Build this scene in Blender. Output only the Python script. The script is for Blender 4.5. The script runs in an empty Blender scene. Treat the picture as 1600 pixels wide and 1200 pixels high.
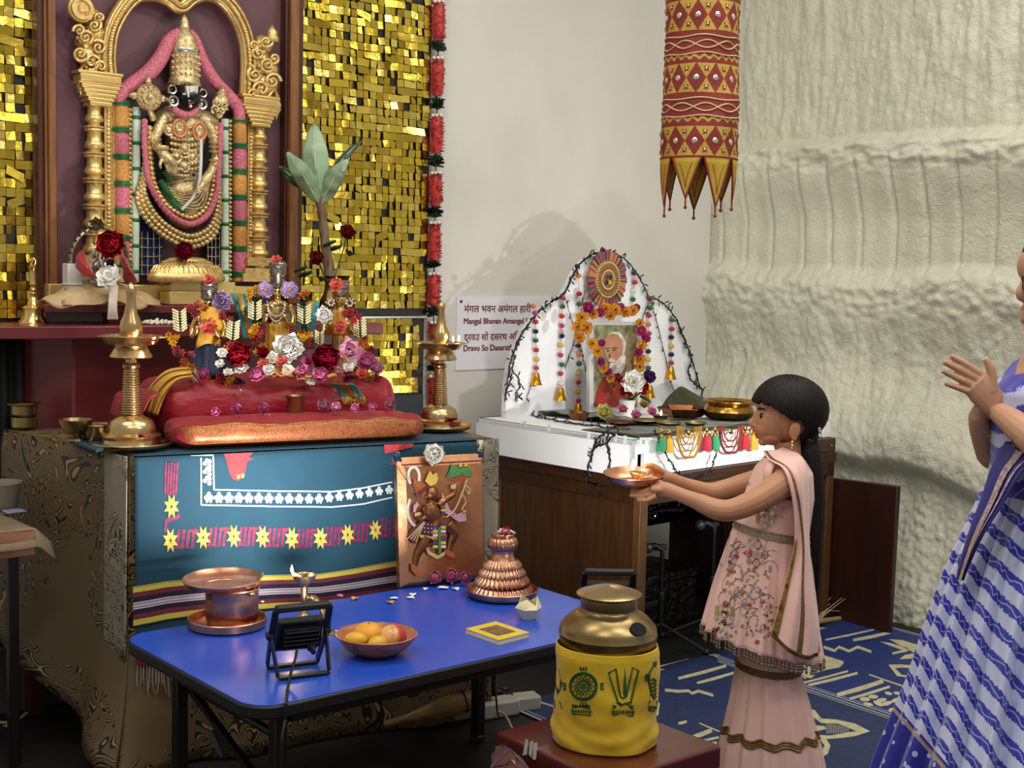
import bpy, bmesh, math, random
from mathutils import Vector as V, Matrix, noise
random.seed(7)
R = random.uniform
PI = math.pi
sc = bpy.context.scene
COL = sc.collection

# ------------------------------------------------------------------ camera
F, PITCH, ROLL, YAW, CAMZ = 2050.0, .0865, .0232, .70, 1.5
fw = V((math.sin(YAW)*math.cos(PITCH), math.cos(YAW)*math.cos(PITCH), -math.sin(PITCH)))
rt = V((math.cos(YAW), -math.sin(YAW), 0)); up = rt.cross(fw)
cr, sr = math.cos(ROLL), math.sin(ROLL)
cx_, cy_ = cr*rt+sr*up, -sr*rt+cr*up
cam = bpy.data.objects.new('camera', bpy.data.cameras.new('camera')); COL.objects.link(cam)
cam.matrix_world = Matrix(((cx_.x, cy_.x, -fw.x, 0), (cx_.y, cy_.y, -fw.y, 0), (cx_.z, cy_.z, -fw.z, CAMZ), (0, 0, 0, 1)))
cam.data.sensor_width = 36; cam.data.lens = F/1600*36; cam.data.clip_start = .05
sc.camera = cam
EYE = V((0, 0, CAMZ))
# ------------------------------------------------------------------ world, lamps, exposure
sc.view_settings.view_transform = 'Standard'; sc.view_settings.look = 'None'
sc.view_settings.gamma = 1; sc.view_settings.use_curve_mapping = False
sc.view_settings.exposure = 0.26
w = bpy.data.worlds.new('room_air'); sc.world = w; w.use_nodes = True
w.node_tree.nodes['Background'].inputs[0].default_value = (1, .95, .86, 1)
w.node_tree.nodes['Background'].inputs[1].default_value = .34
def lamp(name, kind, loc, aim, power, col=(1, 1, 1), **kw):
    d = bpy.data.lights.new(name, kind); d.energy = power; d.color = col
    for k, v in kw.items(): setattr(d, k, v)
    o = bpy.data.objects.new(name, d); COL.objects.link(o); o.location = loc
    o.rotation_euler = (V(aim)-V(loc)).to_track_quat('-Z', 'Y').to_euler()
    return o
for i, (x, y) in enumerate(((.3, 1.0), (2.3, .6), (.6, 3.0), (2.7, 2.4), (4.0, 2.2), (3.3, -.6))):
    lamp('ceiling_strip', 'AREA', (x, y, 3.9), (x+.15, y+.25, 0), 22, (1, .95, .86), shape='RECTANGLE', size=1.3, size_y=.3)
# the two LED floodlights standing on the blue table (bodies built further down)
FLOOD1, FLOOD1_AIM = V((1.80, 2.90, .60)), V((2.05, 4.40, 1.75))
FLOOD2, FLOOD2_AIM = V((2.66, 2.80, .62)), V((3.55, 3.75, .84))
for p, a, e in ((FLOOD1, FLOOD1_AIM, 13), (FLOOD2, FLOOD2_AIM, 3)):
    d = (a-p).normalized()
    lamp('floodlight_beam', 'AREA', p+d*.045, a, e*.42, (1, .97, .92), shape='RECTANGLE', size=.10, size_y=.06, spread=2.0 if p is FLOOD1 else 1.25)
lamp('shrine_spot', 'AREA', (3.95, 2.75, .98), (4.0, 4.3, 1.22), 2.8, (1, .97, .92), shape='RECTANGLE', size=.05, size_y=.04, spread=2.2)

# ------------------------------------------------------------------ pixel of the 1600x1200 photo -> ray, point on a plane of the room
def ray(x, y):
    u, v = x-800, y-600
    return fw+cx_*(u/F)-cy_*(v/F)
def onX(x, y, X): d = ray(x, y); return EYE+d*(X/d.x)
def onY(x, y, Y): d = ray(x, y); return EYE+d*(Y/d.y)
def onZ(x, y, z): d = ray(x, y); return EYE+d*((z-CAMZ)/d.z)
def onD(x, y, dep): return EYE+ray(x, y)*dep
def onP(x, y, p, n): d = ray(x, y); return EYE+d*((p-EYE).dot(n)/d.dot(n))
def dep(p): return (V(p)-EYE).dot(fw)
def mpp(p): return dep(p)/F

# ------------------------------------------------------------------ mesh helpers
BASE = {}
class MB:
    """collects vertices, faces, material slots and uvs; build() links them as ONE mesh object"""
    def __init__(s): s.v, s.f, s.m, s.u = [], [], [], []
    def add(s, vs, fs, m=0, M=None, uv=None):
        b = len(s.v)
        s.v += [M @ V(p) for p in vs] if M is not None else [V(p) for p in vs]
        s.u += uv if uv else [(0, 0)]*len(vs)
        for i, f in enumerate(fs):
            s.f.append([b+k for k in f]); s.m.append(m[i] if isinstance(m, list) else m)
        return s
    def box(s, c, d, m=0, M=None):
        x, y, z = (k/2 for k in d); c = V(c)
        vs = [c+V((a*x, b*y, e*z)) for a in (-1, 1) for b in (-1, 1) for e in (-1, 1)]
        return s.add(vs, [(0, 1, 3, 2), (4, 6, 7, 5), (0, 4, 5, 1), (2, 3, 7, 6), (0, 2, 6, 4), (1, 5, 7, 3)], m, M)
    def bar(s, a, b, wx, wy, m=0, upv=V((0, 0, 1))):
        a, b = V(a), V(b); t = (b-a); L = t.length; t = t.normalized()
        sx = t.cross(upv); sx = sx.normalized() if sx.length > 1e-4 else V((1, 0, 0)); sy = sx.cross(t)
        M = Matrix((( sx.x, sy.x, t.x, 0), (sx.y, sy.y, t.y, 0), (sx.z, sy.z, t.z, 0), (0, 0, 0, 1)))
        return s.box((0, 0, 0), (wx, wy, L), m, Matrix.Translation((a+b)/2) @ M)
    def lathe(s, prof, n=28, M=None, m=0, fn=None, a0=0, a1=2*PI, caps=False):
        full = abs(a1-a0-2*PI) < 1e-6; k = n if full else n+1; vs, uv = [], []
        for i, (r, z) in enumerate(prof):
            for j in range(k):
                a = a0+(a1-a0)*j/n; rr = r*(fn(a, i/(len(prof)-1)) if fn else 1)
                vs.append(V((rr*math.cos(a), rr*math.sin(a), z))); uv.append((j/n, i/(len(prof)-1)))
        fs, ms = [], []
        for i in range(len(prof)-1):
            for j in range(n):
                q = (j+1) % k
                fs.append((i*k+j, i*k+q, (i+1)*k+q, (i+1)*k+j)); ms.append(m(i, j) if callable(m) else m)
        if caps: fs += [tuple(range(k-1, -1, -1)), tuple((len(prof)-1)*k+j for j in range(k))]; ms += [ms[0], ms[-1]]
        return s.add(vs, fs, ms, M, uv)
    def tube(s, pts, r, n=8, m=0, closed=False, flat=1.0, upv=None, caps=True):
        pts = [V(p) for p in pts]; N = len(pts)
        rs = r if isinstance(r, (list, tuple)) else [r]*N
        vs, uv = [], []; nrm = None
        for i, p in enumerate(pts):
            a = pts[(i-1) % N] if (closed or i) else p
            b = pts[(i+1) % N] if (closed or i < N-1) else p
            t = (b-a).normalized() if (b-a).length > 1e-9 else V((0, 0, 1))
            if nrm is None:
                nrm = (upv or (V((0, 0, 1)) if abs(t.z) < .9 else V((1, 0, 0))))
            nrm = nrm-t*nrm.dot(t)
            nrm = nrm.normalized() if nrm.length > 1e-6 else t.orthogonal().normalized()
            bn = t.cross(nrm)
            for j in range(n):
                q = 2*PI*j/n
                vs.append(p+(nrm*math.cos(q)*flat+bn*math.sin(q))*rs[i]); uv.append((j/n, i/max(1, N-1)))
        fs = []
        for i in range(N if closed else N-1):
            for j in range(n):
                k = (i+1) % N
                fs.append((i*n+j, i*n+(j+1) % n, k*n+(j+1) % n, k*n+j))
        if caps and not closed: fs += [tuple(range(n-1, -1, -1)), tuple((N-1)*n+j for j in range(n))]
        return s.add(vs, fs, m, None, uv)
    def ball(s, c, r, nu=12, nv=8, m=0, M=None):
        rx, ry, rz = r if isinstance(r, (tuple, list)) else (r, r, r); c = V(c)
        vs = [c+V((0, 0, -rz))]; fs = []
        for i in range(1, nv):
            t = PI*i/nv
            for j in range(nu):
                a = 2*PI*j/nu; vs.append(c+V((rx*math.sin(t)*math.cos(a), ry*math.sin(t)*math.sin(a), -rz*math.cos(t))))
        vs.append(c+V((0, 0, rz))); e = len(vs)-1
        for j in range(nu):
            q = (j+1) % nu
            fs.append((0, 1+q, 1+j)); fs.append((e, e-nu+j, e-nu+q))
            for i in range(nv-2): fs.append((1+i*nu+j, 1+i*nu+q, 1+(i+1)*nu+q, 1+(i+1)*nu+j))
        return s.add(vs, fs, m, M)
    def grid(s, fn, nu, nv, m=0, cu=False, thick=0):
        k = nu if cu else nu+1; vs, uv, fs, ms = [], [], [], []
        for j in range(nv+1):
            for i in range(k): vs.append(V(fn(i/nu, j/nv))); uv.append((i/nu, j/nv))
        for j in range(nv):
            for i in range(nu):
                q = (i+1) % k
                fs.append((j*k+i, j*k+q, (j+1)*k+q, (j+1)*k+i)); ms.append(m((i+.5)/nu, (j+.5)/nv) if callable(m) else m)
        return s.add(vs, fs, ms, None, uv)
    def prism(s, poly, a, b, m=0, M=None):
        """2-D outline extruded along z from a to b"""
        n = len(poly); vs = [V((x, y, a)) for x, y in poly]+[V((x, y, b)) for x, y in poly]
        fs = [tuple(range(n-1, -1, -1)), tuple(range(n, 2*n))]+[(i, (i+1) % n, n+(i+1) % n, n+i) for i in range(n)]
        return s.add(vs, fs, m, M)
    def slab(s, pts, off, m=0):
        """outline given as 3-D points, thickened by the vector off"""
        n = len(pts); off = V(off); vs = [V(p) for p in pts]+[V(p)+off for p in pts]
        fs = [tuple(range(n-1, -1, -1)), tuple(range(n, 2*n))]+[(i, (i+1) % n, n+(i+1) % n, n+i) for i in range(n)]
        return s.add(vs, fs, m)
    def build(s, name, mats, parent=None, ang=40, bev=0, sub=0, solid=0, seg=2, label=None, at=None, disp=None):
        me = bpy.data.meshes.new(name)
        if at is not None: o0 = V(at)
        elif parent is not None: o0 = BASE[parent.name]
        else:
            o0 = V((sum(p.x for p in s.v)/len(s.v), sum(p.y for p in s.v)/len(s.v), min(p.z for p in s.v)))
        me.from_pydata([p-o0 for p in s.v], [], s.f)
        for mt in (mats if isinstance(mats, (list, tuple)) else [mats]): me.materials.append(mt)
        me.polygons.foreach_set('material_index', s.m)
        if any(u != (0, 0) for u in s.u):
            ul = me.uv_layers.new(name='UVMap'); buf = []
            for l in me.loops: buf += s.u[l.vertex_index]
            ul.data.foreach_set('uv', buf)
        bm = bmesh.new(); bm.from_mesh(me); bmesh.ops.recalc_face_normals(bm, faces=bm.faces); bm.to_mesh(me); bm.free()
        me.polygons.foreach_set('use_smooth', [True]*len(me.polygons))
        if ang < 180: me.set_sharp_from_angle(angle=math.radians(ang))
        me.update()
        o = bpy.data.objects.new(name, me); COL.objects.link(o); BASE[o.name] = o0
        if parent is not None: o.parent = parent
        else: o.location = o0
        if solid: md = o.modifiers.new('solid', 'SOLIDIFY'); md.thickness = solid; md.offset = 0
        if bev: md = o.modifiers.new('bevel', 'BEVEL'); md.width = bev; md.segments = seg; md.limit_method = 'ANGLE'; md.angle_limit = math.radians(40)
        if sub: md = o.modifiers.new('sub', 'SUBSURF'); md.levels = sub; md.render_levels = sub
        if label: o['label'] = label
        return o

def blend(mb, voxel, it=4, fac=.5):
    """one continuous skin over overlapping shapes: voxel remesh then smoothing"""
    me = bpy.data.meshes.new('tmp'); me.from_pydata(mb.v, [], mb.f)
    bm = bmesh.new(); bm.from_mesh(me); bmesh.ops.recalc_face_normals(bm, faces=bm.faces); bm.to_mesh(me); bm.free()
    o = bpy.data.objects.new('tmp', me); COL.objects.link(o)
    a = o.modifiers.new('r', 'REMESH'); a.mode = 'VOXEL'; a.voxel_size = voxel
    b = o.modifiers.new('s', 'SMOOTH'); b.iterations = it; b.factor = fac
    dg = bpy.context.evaluated_depsgraph_get(); dg.update()
    e = o.evaluated_get(dg); m2 = e.to_mesh()
    out = MB(); out.add([v.co.copy() for v in m2.vertices], [tuple(p.vertices) for p in m2.polygons])
    e.to_mesh_clear(); bpy.data.objects.remove(o); bpy.data.meshes.remove(me)
    return out

def tag(o, label, cat, group=None):
    o['label'] = label; o['category'] = cat
    if group: o['group'] = group
    return o
def stru(o): o['kind'] = 'structure'; return o
def thing(name, label, cat, loc=(0, 0, 0), group=None):
    o = bpy.data.objects.new(name, None); o.empty_display_size = .05; COL.objects.link(o); o.location = loc
    BASE[o.name] = V(loc); return tag(o, label, cat, group)
def kids(o): return [c for c in bpy.data.objects if c.parent == o]
KID = {}
def copy_tree(o, parent=None, loc=None, rot=None, scale=None, label=None, group=None):
    c = o.copy(); COL.objects.link(c); BASE[c.name] = BASE[o.name]
    if parent is not None: c.parent = parent
    if loc is not None: c.location = loc
    if rot is not None: c.rotation_euler = rot
    if scale is not None: c.scale = (scale,)*3 if not isinstance(scale, tuple) else scale
    if label: c['label'] = label
    if group: c['group'] = group
    for ch in list(o.children): copy_tree(ch, c)
    return c
def spline(pts, k=6, closed=False):
    pts = [V(p) for p in pts]; n = len(pts); out = []
    for i in range(n if closed else n-1):
        p0 = pts[(i-1) % n] if (closed or i > 0) else pts[0]; p1 = pts[i]; p2 = pts[(i+1) % n]
        p3 = pts[(i+2) % n] if (closed or i < n-2) else pts[-1]
        for j in range(k):
            t = j/k; t2 = t*t; t3 = t2*t
            out.append(.5*((2*p1)+(p2-p0)*t+(2*p0-5*p1+4*p2-p3)*t2+(3*p1-p0-3*p2+p3)*t3))
    if not closed: out.append(pts[-1])
    return out
def spl1(vals, n):
    """values along a chain, resampled smoothly to n"""
    return [p.x for p in resample([V((v, i, 0)) for i, v in enumerate(vals)], n, False)]
def resample(pts, n, arclen=True):
    s = spline(pts, 8); m = len(s)-1
    if not arclen: return [s[int(round(i*m/(n-1)))] for i in range(n)]
    L = [0]
    for a, b in zip(s, s[1:]): L.append(L[-1]+(b-a).length)
    out = []; k = 0
    for i in range(n):
        t = L[-1]*i/(n-1)
        while k < m-1 and L[k+1] < t: k += 1
        d = L[k+1]-L[k]; out.append(s[k].lerp(s[k+1], min(1, max(0, (t-L[k])/d)) if d else 0))
    return out
def TR(loc, rz=0, rx=0, ry=0, s=1): return Matrix.Translation(V(loc)) @ Matrix.Rotation(rz, 4, 'Z') @ Matrix.Rotation(ry, 4, 'Y') @ Matrix.Rotation(rx, 4, 'X') @ Matrix.Scale(s, 4)
def frame(o, x, y, z): return Matrix(((x.x, y.x, z.x, o.x), (x.y, y.y, z.y, o.y), (x.z, y.z, z.z, o.z), (0, 0, 0, 1)))
def ell(cx, cy, rx, ry, n=24, a0=0): return [(cx+rx*math.cos(a0+2*PI*i/n), cy+ry*math.sin(a0+2*PI*i/n)) for i in range(n)]
def star(cx, cy, r0, r1, n, a=0, sy=1): return [(cx+(r0 if i % 2 == 0 else r1)*math.cos(a+PI*i/n), cy+sy*(r0 if i % 2 == 0 else r1)*math.sin(a+PI*i/n)) for i in range(2*n)]

# ------------------------------------------------------------------ materials
def lin(h):
    h = h.lstrip('#'); c = [int(h[i:i+2], 16)/255 for i in (0, 2, 4)]
    return tuple(x/12.92 if x <= .04045 else ((x+.055)/1.055)**2.4 for x in c)+(1,)
class NT:
    def __init__(s, name):
        s.mat = bpy.data.materials.new(name); s.mat.use_nodes = True; s.t = s.mat.node_tree
        s.b = s.t.nodes['Principled BSDF']
    def n(s, typ, ins=None, **kw):
        nd = s.t.nodes.new('ShaderNode'+typ)
        for k, v in kw.items(): setattr(nd, k, v)
        for k, v in (ins or {}).items():
            if hasattr(v, 'is_output') or hasattr(v, 'links'): s.t.links.new(v, nd.inputs[k])
            else: nd.inputs[k].default_value = v
        return nd
    def link(s, a, b): s.t.links.new(a, b)
    def math(s, op, a, b=0.0, c=None):
        ins = {0: a, 1: b}
        if c is not None: ins[2] = c
        return s.n('Math', ins, operation=op).outputs[0]
    def mix(s, f, a, b):
        nd = s.n('Mix', data_type='RGBA')
        for k, v in ((0, f), (6, a), (7, b)):
            if hasattr(v, 'is_output') or hasattr(v, 'links'): s.t.links.new(v, nd.inputs[k])
            else: nd.inputs[k].default_value = v
        return nd.outputs[2]
    def coord(s, which='Object', scale=(1, 1, 1), rot=(0, 0, 0)):
        tc = s.n('TexCoord'); mp = s.n('Mapping', {0: tc.outputs[which], 3: scale, 2: rot}); return mp.outputs[0]
    def noise(s, vec, scale, detail=3, rough=.5, dist=0): return s.n('TexNoise', {'Vector': vec, 'Scale': scale, 'Detail': detail, 'Roughness': rough, 'Distortion': dist})
    def ramp(s, f, stops):
        nd = s.n('ValToRGB', {0: f}); cr_ = nd.color_ramp
        while len(cr_.elements) < len(stops): cr_.elements.new(.5)
        for e, (p, c) in zip(cr_.elements, stops): e.position = p; e.color = c if len(c) == 4 else c+(1,)
        return nd.outputs[0]
    def base(s, v):
        if hasattr(v, 'is_output'): s.link(v, s.b.inputs['Base Color'])
        else: s.b.inputs['Base Color'].default_value = v
    def bump(s, h, st=.3, dist=.002):
        nd = s.n('Bump', {'Height': h, 'Strength': st, 'Distance': dist}); s.link(nd.outputs[0], s.b.inputs['Normal'])
MC = {}
def mat(name, col, rough=.5, metal=0, col2=None, vs=18, bump=0, bs=120, bd=.002, emit=0, sheen=0, coat=0, trans=0, spec=None, stretch=(1, 1, 1), sss=0, aniso=0):
    if name in MC: return MC[name]
    t = NT(name); c = lin(col); b = t.b
    b.inputs['Roughness'].default_value = rough; b.inputs['Metallic'].default_value = metal
    vec = t.coord('Object', stretch) if (col2 or bump) else None
    if col2: t.base(t.mix(t.ramp(t.noise(vec, vs, 4).outputs[0], [(.35, (0, 0, 0)), (.65, (1, 1, 1))]), c, lin(col2)))
    else: t.base(c)
    if bump: t.bump(t.noise(vec, bs, 3).outputs[0], bump, bd)
    if emit: b.inputs['Emission Color'].default_value = c; b.inputs['Emission Strength'].default_value = emit
    if sheen: b.inputs['Sheen Weight'].default_value = sheen; b.inputs['Sheen Roughness'].default_value = .4
    if coat: b.inputs['Coat Weight'].default_value = coat; b.inputs['Coat Roughness'].default_value = .15
    if trans: b.inputs['Transmission Weight'].default_value = trans
    if spec is not None: b.inputs['Specular IOR Level'].default_value = spec
    if sss: b.inputs['Subsurface Weight'].default_value = sss; b.inputs['Subsurface Radius'].default_value = (.006, .005, .005)
    MC[name] = t.mat; return t.mat
def wood(name, c1, c2, rough=.45, axis='z', sc_=6):
    t = NT(name); st = {'z': (9, 9, .8), 'x': (.8, 9, 9), 'y': (9, .8, 9)}[axis]
    vec = t.coord('Object', st); n = t.noise(vec, sc_, 5, .6, .6)
    t.base(t.ramp(n.outputs[0], [(.3, lin(c1)), (.7, lin(c2))])); t.b.inputs['Roughness'].default_value = rough
    t.bump(n.outputs[0], .12, .001); return t.mat
brass = mat('brass', '#cdb184', .27, 1, '#b5986a', 9, .05, 60)
brass_old = mat('aged_brass', '#ab9668', .34, 1, '#87744c', 14, .12, 40)
brass_br = mat('polished_brass', '#dfc07c', .24, 1)
copper = mat('copper', '#dba688', .32, 1, '#b57a5c', 10, .06, 50)
copper_dk = mat('dark_copper', '#8a5638', .35, 1, '#5f3824', 14)
goldp = mat('gold_paint', '#e8cd90', .36, .7, '#cfab62', 60, .25, 200, .002)
goldl = mat('light_gold', '#e8d8ac', .36, .65, '#b0935a', 110, .4, 240, .003)
gold_thread = mat('gold_thread', '#c79a3e', .4, .7, '#8b5a1f', 180, .3, 300)
blackm = mat('black_metal', '#101012', .42, .2)
blackp = mat('black_plastic', '#15161a', .5)
white_foam = mat('white_foam', '#eef0f4', .8, 0, '#e6e9ef', 6, .1, 400)
whitep = mat('white_plastic', '#e9e9e4', .4)
flame_m = mat('flame', '#ffcf8a', .5, 0, emit=14)
skin = None

# ================================================================== THE SETTING
WY = 4.56            # the white plywood wall behind the altar
t = NT('black_floor'); vec = t.coord('Object')
t.base(t.ramp(t.noise(vec, 9, 6, .7).outputs[0], [(.35, lin('#0b0a0a')), (.75, lin('#1c1a19'))])); t.b.inputs['Roughness'].default_value = .55
t.bump(t.noise(vec, 60, 4).outputs[0], .25, .004); floor_m = t.mat
m = MB(); m.box((2.2, 1.2, -.05), (9, 9, .1)); stru(m.build('floor', floor_m))
t = NT('white_panel_paint'); vec = t.coord('Object', (1, 1, .5))
t.base(t.ramp(t.noise(vec, 1.6, 5, .6).outputs[0], [(.3, lin('#cfccc4')), (.7, lin('#dcdad4'))])); t.b.inputs['Roughness'].default_value = .6
t.bump(t.noise(vec, 40, 3).outputs[0], .05, .002); wall_m = t.mat
PX1 = onY(1108, 420, WY).x
m = MB(); m.box(((PX1-.8)/2, WY+.03, 1.8), (PX1+.8, .06, 3.6)); stru(m.build('wall_back', wall_m, bev=.002))

# sprayed foam insulation wall, lumps and runs modelled in the mesh
t = NT('sprayed_foam'); vec = t.coord('Object', (1, 1, 1))
n1 = t.noise(vec, 1.3, 4, .6, .4); n2 = t.noise(vec, 26, 5, .65, 1.2)
t.base(t.mix(t.ramp(n1.outputs[0], [(.35, (0, 0, 0)), (.65, (1, 1, 1))]), lin('#dad9c4'), lin('#d0d1bf')))
t.b.inputs['Roughness'].default_value = .36
n3 = t.noise(vec, 75, 4, .6, .8)
t.bump(t.math('ADD', n2.outputs[0], t.math('MULTIPLY', n3.outputs[0], .35)), .55, .018); foam_m = t.mat
def sstep(a, b, x): x = max(0, min(1, (x-a)/(b-a))); return x*x*(3-2*x)
def foam_x(y, z):
    # horizontal ridges of the sprayed lifts
    q = noise.noise(V((y*1.3, z*.7, 3.1)))
    x = 5.20
    zr = 2.15+.02*q                                   # upper ridge: the lift below bulges out
    x -= .085*sstep(zr+.015, zr-.05, z)*(1-sstep(zr-.10, zr-.42, z)*.75)
    zb = 1.50+.05*noise.noise(V((y*2.1, 0, 7)))
    x -= .06*sstep(zb+.07, zb-.04, z)*(1-.6*sstep(zb-.1, zb-.35, z))
    zl = .70+.04*noise.noise(V((y*2.3, 1, 9)))-.10*sstep(3.4, 2.6, y)
    x -= .13*sstep(zl+.42, zl+.04, z)*(1-sstep(zl, zl-.10, z)*.62)
    x -= .16*sstep(.6, 0, z)
    # upper lift: crisp wrinkled runs; middle lift: broad columns between thin creases; bottom: pebbly rows
    upz = sstep(zr-.02, zr+.08, z); midz = sstep(zb-.02, zb+.10, z)*sstep(zr-.06, zr-.16, z); lowz = sstep(zl-.04, zl-.16, z); wrz = sstep(zr-.20, zr-.10, z)*sstep(zr+.03, zr-.02, z)
    wy = y+.03*noise.noise(V((y*3, z*1.6, 1)))
    x -= upz*(.020*noise.noise(V((wy*13, z*1.3, 2)))+.012*noise.noise(V((wy*30, z*7, 3)))+.005*noise.noise(V((wy*60, z*30, 3))))
    c = (wy/.17+.35*noise.noise(V((0, y*1.5, 4)))) % 1
    x += midz*(.020*math.exp(-((c-.5)/.05)**2)-.014*noise.noise(V((wy*10, z*1.2, 6))))
    x -= wrz*(.030*noise.noise(V((y*7, z*16, 7)))+.016*noise.noise(V((y*22, z*38, 8))))
    d = noise.voronoi(V((y*7, z*8, 0)))[0]; d2 = noise.voronoi(V((y*26, z*22, 5)))[0]
    lump = sstep(zb+.06, zb-.02, z)*sstep(zb-.24, zb-.10, z)
    x -= lump*(.05*max(0, .5-d[0])+.014*noise.noise(V((y*24, z*30, 9))))
    soft = sstep(zb-.1, zb-.2, z)*(1-lowz)
    x -= soft*(.016*noise.fractal(V((wy*8, z*3, 2)), .9, 2.1, 4)+.006*noise.noise(V((wy*40, z*26, 4))))
    x -= lowz*(.024*noise.noise(V((wy*9, z*1.5, 3)))+.022*max(0, .55-d2[0])+.008*noise.noise(V((y*50, z*40, 6))))
    x -= .010*noise.fractal(V((y*3, z*3, 12)), .9, 2.1, 3)
    return x
m = MB()
Y0, Y1, Z1 = -.2, WY+.16, 3.5
m.grid(lambda u, v: (foam_x(Y0+(Y1-Y0)*u, Z1*v), Y0+(Y1-Y0)*u, Z1*v), 560, 430)
b = MB(); b.v, b.f, b.m, b.u = m.v, m.f, m.m, m.u
stru(m.build('wall_right', foam_m, ang=180))

# ================================================================== WHITE SIGN
red_ink = mat('dark_red_ink', '#6e1b26', .6)
S0 = onY(713, 463, WY); S1 = onY(712.5, 578.5, WY)
sign_w = onY(861, 464, WY).x-S0.x
sg = thing('wall_sign', 'white paper sign with dark red verse in two scripts pinned to the wall', 'sign', (S0.x, WY, S1.z))
m = MB(); m.box((S0.x+sign_w/2, WY-.003, (S0.z+S1.z)/2), (sign_w, .005, S0.z-S1.z)); m.build('sheet', mat('sign_white', '#e4e4ec', .6), sg)
m = MB()
for dx in (.022, sign_w-.03): m.lathe([(.0001, 0), (.006, 0), (.006, .003), (.0001, .005)], 12, TR((S0.x+dx, WY-.0055, S0.z-.022), rx=PI/2))
m.build('pin', blackm, sg)
def text(body, x, z, width, y, parent, name='verse', mt=red_ink, bold=.0008):
    cu = bpy.data.curves.new('t', 'FONT'); cu.body = body; cu.size = .05; cu.extrude = .0004
    o = bpy.data.objects.new('t', cu); COL.objects.link(o)
    dg = bpy.context.evaluated_depsgraph_get(); dg.update()
    me = bpy.data.meshes.new_from_object(o.evaluated_get(dg)); bpy.data.objects.remove(o)
    xs = [v.co.x for v in me.vertices]; k = width/(max(xs)-min(xs)); x0 = min(xs); b = MB()
    for i, (dx, dz) in enumerate(((-1, 0), (1, 0), (0, .6), (0, -.6))): b.add([V((x+(v.co.x-x0)*k+dx*bold, y-.0006+v.co.z*.5-i*.0001, z+v.co.y*k+dz*bold)) for v in me.vertices], [tuple(p.vertices) for p in me.polygons])
    return b.build(name, mt, parent, ang=180)
def wx(x, y): p = onY(x, y, WY); return p.x, p.z
ys = WY-.0058
for body, x0, yb, x1, off in (('मंगल भवन अमंगल हारी', 724, 488, 828, .0007), ('Mangal Bhavan Amangal Hari', 723.5, 506, 836, .0011), ('द्रवउ सो दसरथ अजिर बिहारी', 723.5, 532, 846, .0007), ('Dravu So Dasarath Ajir Bihari', 723, 548.5, 842, .0011)):
    body = body.replace('जि', 'िज').replace('बि', 'िब').replace('द्र', 'द्र')
    a, z = wx(x0, yb); c, _ = wx(x1, yb)
    text(body, a, z, c-a, ys, sg, bold=off)

# ================================================================== GOLD SHIMMER PANELS
t = NT('gold_sequin')
oi = t.n('NewGeometry'); rp = oi.outputs['Random Per Island']
t.base(t.ramp(rp, [(0, lin('#dcc04e')), (.55, lin('#c4a63a')), (1, lin('#e8d070'))]))
t.b.inputs['Metallic'].default_value = 1; t.b.inputs['Roughness'].default_value = .22
t.bump(t.noise(t.coord('Object'), 45, 2).outputs[0], .18, .006)
seq_m = t.mat
seq_bk = mat('panel_backing', '#17120a', .5)
def shimmer(label, x0, x1, z0, z1, y, seed):
    rg = random.Random(seed); th = thing('shimmer_panel', label, 'wall panel', ((x0+x1)/2, y, z0), 'gold shimmer panels behind the altar')
    m = MB(); m.box(((x0+x1)/2, y+.006, (z0+z1)/2), (x1-x0, .006, z1-z0)); m.build('backing', seq_bk, th)
    m = MB(); ch = .0315; cw = .033; nz = int((z1-z0)/ch); nx = int((x1-x0)/cw)
    for r in range(nz):
        z = z1-r*ch; i = 0
        while i < nx:
            k = rg.random(); n = 1
            if k < .10 and i < nx-2: n = 2 if k < .07 else 3
            if k > .955: i += 1; continue
            wd = cw*n-.0022; tw = wd if k < .82 else wd*rg.uniform(.5, .8)
            x = x0+i*cw+.0011; i += n
            tx = rg.gauss(0, .11); ty = rg.gauss(.06, .13); tz = rg.gauss(0, .05)*(1 if rg.random() < .9 else 6)
            h = ch-.0016; vs = []
            cxp = x+tw/2
            for a in (-.5, 0, .5):
                for b_ in (0, -1):
                    bow = .0016*rg.uniform(-1, 1)
                    px_ = a*tw; pz = b_*h
                    yy = y-.004+px_*tx+pz*ty*.9+bow-.0022*rg.random()
                    vs.append((cxp+px_*math.cos(tz)-pz*math.sin(tz)*.4, min(yy, y+.001), z+pz+px_*math.sin(tz)))
            m.add(vs, [(0, 1, 3, 2), (2, 3, 5, 4)])
    m.build('sequin_tiles', seq_m, th, ang=180)
    return th
SY = WY-.03
def xz(x, y, Y=SY): p = onY(x, y, Y); return p.x, p.z
xa = xz(-40, 200)[0]; xb = xz(70, 200)[0]; xc = xz(466, 200)[0]; xd = xz(672, 200)[0]
zt = 2.62; zs = xz(620, 495.5)[1]; zb = xz(640, 617)[1]
shimmer('gold sequin shimmer panel on the wall at the far left, beside the brass hand bell', xa, xb, zs-.02, zt, SY, 3)
shimmer('tall gold sequin shimmer panel between the wooden frame and the flower garland', xc, xd, zs+.006, zt, SY, 5)
shimmer('lower gold sequin shimmer panel behind the vases and the brass lamp', xc, xd-.012, zb, zs-.006, SY, 9)
m = MB(); m.box(((xc+xd)/2, SY-.002, zs), (xd-xc, .012, .008)); tag(m.build('panel_rail', mat('steel', '#b9b9b4', .3, 1)), 'thin steel rail between the upper and lower gold panels', 'rail')
m = MB(); m.box(((xc+xd)/2, SY+.004, (zb+.72)/2), (xd-xc-.03, .02, zb-.72)); tag(m.build('backing_board', mat('charcoal_board', '#2b2f3a', .6)), 'charcoal board below the gold shimmer panel', 'board')

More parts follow.
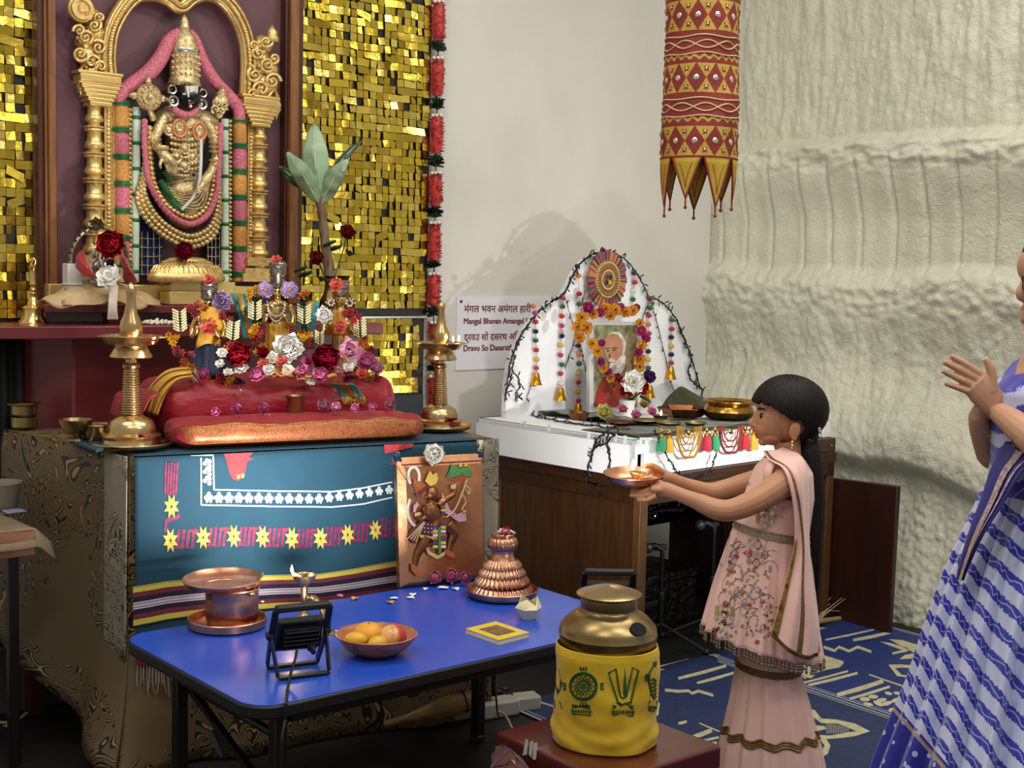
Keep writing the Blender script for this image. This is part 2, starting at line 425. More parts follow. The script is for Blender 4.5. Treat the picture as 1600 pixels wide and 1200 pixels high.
# ================================================================== RED AND GREEN HANGING GARLAND
def petal_pts(L, W, n=5, cup=.3, curl=.2):
    """petal in local x (length) / y (width) / z, as grid fn"""
    def f(u, v):
        s = u*2-1; r = v
        w_ = W*(math.sin(PI*min(1, r*.92+.06))**.7)*(1-.15*r)
        return V((L*r*(1-.25*curl*r), s*w_*.5, cup*L*(r*r*.8)+.35*W*s*s*(.3+cup)-curl*L*.35*r**4))
    return f
def flower(m, M, r, npet=8, layers=2, mi=0, open_=.5, W=.8, cmat=None, nu=4, nv=4, jit=.15, core=.12):
    """ruffled bloom: rings of cupped petals, its axis along +z of M"""
    for l in range(layers):
        f_ = 1-l/(layers+.35); n = max(4, int(npet*(.55+.45*f_)))
        tilt = (1-open_)*.9+l*(1.25/layers)*(.55+.4*(1-open_))
        for i in range(n):
            a = 2*PI*i/n+l*.7+R(-jit, jit); L = r*(f_*.75+.3)*R(.9, 1.08)
            fn = petal_pts(L, r*W*(.6+.5*f_)*R(.9, 1.1), cup=.25+.3*l/layers+R(-.06, .06), curl=R(.1, .5))
            Q = M @ Matrix.Rotation(a, 4, 'Z') @ Matrix.Translation((r*.03, 0, r*.06*l)) @ Matrix.Rotation(-min(1.35, tilt+R(-.08, .08)), 4, 'Y')
            m.grid(lambda u, v: Q @ fn(u, v), nu, nv, (mi[l % len(mi)] if isinstance(mi, (list, tuple)) else mi))
    if core and cmat is not None: m.ball((0, 0, r*.14), (r*core, r*core, r*core*.7), 8, 6, cmat, M)
red_pet = mat('red_petal', '#b3232a', .55, 0, '#7e1119', 30, sheen=.3)
red_net = mat('red_tinsel', '#c8352f', .4, 0, '#8f1a1a', 40, sheen=.3)
dk_leaf = mat('dark_leaf', '#23402a', .45, 0, '#15291a', 30)
pearl = mat('pearl', '#ece4d4', .25, 0, coat=.3)
GY = WY-.05
th = thing('flower_garland', 'long red flower garland with dark green leaf rosettes hanging beside the gold panels', 'garland', onY(677, 640, GY))
def gx(y): return 686-.0185*y if y < 500 else 681-.02*(y-480)
def fuzz(m, y0, y1, wpx, n, L, mi=0):
    for i in range(n):
        py = y0+(y1-y0)*(i+.5)/n; a_ = R(0, 6.28); p = onY(gx(py), py, GY)+V((math.cos(a_), math.sin(a_), 0))*(.020 if wpx > 8 else .006)
        M = TR(p, a_, R(-.5, .5), R(-1.2, .3)); fn = petal_pts(L*R(.7, 1.1), L*.7, curl=.5)
        m.grid(lambda u, v: M @ fn(u, v), 2, 3, mi)
for (a, b, k) in ((-22, -4, 'g'), (4, 64, 'r'), (66, 86, 'g'), (92, 150, 'r'), (154, 176, 'g'), (182, 240, 'r'), (243, 266, 'g'), (272, 322, 'r'), (322, 346, 'g'), (350, 410, 'r'), (408, 424, 'g'), (430, 478, 'r'), (480, 500, 'g'), (506, 566, 'r'), (568, 586, 'g'), (590, 640, 'r')):
    m = MB(); p0, p1 = onY(gx(a), a, GY), onY(gx(b), b, GY)
    if k == 'r':
        m.tube([p0.lerp(p1, q/6) for q in range(7)], [.020, .026, .028, .027, .028, .026, .02], 10)
        fuzz(m, a+2, b-2, 9, 150, .019); m.build('red_section', red_net, th)
        mm = MB()
        for s in (-6, 0, 6): mm.ball(onY(gx(a-2)+s, a-2, GY-.018), .007, 8, 6)
        mm.build('bead_ring', pearl, th)
    else:
        fuzz(m, a+5, b-5, 7, 60, .034); m.build('leaf_rosette', dk_leaf, th)
m = MB(); m.tube([onY(gx(y), y, GY) for y in range(-30, 650, 40)], .003, 6); m.build('cord', dk_leaf, th)

# ================================================================== RED ALTAR BENCH, FRAMED SHRINE BOARD AND DEITY
maroon = mat('maroon_paint', '#7c2b2e', .38, 0, '#682226', 5, .1, 60, coat=.2)
maroon_l = mat('maroon_lacquer', '#79262e', .35, 0, '#672028', 5, coat=.3)
BY = 4.34
ben = thing('altar_bench', 'dark red painted bench with a thick slab top carrying the framed deity', 'altar', (2.2, BY+.1, .0))
m = MB()
a = onY(115, 600, BY); l0 = onY(42, 600, BY+.13)
xr = onY(575, 600, BY).x
m.prism([(l0.x-.02, BY+.13), (a.x, BY), (xr, BY), (xr, WY-.04), (l0.x-.02, WY-.04)], 0, 1.24)
m.build('bench_body', maroon, ben, bev=.006)
SYF = 4.19; st = onY(300, 508, SYF); sb = onY(300, 527, SYF)
c0 = onY(60, 508, SYF).x; c1 = onY(599, 508, SYF).x
ZS = st.z
m = MB(); m.prism([(c0-.42, SYF+.18), (c0, SYF), (c1, SYF), (c1, WY-.045), (c0-.42, WY-.045)], sb.z, ZS)
m.build('slab_top', maroon_l, ben, bev=.004)
# low plinth board under the frame
ZP = onY(250, 477, 4.33).z
pl = thing('plinth', 'low maroon plinth board on stubby feet under the framed deity', 'plinth', (2.0, 4.4, ZS))
m = MB(); q = [onY(x, 480, 4.33).x for x in (172, 470)]
m.prism([(q[0]-.20, 4.40), (q[0], 4.33), (q[1]+.02, 4.33), (q[1]+.02, WY-.04), (q[0]-.20, WY-.04)], ZP-.028, ZP)
m.build('plinth_board', maroon, pl, bev=.003)
for x in (q[0]+.03, (q[0]+q[1])/2, q[1]-.08):
    m = MB(); m.box((x, 4.38, (ZS+ZP-.028)/2), (.05, .05, ZP-.028-ZS)); m.build('foot', maroon, pl)

FYB = 4.50   # face of the maroon back board
wood_br = wood('brown_frame_wood', '#62391c', '#94623a', .4, 'z', 5)
wood_dk = wood('dark_frame_wood', '#35190f', '#522c1a', .4, 'z', 5)
t = NT('maroon_board'); vec = t.coord('Object')
t.base(t.mix(t.noise(vec, 2.5, 4).outputs[0], lin('#573540'), lin('#6a4650'))); t.b.inputs['Roughness'].default_value = .45
mboard = t.mat
fr = thing('framed_shrine_board', 'tall maroon board in a moulded brown wooden frame with gilded pillars and arch', 'shrine board', (2.1, FYB, ZP))
xl = onY(60, 250, FYB-.03).x; xr_ = onY(473, 250, FYB-.03).x; zt = 2.66
m = MB(); m.box(((xl+xr_)/2, FYB+.012, (ZP+zt)/2), (xr_-xl, .024, zt-ZP)); m.build('back_board', mboard, fr)
for x0, x1, s in ((xl, onY(88, 250, FYB-.03).x, 1), (onY(443, 250, FYB-.03).x, xr_, -1)):
    wv = x1-x0; m = MB()
    for f0, f1, d, mi in ((0, .34, .035, 1), (.30, .46, .05, 0), (.44, .86, .065, 0), (.84, 1, .045, 1)):
        a_, b_ = (x0+wv*f0, x0+wv*f1) if s > 0 else (x1-wv*f0, x1-wv*f1)
        m.box(((a_+b_)/2, FYB-d/2+.005, (ZP+zt)/2), (abs(b_-a_), d, zt-ZP), mi)
    m.build('frame_rail', [wood_br, wood_dk], fr, bev=.005, seg=3)

# ---- gilded pillars and arch, traced at their own depth and given real thickness
def P(x, y, Y=4.47): return onY(x, y, Y)
def relief(m, pts, Y, th, mi=0):
    return m.slab([P(x, y, Y) for x, y in pts], (0, th, 0), mi)
def rope(m, pts, r, Y, n=8, mi=0, k=5, rad=None, beads=False):
    q = [P(x, y, Y if len(p_) < 3 else Y+p_[2]) for p_ in pts for x, y in [p_[:2]]]
    s = spline(q, k); rr = r*mpp(q[0])
    m.tube(s, [rr*f for f in spl1(rad, len(s))] if rad else rr, n, mi); return s
def curl(m, x, y, r, turns, Y, a=0, rad=3, sgn=1, mi=0):
    pts = []; N = int(14*turns)
    for i in range(N+1):
        q = i/N; an = a+sgn*turns*2*PI*q; rr = r*(1-.85*q)
        pts.append(P(x+rr*math.cos(an), y+rr*math.sin(an), Y-.012*q))
    k = mpp(pts[0]); m.tube(pts, [k*rad*(1-.5*i/N) for i in range(N+1)], 7, mi)
    m.ball(pts[-1], k*rad*1.0, 8, 6, mi)
def pillar(name, x0, x1, ycap, ybot, s):
    """capital, ringed turned shaft and beaded inner strip"""
    m = MB(); w_ = x1-x0
    cx = x0+w_*.40 if s > 0 else x1-w_*.40; hw = w_*.25
    c = P(cx, ycap, 4.44); k = mpp(c)*1.1; H = c.z-P(cx, ybot, 4.44).z
    prof = []; rr = hw*k
    for i in range(7):
        f0 = .13+.87*i/7; L_ = .87/7; g_ = 1+.45*i/7
        for q, r0 in ((0, 1.0), (.03, 1.3), (.08, 1.3), (.10, 1.05), (.14, 1.2), (.20, 1.2), (.22, .9), (.30, .84), (.55, .86), (.62, 1.0), (.70, 1.15), (.80, 1.18), (.86, 1.0), (.90, .8), (.97, .8)): prof.append((rr*r0*g_, -H*(f0+L_*q)))
    m.lathe(prof, 16, TR((c.x, 4.455, c.z)), 0)
    mc = MB()   # capital: stepped
    cw = w_*1.35*k
    for i, (f, dz, h) in enumerate(((1.12, 0, .012), (1.02, .012, .026), (1.10, .038, .008), (.96, .046, .014), (.86, .060, .014), (.76, .074, .014), (.66, .088, .014), (.56, .102, .016))):
        mc.box((P(cx+s*w_*.10, ycap, 4.44).x, 4.45, c.z-dz-h/2), (cw*f, .07, h))
    # inner strip with beads
    sx = x1-w_*.18 if s > 0 else x0+w_*.18
    a, b = P(sx, ycap+28, 4.46), P(sx, ybot, 4.46)
    m.box((a.x, 4.475, (a.z+b.z)/2), (w_*.34*k, .05, a.z-b.z))
    for i in range(46):
        z = a.z+(b.z-a.z)*(i+.5)/46; m.ball((a.x, 4.449, z), (.010, .006, .0085), 6, 4)
    for d in (-1, 1): m.box((a.x+d*w_*.15*k, 4.449, (a.z+b.z)/2), (.005, .012, a.z-b.z))
    # base
    for i, (f, h) in enumerate(((1.3, .03), (1.15, .02), (1.0, .03))): m.box((P(cx+s*w_*.12, ybot, 4.44).x, 4.45, P(cx, ybot, 4.44).z+.03*i+h/2), (cw*f*.85, .08, h))
    # hanging bud at the outer corner
    bx = x0-6 if s > 0 else x1+8
    q = P(bx, ycap+2, 4.45); kk = mpp(q)
    m.tube([P(bx+s*14, ycap+2, 4.45), P(bx+s*4, ycap-12, 4.45), P(bx-s*2, ycap+4, 4.45)], kk*4, 8)
    m.lathe([(.0001, 0), (5*kk, -3*kk), (8*kk, -12*kk), (6.5*kk, -16*kk), (7.5*kk, -19*kk), (3*kk, -28*kk), (.0001, -36*kk)], 12, TR(q))
    o = m.build(name, goldp, fr, ang=50); mc.build('capital', mat('plain_gold_paint', '#e0c07c', .34, .75), o, bev=.004, seg=3); return o
pillar('pillar', 132, 176, 112, 440, 1)
pillar('pillar', 384, 424, 150, 440, -1)
# arch band with cusp
m = MB()
arch = [(170, 118), (168, 88), (173, 50), (190, 16), (212, -6), (240, -10), (263, -2), (281, 10), (299, -3), (322, -10), (345, -2), (366, 22), (381, 56), (386, 95), (384, 150)]
s = [P(x, y, 4.455) for x, y in arch]; sp = spline(s, 8); kk = mpp(s[0])
m.tube(sp, kk*13, 10, flat=.55, upv=V((0, 1, 0)))
for off, r in ((-9.5, 2.6), (0, 3.4), (8, 2.2)):
    q = [];
    for i, p in enumerate(sp):
        a, b = sp[max(0, i-1)], sp[min(len(sp)-1, i+1)]; tt = (b-a).normalized(); nn = V((tt.z, 0, -tt.x))
        q.append(p+nn*off*kk+V((0, -.018, 0)))
    m.tube(q, kk*r, 7)
    if off == 0:
        for p in q[::1]: m.ball(p+V((0, -.004, 0)), kk*4.2, 6, 5)
m.build('arch', goldp, fr, ang=60)
# carved creatures either side of the arch
for name, cx, cy, s in (('carved_creature', 140, 62, 1), ('carved_creature', 412, 105, -1)):
    m = MB(); k = mpp(P(cx, cy))
    for dx, dy, rx, ry in ((0, 26, 20, 18), (6, -6, 15, 22), (-8, 4, 12, 16), (2, -34, 13, 16), (10, 40, 12, 10)):
        m.ball(P(cx+s*dx, cy+dy, 4.465), (rx*k*1.25, .035, ry*k), 12, 8)
    for dx, dy, r, tn, a, sg_ in ((-14, 22, 13, 1.6, 0, 1), (4, 34, 14, 1.5, 2, -1), (14, 12, 12, 1.5, 4, 1), (-6, -4, 12, 1.6, 1, -1), (-16, -14, 10, 1.3, 3, 1), (8, -22, 11, 1.5, 5, 1), (-4, -40, 10, 1.4, 0, -1), (16, -34, 9, 1.3, 2, 1), (18, 42, 11, 1.3, 2, 1)):
        curl(m, cx+s*dx, cy+dy, r, tn, 4.43, a, 3.2, sg_*s)
    rg = random.Random(cx)
    for i in range(46):
        a = rg.uniform(0, 6.28); rr = rg.uniform(.2, 1); m.ball(P(cx+s*2+22*rr*math.cos(a), cy+46*rr*math.sin(a), 4.437), rg.uniform(2, 4)*k, 6, 5)
    if s > 0:
        M = frame(P(126, 14, 4.43), V((1, 0, 0)), V((0, 0, 1)), V((0, -1, 0)))
        m.lathe([(.0001, .02), (6*k, .02), (7*k, .012), (11*k, .012), (12*k, .02), (17*k, .02), (18*k, .008), (20*k, .008), (21*k, 0)], 24, M)
    else:
        m.lathe([(9*k, 0), (11*k, 6*k), (8*k, 12*k), (9*k, 15*k), (4*k, 22*k), (.0001, 27*k)], 14, TR(P(425, 66, 4.44)))
    m.build(name, goldp, fr, ang=60)

# ------------------------------------------------------------------ the deity relief
pinkf = mat('pink_floral_roll', '#d97f8e', .5, 0, '#b04a62', 160, .6, 260, .004)
orangef = mat('orange_floral_roll', '#dca053', .5, 0, '#b3792f', 160, .6, 260, .004)
greenf = mat('green_binding', '#2f7d45', .45, 0, '#1d5a31', 60, .3, 200)
paleg = mat('pale_green_rope', '#b9d3be', .5, 0, '#d5e3d3', 120, .5, 240, .003)
blackst = mat('black_stone', '#0c0d10', .25)
whitest = mat('white_mark', '#cfcfcb', .5)
silverm = mat('silver', '#c9c6bd', .25, 1)
blue_cl = mat('blue_cloth', '#3c4a86', .6, 0, '#28356b', 40)
DB = ZP
de = thing('deity_statue', 'gold ornamented black faced deity standing before the maroon board with tall crown', 'statue', (P(290, 440, 4.4).x, 4.42, DB))
kd = mpp(P(290, 250, 4.42))
def dm(): return MB()
# body
m = dm(); relief(m, [(222, 186), (222, 236), (229, 285), (250, 322), (275, 346), (300, 353), (326, 338), (340, 308), (346, 262), (349, 190), (330, 172), (250, 170)], 4.475, .02); m.build('black_backing', mat('black_backing', '#120d0b', .6), de)  # flat dark panel behind the torso blackens the gaps around the arms
m = dm()
def el(cx, cy, rx, ry, Y=4.45, ty=.05, mi=0): m.ball(P(cx, cy, Y), (rx*kd*1.22, ty, ry*kd), 18, 12, mi)
el(288, 210, 28, 42, 4.455, .06); el(288, 255, 22, 34, 4.455, .055); el(290, 312, 36, 46, 4.455, .06)
el(262, 188, 20, 18); el(318, 190, 20, 18); el(288, 178, 30, 16)
bd = m.build('torso', goldl, de, ang=180)
m = dm()
for i in range(9):                                       # engraved bands and pendants over the torso
    y = 196+i*9.5; n = 9
    for j in range(n):
        x = 266+ (j+.5)*48/n; m.ball(P(x, y+3*math.sin(j*PI/(n-1)), 4.392), (.008, .006, .0075), 6, 5)
for x, y in ((264, 203), (288, 232), (276, 245), (300, 245), (288, 260)):
    m.lathe([(.0001, .012), (5*kd, .01), (6*kd, .004), (9*kd, .006), (10*kd, 0)], 12, frame(P(x, y, 4.395), V((1, 0, 0)), V((0, 0, 1)), V((0, -1, 0))))
for i in range(7):                                       # folds of the lower garment
    rope(m, [(262+i*3, 292+i*5), (285+i*5, 300+i*4), (318+i*1.5, 296-i*2)], 2.2, 4.392, 6)
m.build('ornaments', goldl, de, ang=60)
m = dm()
for pts in (((250, 282), (262, 300), (282, 322)), ((268, 310), (276, 322), (290, 330)), ((256, 268), (262, 275), (266, 284))): rope(m, pts, 5, 4.398, 8)
m.build('green_silk', greenf, de)
for (x, y) in ((281, 200), (312, 205)):
    m = dm(); M = frame(P(x, y, 4.385), V((1, 0, 0)), V((0, 0, 1)), V((0, -1, 0)))
    pts = [M @ V((9*kd*1.2*math.cos(a), 13*kd*math.sin(a), 0)) for a in [2*PI*i/24 for i in range(24)]]
    m.tube(pts, kd*2.4, 8, closed=True); md = m.build('medallion', mat('coral_enamel', '#c97f55', .4, .3), de)
    m = dm(); m.ball(P(x, y, 4.388), (8*kd, .008, 11*kd), 12, 8); m.ball(P(x, y-5, 4.38), (3*kd, .007, 4*kd), 8, 6); m.ball(P(x, y+4, 4.38), (5*kd, .007, 4*kd), 8, 6)
    m.build('medallion_relief', goldl, md)
# face, forehead mark, earrings
m = dm(); m.ball(P(293, 152, 4.40), (17*kd*1.2, .052, 20*kd), 20, 14); m.ball(P(296, 163, 4.365), (4*kd, .016, 6*kd), 10, 8)
fc = m.build('face', blackst, de, ang=180)
m = dm()
for pts in (((291, 134), (295, 134), (297, 151), (294, 152)), ((296, 134), (306, 134), (305, 152), (298, 151)), ((307, 134), (310, 134), (308, 151), (306, 152))):
    m.slab([P(x, y, 4.352) for x, y in pts], (0, .012, 0))
m.ball(P(298, 166, 4.352), (2.6*kd, .006, 2.6*kd), 8, 6)
m.build('forehead_mark', whitest, fc)
m = dm(); m.ball(P(288, 147, 4.352), (3.4*kd, .006, 1.6*kd), 8, 6); m.build('eye', whitest, fc)
m = dm(); rope(m, [(294, 161), (298, 162), (303, 160)], 1.3, 4.352, 6); m.build('lips', mat('lip_red', '#8a3a3a', .4), fc)
for x, y, r in ((267, 140, 7.5), (269, 158, 9), (315, 146, 7), (314, 163, 8.5)):
    m = dm(); M = frame(P(x, y, 4.385), V((1, 0, 0)), V((0, 0, 1)), V((0, -1, 0)))
    m.lathe([(r*kd*.62, 0), (r*kd*.66, .012), (r*kd*.95, .014), (r*kd*1.05, 0)], 20, M, 0)
    e = m.build('earring', silverm, de); m = dm(); m.ball(P(x, y, 4.385), (r*kd*.5, .01, r*kd*.5), 10, 8); m.build('stone', blackst if y < 150 else silverm, e)
# crown
m = dm(); c = P(288, 134, 4.44); k = kd
m.lathe([(25*k, -2*k), (27*k, 2*k), (24*k, 5*k), (24*k, 10*k), (22.5*k, 12*k), (23*k, 30*k), (22*k, 44*k), (22*k, 48*k), (23*k, 50*k), (23*k, 56*k), (22*k, 58*k), (20*k, 63*k), (18*k, 72*k), (12*k, 82*k), (8*k, 87*k), (8.5*k, 89*k), (7*k, 92*k), (7*k, 98*k), (4*k, 105*k), (.0001, 110*k)], 24, TR((c.x, 4.44, c.z)), 0, fn=lambda a, f: 1+.05*math.cos(12*a)*(f > .3 and f < .5))
for r in range(4):
    for j in range(9):
        a = PI*1.08+PI*.84*j/8; m.ball((c.x+23*k*math.cos(a), 4.44+23*k*math.sin(a), c.z+(16+9*r)*k), 2.6*k, 6, 5)
cw = m.build('crown', goldl, de, ang=50)
m = dm(); m.lathe([(23*k, 0), (23.8*k, 1*k), (23.8*k, 5*k), (23*k, 6*k)], 24, TR((c.x, 4.44, c.z+50*k))); m.build('crown_band', silverm, cw)
# discus and conch in the raised hands
M = frame(P(232, 152, 4.40), V((1, 0, 0)), V((0, 0, 1)), V((0, -1, 0)))
m = dm(); m.lathe([(.0001, .022), (4*k, .02), (5*k, .01), (9*k, .01), (10*k, .018), (12*k, .018), (13*k, .008), (17*k, .008), (18.5*k, .014), (20*k, .010), (20.5*k, 0)], 28, M)
for i in range(12): a = 2*PI*i/12; m.ball(M @ V((15*k*math.cos(a), 15*k*math.sin(a), .01)), 2.2*k, 6, 5)
for a in (0, PI/2, PI): m.ball(M @ V((23*k*math.cos(a), 23*k*math.sin(a), 0)), (5*k, .012, 6*k), 10, 8); m.ball(M @ V((28*k*math.cos(a), 28*k*math.sin(a), 0)), (3*k, .01, 3.5*k), 8, 6)
m.tube([P(234, 172, 4.41), P(240, 188, 4.415)], 5*k, 8)
m.build('discus', goldl, de, ang=50)
m = dm(); m.lathe([(.0001, -22*k), (5*k, -16*k), (10*k, -6*k), (13*k, 4*k), (12*k, 10*k), (8*k, 16*k), (9*k, 18*k), (5*k, 24*k), (6*k, 26*k), (.0001, 32*k)], 16, TR(P(344, 166, 4.41), ry=.15), fn=lambda a, f: 1+.08*math.cos(7*a))
for i in range(5): curl(m, 344+R(-8, 8), 160+i*5, 7, 1.1, 4.385, i, 2)
m.build('conch', goldl, de, ang=50)
# arms: blessing hand and hand on the hip
m = MB()
def limb(pts, rad, Y=4.42): 
    q = resample([P(x, y, Y+d) for x, y, d in pts], 14); m.tube(q, [r*kd for r in spl1(rad, 14)], 10)
limb([(258, 182, 0), (246, 205, -.01), (240, 222, -.03), (252, 236, -.05)], [9, 9, 8, 7])
limb([(252, 236, -.05), (262, 250, -.06), (270, 258, -.06)], [8, 10, 9])
for i in range(4): limb([(260+i*5, 254, -.065), (261+i*5, 264, -.07), (264+i*5, 274-abs(i-1.5)*2, -.068)], [3, 2.8, 2])
limb([(254, 248, -.06), (250, 256, -.07), (252, 264, -.07)], [3.4, 3, 2])
limb([(322, 190, 0), (334, 215, -.01), (338, 245, -.02), (330, 268, -.04)], [9, 9, 8, 7])
limb([(330, 268, -.04), (322, 280, -.05), (316, 290, -.05)], [7, 8, 6])
for i in range(4): limb([(320-i*1, 286+i*3, -.055), (312, 292+i*3, -.06), (306, 292+i*3, -.06)], [3, 2.8, 2])
b = blend(m, .004, 3); b.build('arms', goldl, de, ang=180)
m = dm()
for y in (218, 224, 230): rope(m, [(238, y), (244, y+2, -.03), (251, y)], 2.4, 4.395, 6)
for y in (222, 229, 236, 250, 257): rope(m, [(328, y), (336, y+1, -.03), (345, y)], 2.2, 4.40, 6)
m.lathe([(11*k, 0), (12*k, 3*k), (11*k, 6*k)], 14, TR(P(252, 234, 4.37)))
m.build('bangles', goldp, de)
m = dm(); M = frame(P(301, 273, 4.37), V((1, 0, 0)), V((0, 0, 1)), V((0, -1, 0))); m.lathe([(3.4*k, 0), (3.6*k, .008), (5.4*k, .008), (5.6*k, 0)], 16, M); jw = m.build('jewel_ring', silverm, de)
m = dm(); m.ball(P(301, 273, 4.368), 3.4*k, 10, 8); m.build('jewel', mat('garnet', '#3a0c14', .15), jw)
m = dm(); rope(m, [(314, 218), (314, 250), (311, 285), (302, 308), (284, 328)], 2.6, 4.375, 8); m.build('sash_cord', whitest, de)
# garlands of the statue
m = dm(); rope(m, [(281, 48), (265, 62), (250, 92), (230, 116), (205, 134), (188, 148), (187, 160)], 11, 4.44, 12, rad=[.5, .9, 1.1, 1.15, 1.1, 1, .9]); rope(m, [(297, 48), (306, 62), (318, 96), (336, 126), (356, 148), (372, 168), (374, 188)], 10, 4.44, 12, rad=[.4, .7, .9, .95, 1, 1, 1])
rope(m, [(270, 168), (280, 176), (296, 179), (308, 172)], 5.5, 4.375, 10)
m.build('shoulder_garland', pinkf, de, ang=180)
def striped(name, x, dx, segs, rpx):
    m = dm()
    for (y0, y1, mi) in segs:
        a, b_ = P(x+dx*(y0-160)/260, y0, 4.45), P(x+dx*(y1-160)/260, y1, 4.45); r = rpx*kd*1.15*(1.04 if mi == 2 else 1)
        n = 6; m.tube([a.lerp(b_, i/n) for i in range(n+1)], [r*(.93 if i in (0, n) else 1) for i in range(n+1)], 14, mi)
        if mi == 2:
            for f in (.2, .5, .8): m.tube([a.lerp(b_, f)+V((r*math.cos(q), r*math.sin(q), 0))*1.02 for q in [2*PI*i/16 for i in range(16)]], r*.09, 5, mi, closed=True)
    return m.build(name, [orangef, pinkf, greenf], de, ang=60)
def segs(y, n, h, first, yend):
    o = []; k_ = first
    while y < yend: o.append((y, y+9, 2)); o.append((y+9, min(yend, y+h), k_)); y += h; k_ = 1-k_
    return o
striped('striped_garland', 189, 4, segs(157, 0, 42, 0, 440), 11.5)
striped('striped_garland', 374, 0, segs(184, 0, 40, 0, 440), 10.5)
for x0, x1, yt, yb in ((213, 210, 168, 440), (351, 352, 186, 440)):
    m = dm(); n = 34; pts = [P(x0+(x1-x0)*i/n, yt+(yb-yt)*i/n, 4.44) for i in range(n+1)]
    m.tube(pts, 6*kd*1.15, 10, 0)
    rp_ = m.build('white_rope', paleg, de)
    m = dm()
    for i in range(2, n, 5): m.ball(pts[i], (7.2*kd*1.15, .02, 5*kd), 10, 6)
    m.build('green_knot', greenf, rp_)
    m = dm(); sg_ = -1 if x0 < 280 else 1
    for i in range(36): y = yt+(yb-yt)*(i+.5)/36; m.ball(P(x0+sg_*9, y, 4.425), 3.0*kd, 7, 5)
    m.build('bead_string', goldp, de)
m = dm(); U = [(226, 190), (226, 230), (233, 282), (252, 320), (275, 342), (300, 350), (324, 336), (337, 306), (342, 262), (345, 196)]
s = rope(m, U, 4.6, 4.385, 8, k=8)
for p in s[::2]: m.ball(p, 5.3*kd, 7, 5)
m.build('pink_garland', pinkf, de)
for j in range(4):
    m = dm(); off = 9+j*8.5
    Uo = [(233, 225), (236-off*.35, 262+off*.3), (236-off*.62, 290+off*.6), (252-off*.55, 322+off*.75), (275-off*.2, 343+off*.95), (300, 351+off), (324+off*.25, 338+off*.9), (338+off*.12, 305+off*.85), (341, 262+off*.7)]
    if j == 0: Uo = [(233, 200), (234, 240), (240, 285), (256, 316), (277, 333), (300, 340), (320, 326), (331, 300), (336, 255), (338, 200)]
    q = resample([P(x, y, 4.40+.006*j) for x, y in Uo], 44)
    for p in q: m.ball(p, (5.4*kd, .014, 4.6*kd), 8, 6)
    m.tube(q, 2.5*kd, 6); m.build('gold_garland', goldl if j % 2 else goldp, de)
for x0, x1 in ((217, 254), (322, 346)):                 # blue pleated cloth either side of the legs
    m = dm(); n = 8; a = 1 if x0 < 250 else 0
    m.grid(lambda u, v: P(x0+(x1-x0)*u, (335+22*u if a else 372-22*u)*(1-v)+432*v, 4.462+.006*math.cos(u*n*2*PI)), 48, 14)
    m.build('blue_pleats', blue_cl, de)
    m = dm()
    for i in range(5):
        y = 372+i*14; rope(m, [(x0+1, y), ((x0+x1)/2, y+1), (x1-1, y)], .8, 4.452, 5)
    for i in range(4): x = x0+(x1-x0)*(i+.5)/4; rope(m, [(x, 362), (x, 395), (x, 430)], .8, 4.452, 5)
    m.build('gold_piping', goldl, de)
# lotus pot pedestal
c = P(292, 441, 4.36); k = mpp(c)
m = dm(); m.lathe([(66*k, 0), (70*k, 3*k), (70*k, 9*k), (68*k, 11*k), (66*k, 14*k), (60*k, 22*k), (48*k, 29*k), (40*k, 31*k), (37*k, 35*k), (31*k, 38*k), (.0001, 40*k)], 44, TR((c.x, 4.36, c.z)) @ Matrix.Diagonal((.92, .40, 1, 1)))
for i in range(22):
    a = PI+PI*(i+.5)/22; M = TR((c.x, 4.36, c.z)) @ Matrix.Diagonal((.92, .40, 1, 1))
    pts = [M @ V((r*k*math.cos(a+d), r*k*math.sin(a+d), z*k)) for r, z, d in ((65.5, 15, -.065), (60, 23, -.06), (55.5, 26, 0), (60, 23, .06), (65.5, 15, .065))]; m.tube(pts, 1.1*k, 5)
    pts = [M @ V((r*k*math.cos(a), r*k*math.sin(a), z*k)) for r, z in ((47, 30), (39, 32.5))]; m.tube(pts, 1.6*k, 5)
m.build('lotus_base', goldp, de, ang=50)
# gilded steps below
gs = thing('gilded_steps', 'plain gilded block steps under the lotus base of the deity', 'step', (P(300, 470, 4.30).x, 4.36, ZP))
zA = P(300, 475, 4.34).z; 
def gbox(name, x0, x1, y0, y1, Y, Yb):
    a, b_ = P(x0, y1, Y), P(x1, y0, Y); m = MB(); m.box(((a.x+b_.x)/2, (Y+Yb)/2, (max(a.z, ZP)+b_.z)/2), (b_.x-a.x, Yb-Y, b_.z-max(a.z, ZP))); return m.build(name, gblk, gs, bev=.003)
gblk = mat('gilded_block', '#ead28c', .25, .6)
gbox('lower_step', 265, 372, 456, 476, 4.335, 4.42); gbox('upper_step', 267, 368, 441, 457, 4.37, 4.46); gbox('long_ledge', 77, 398, 447, 476, 4.425, 4.49)

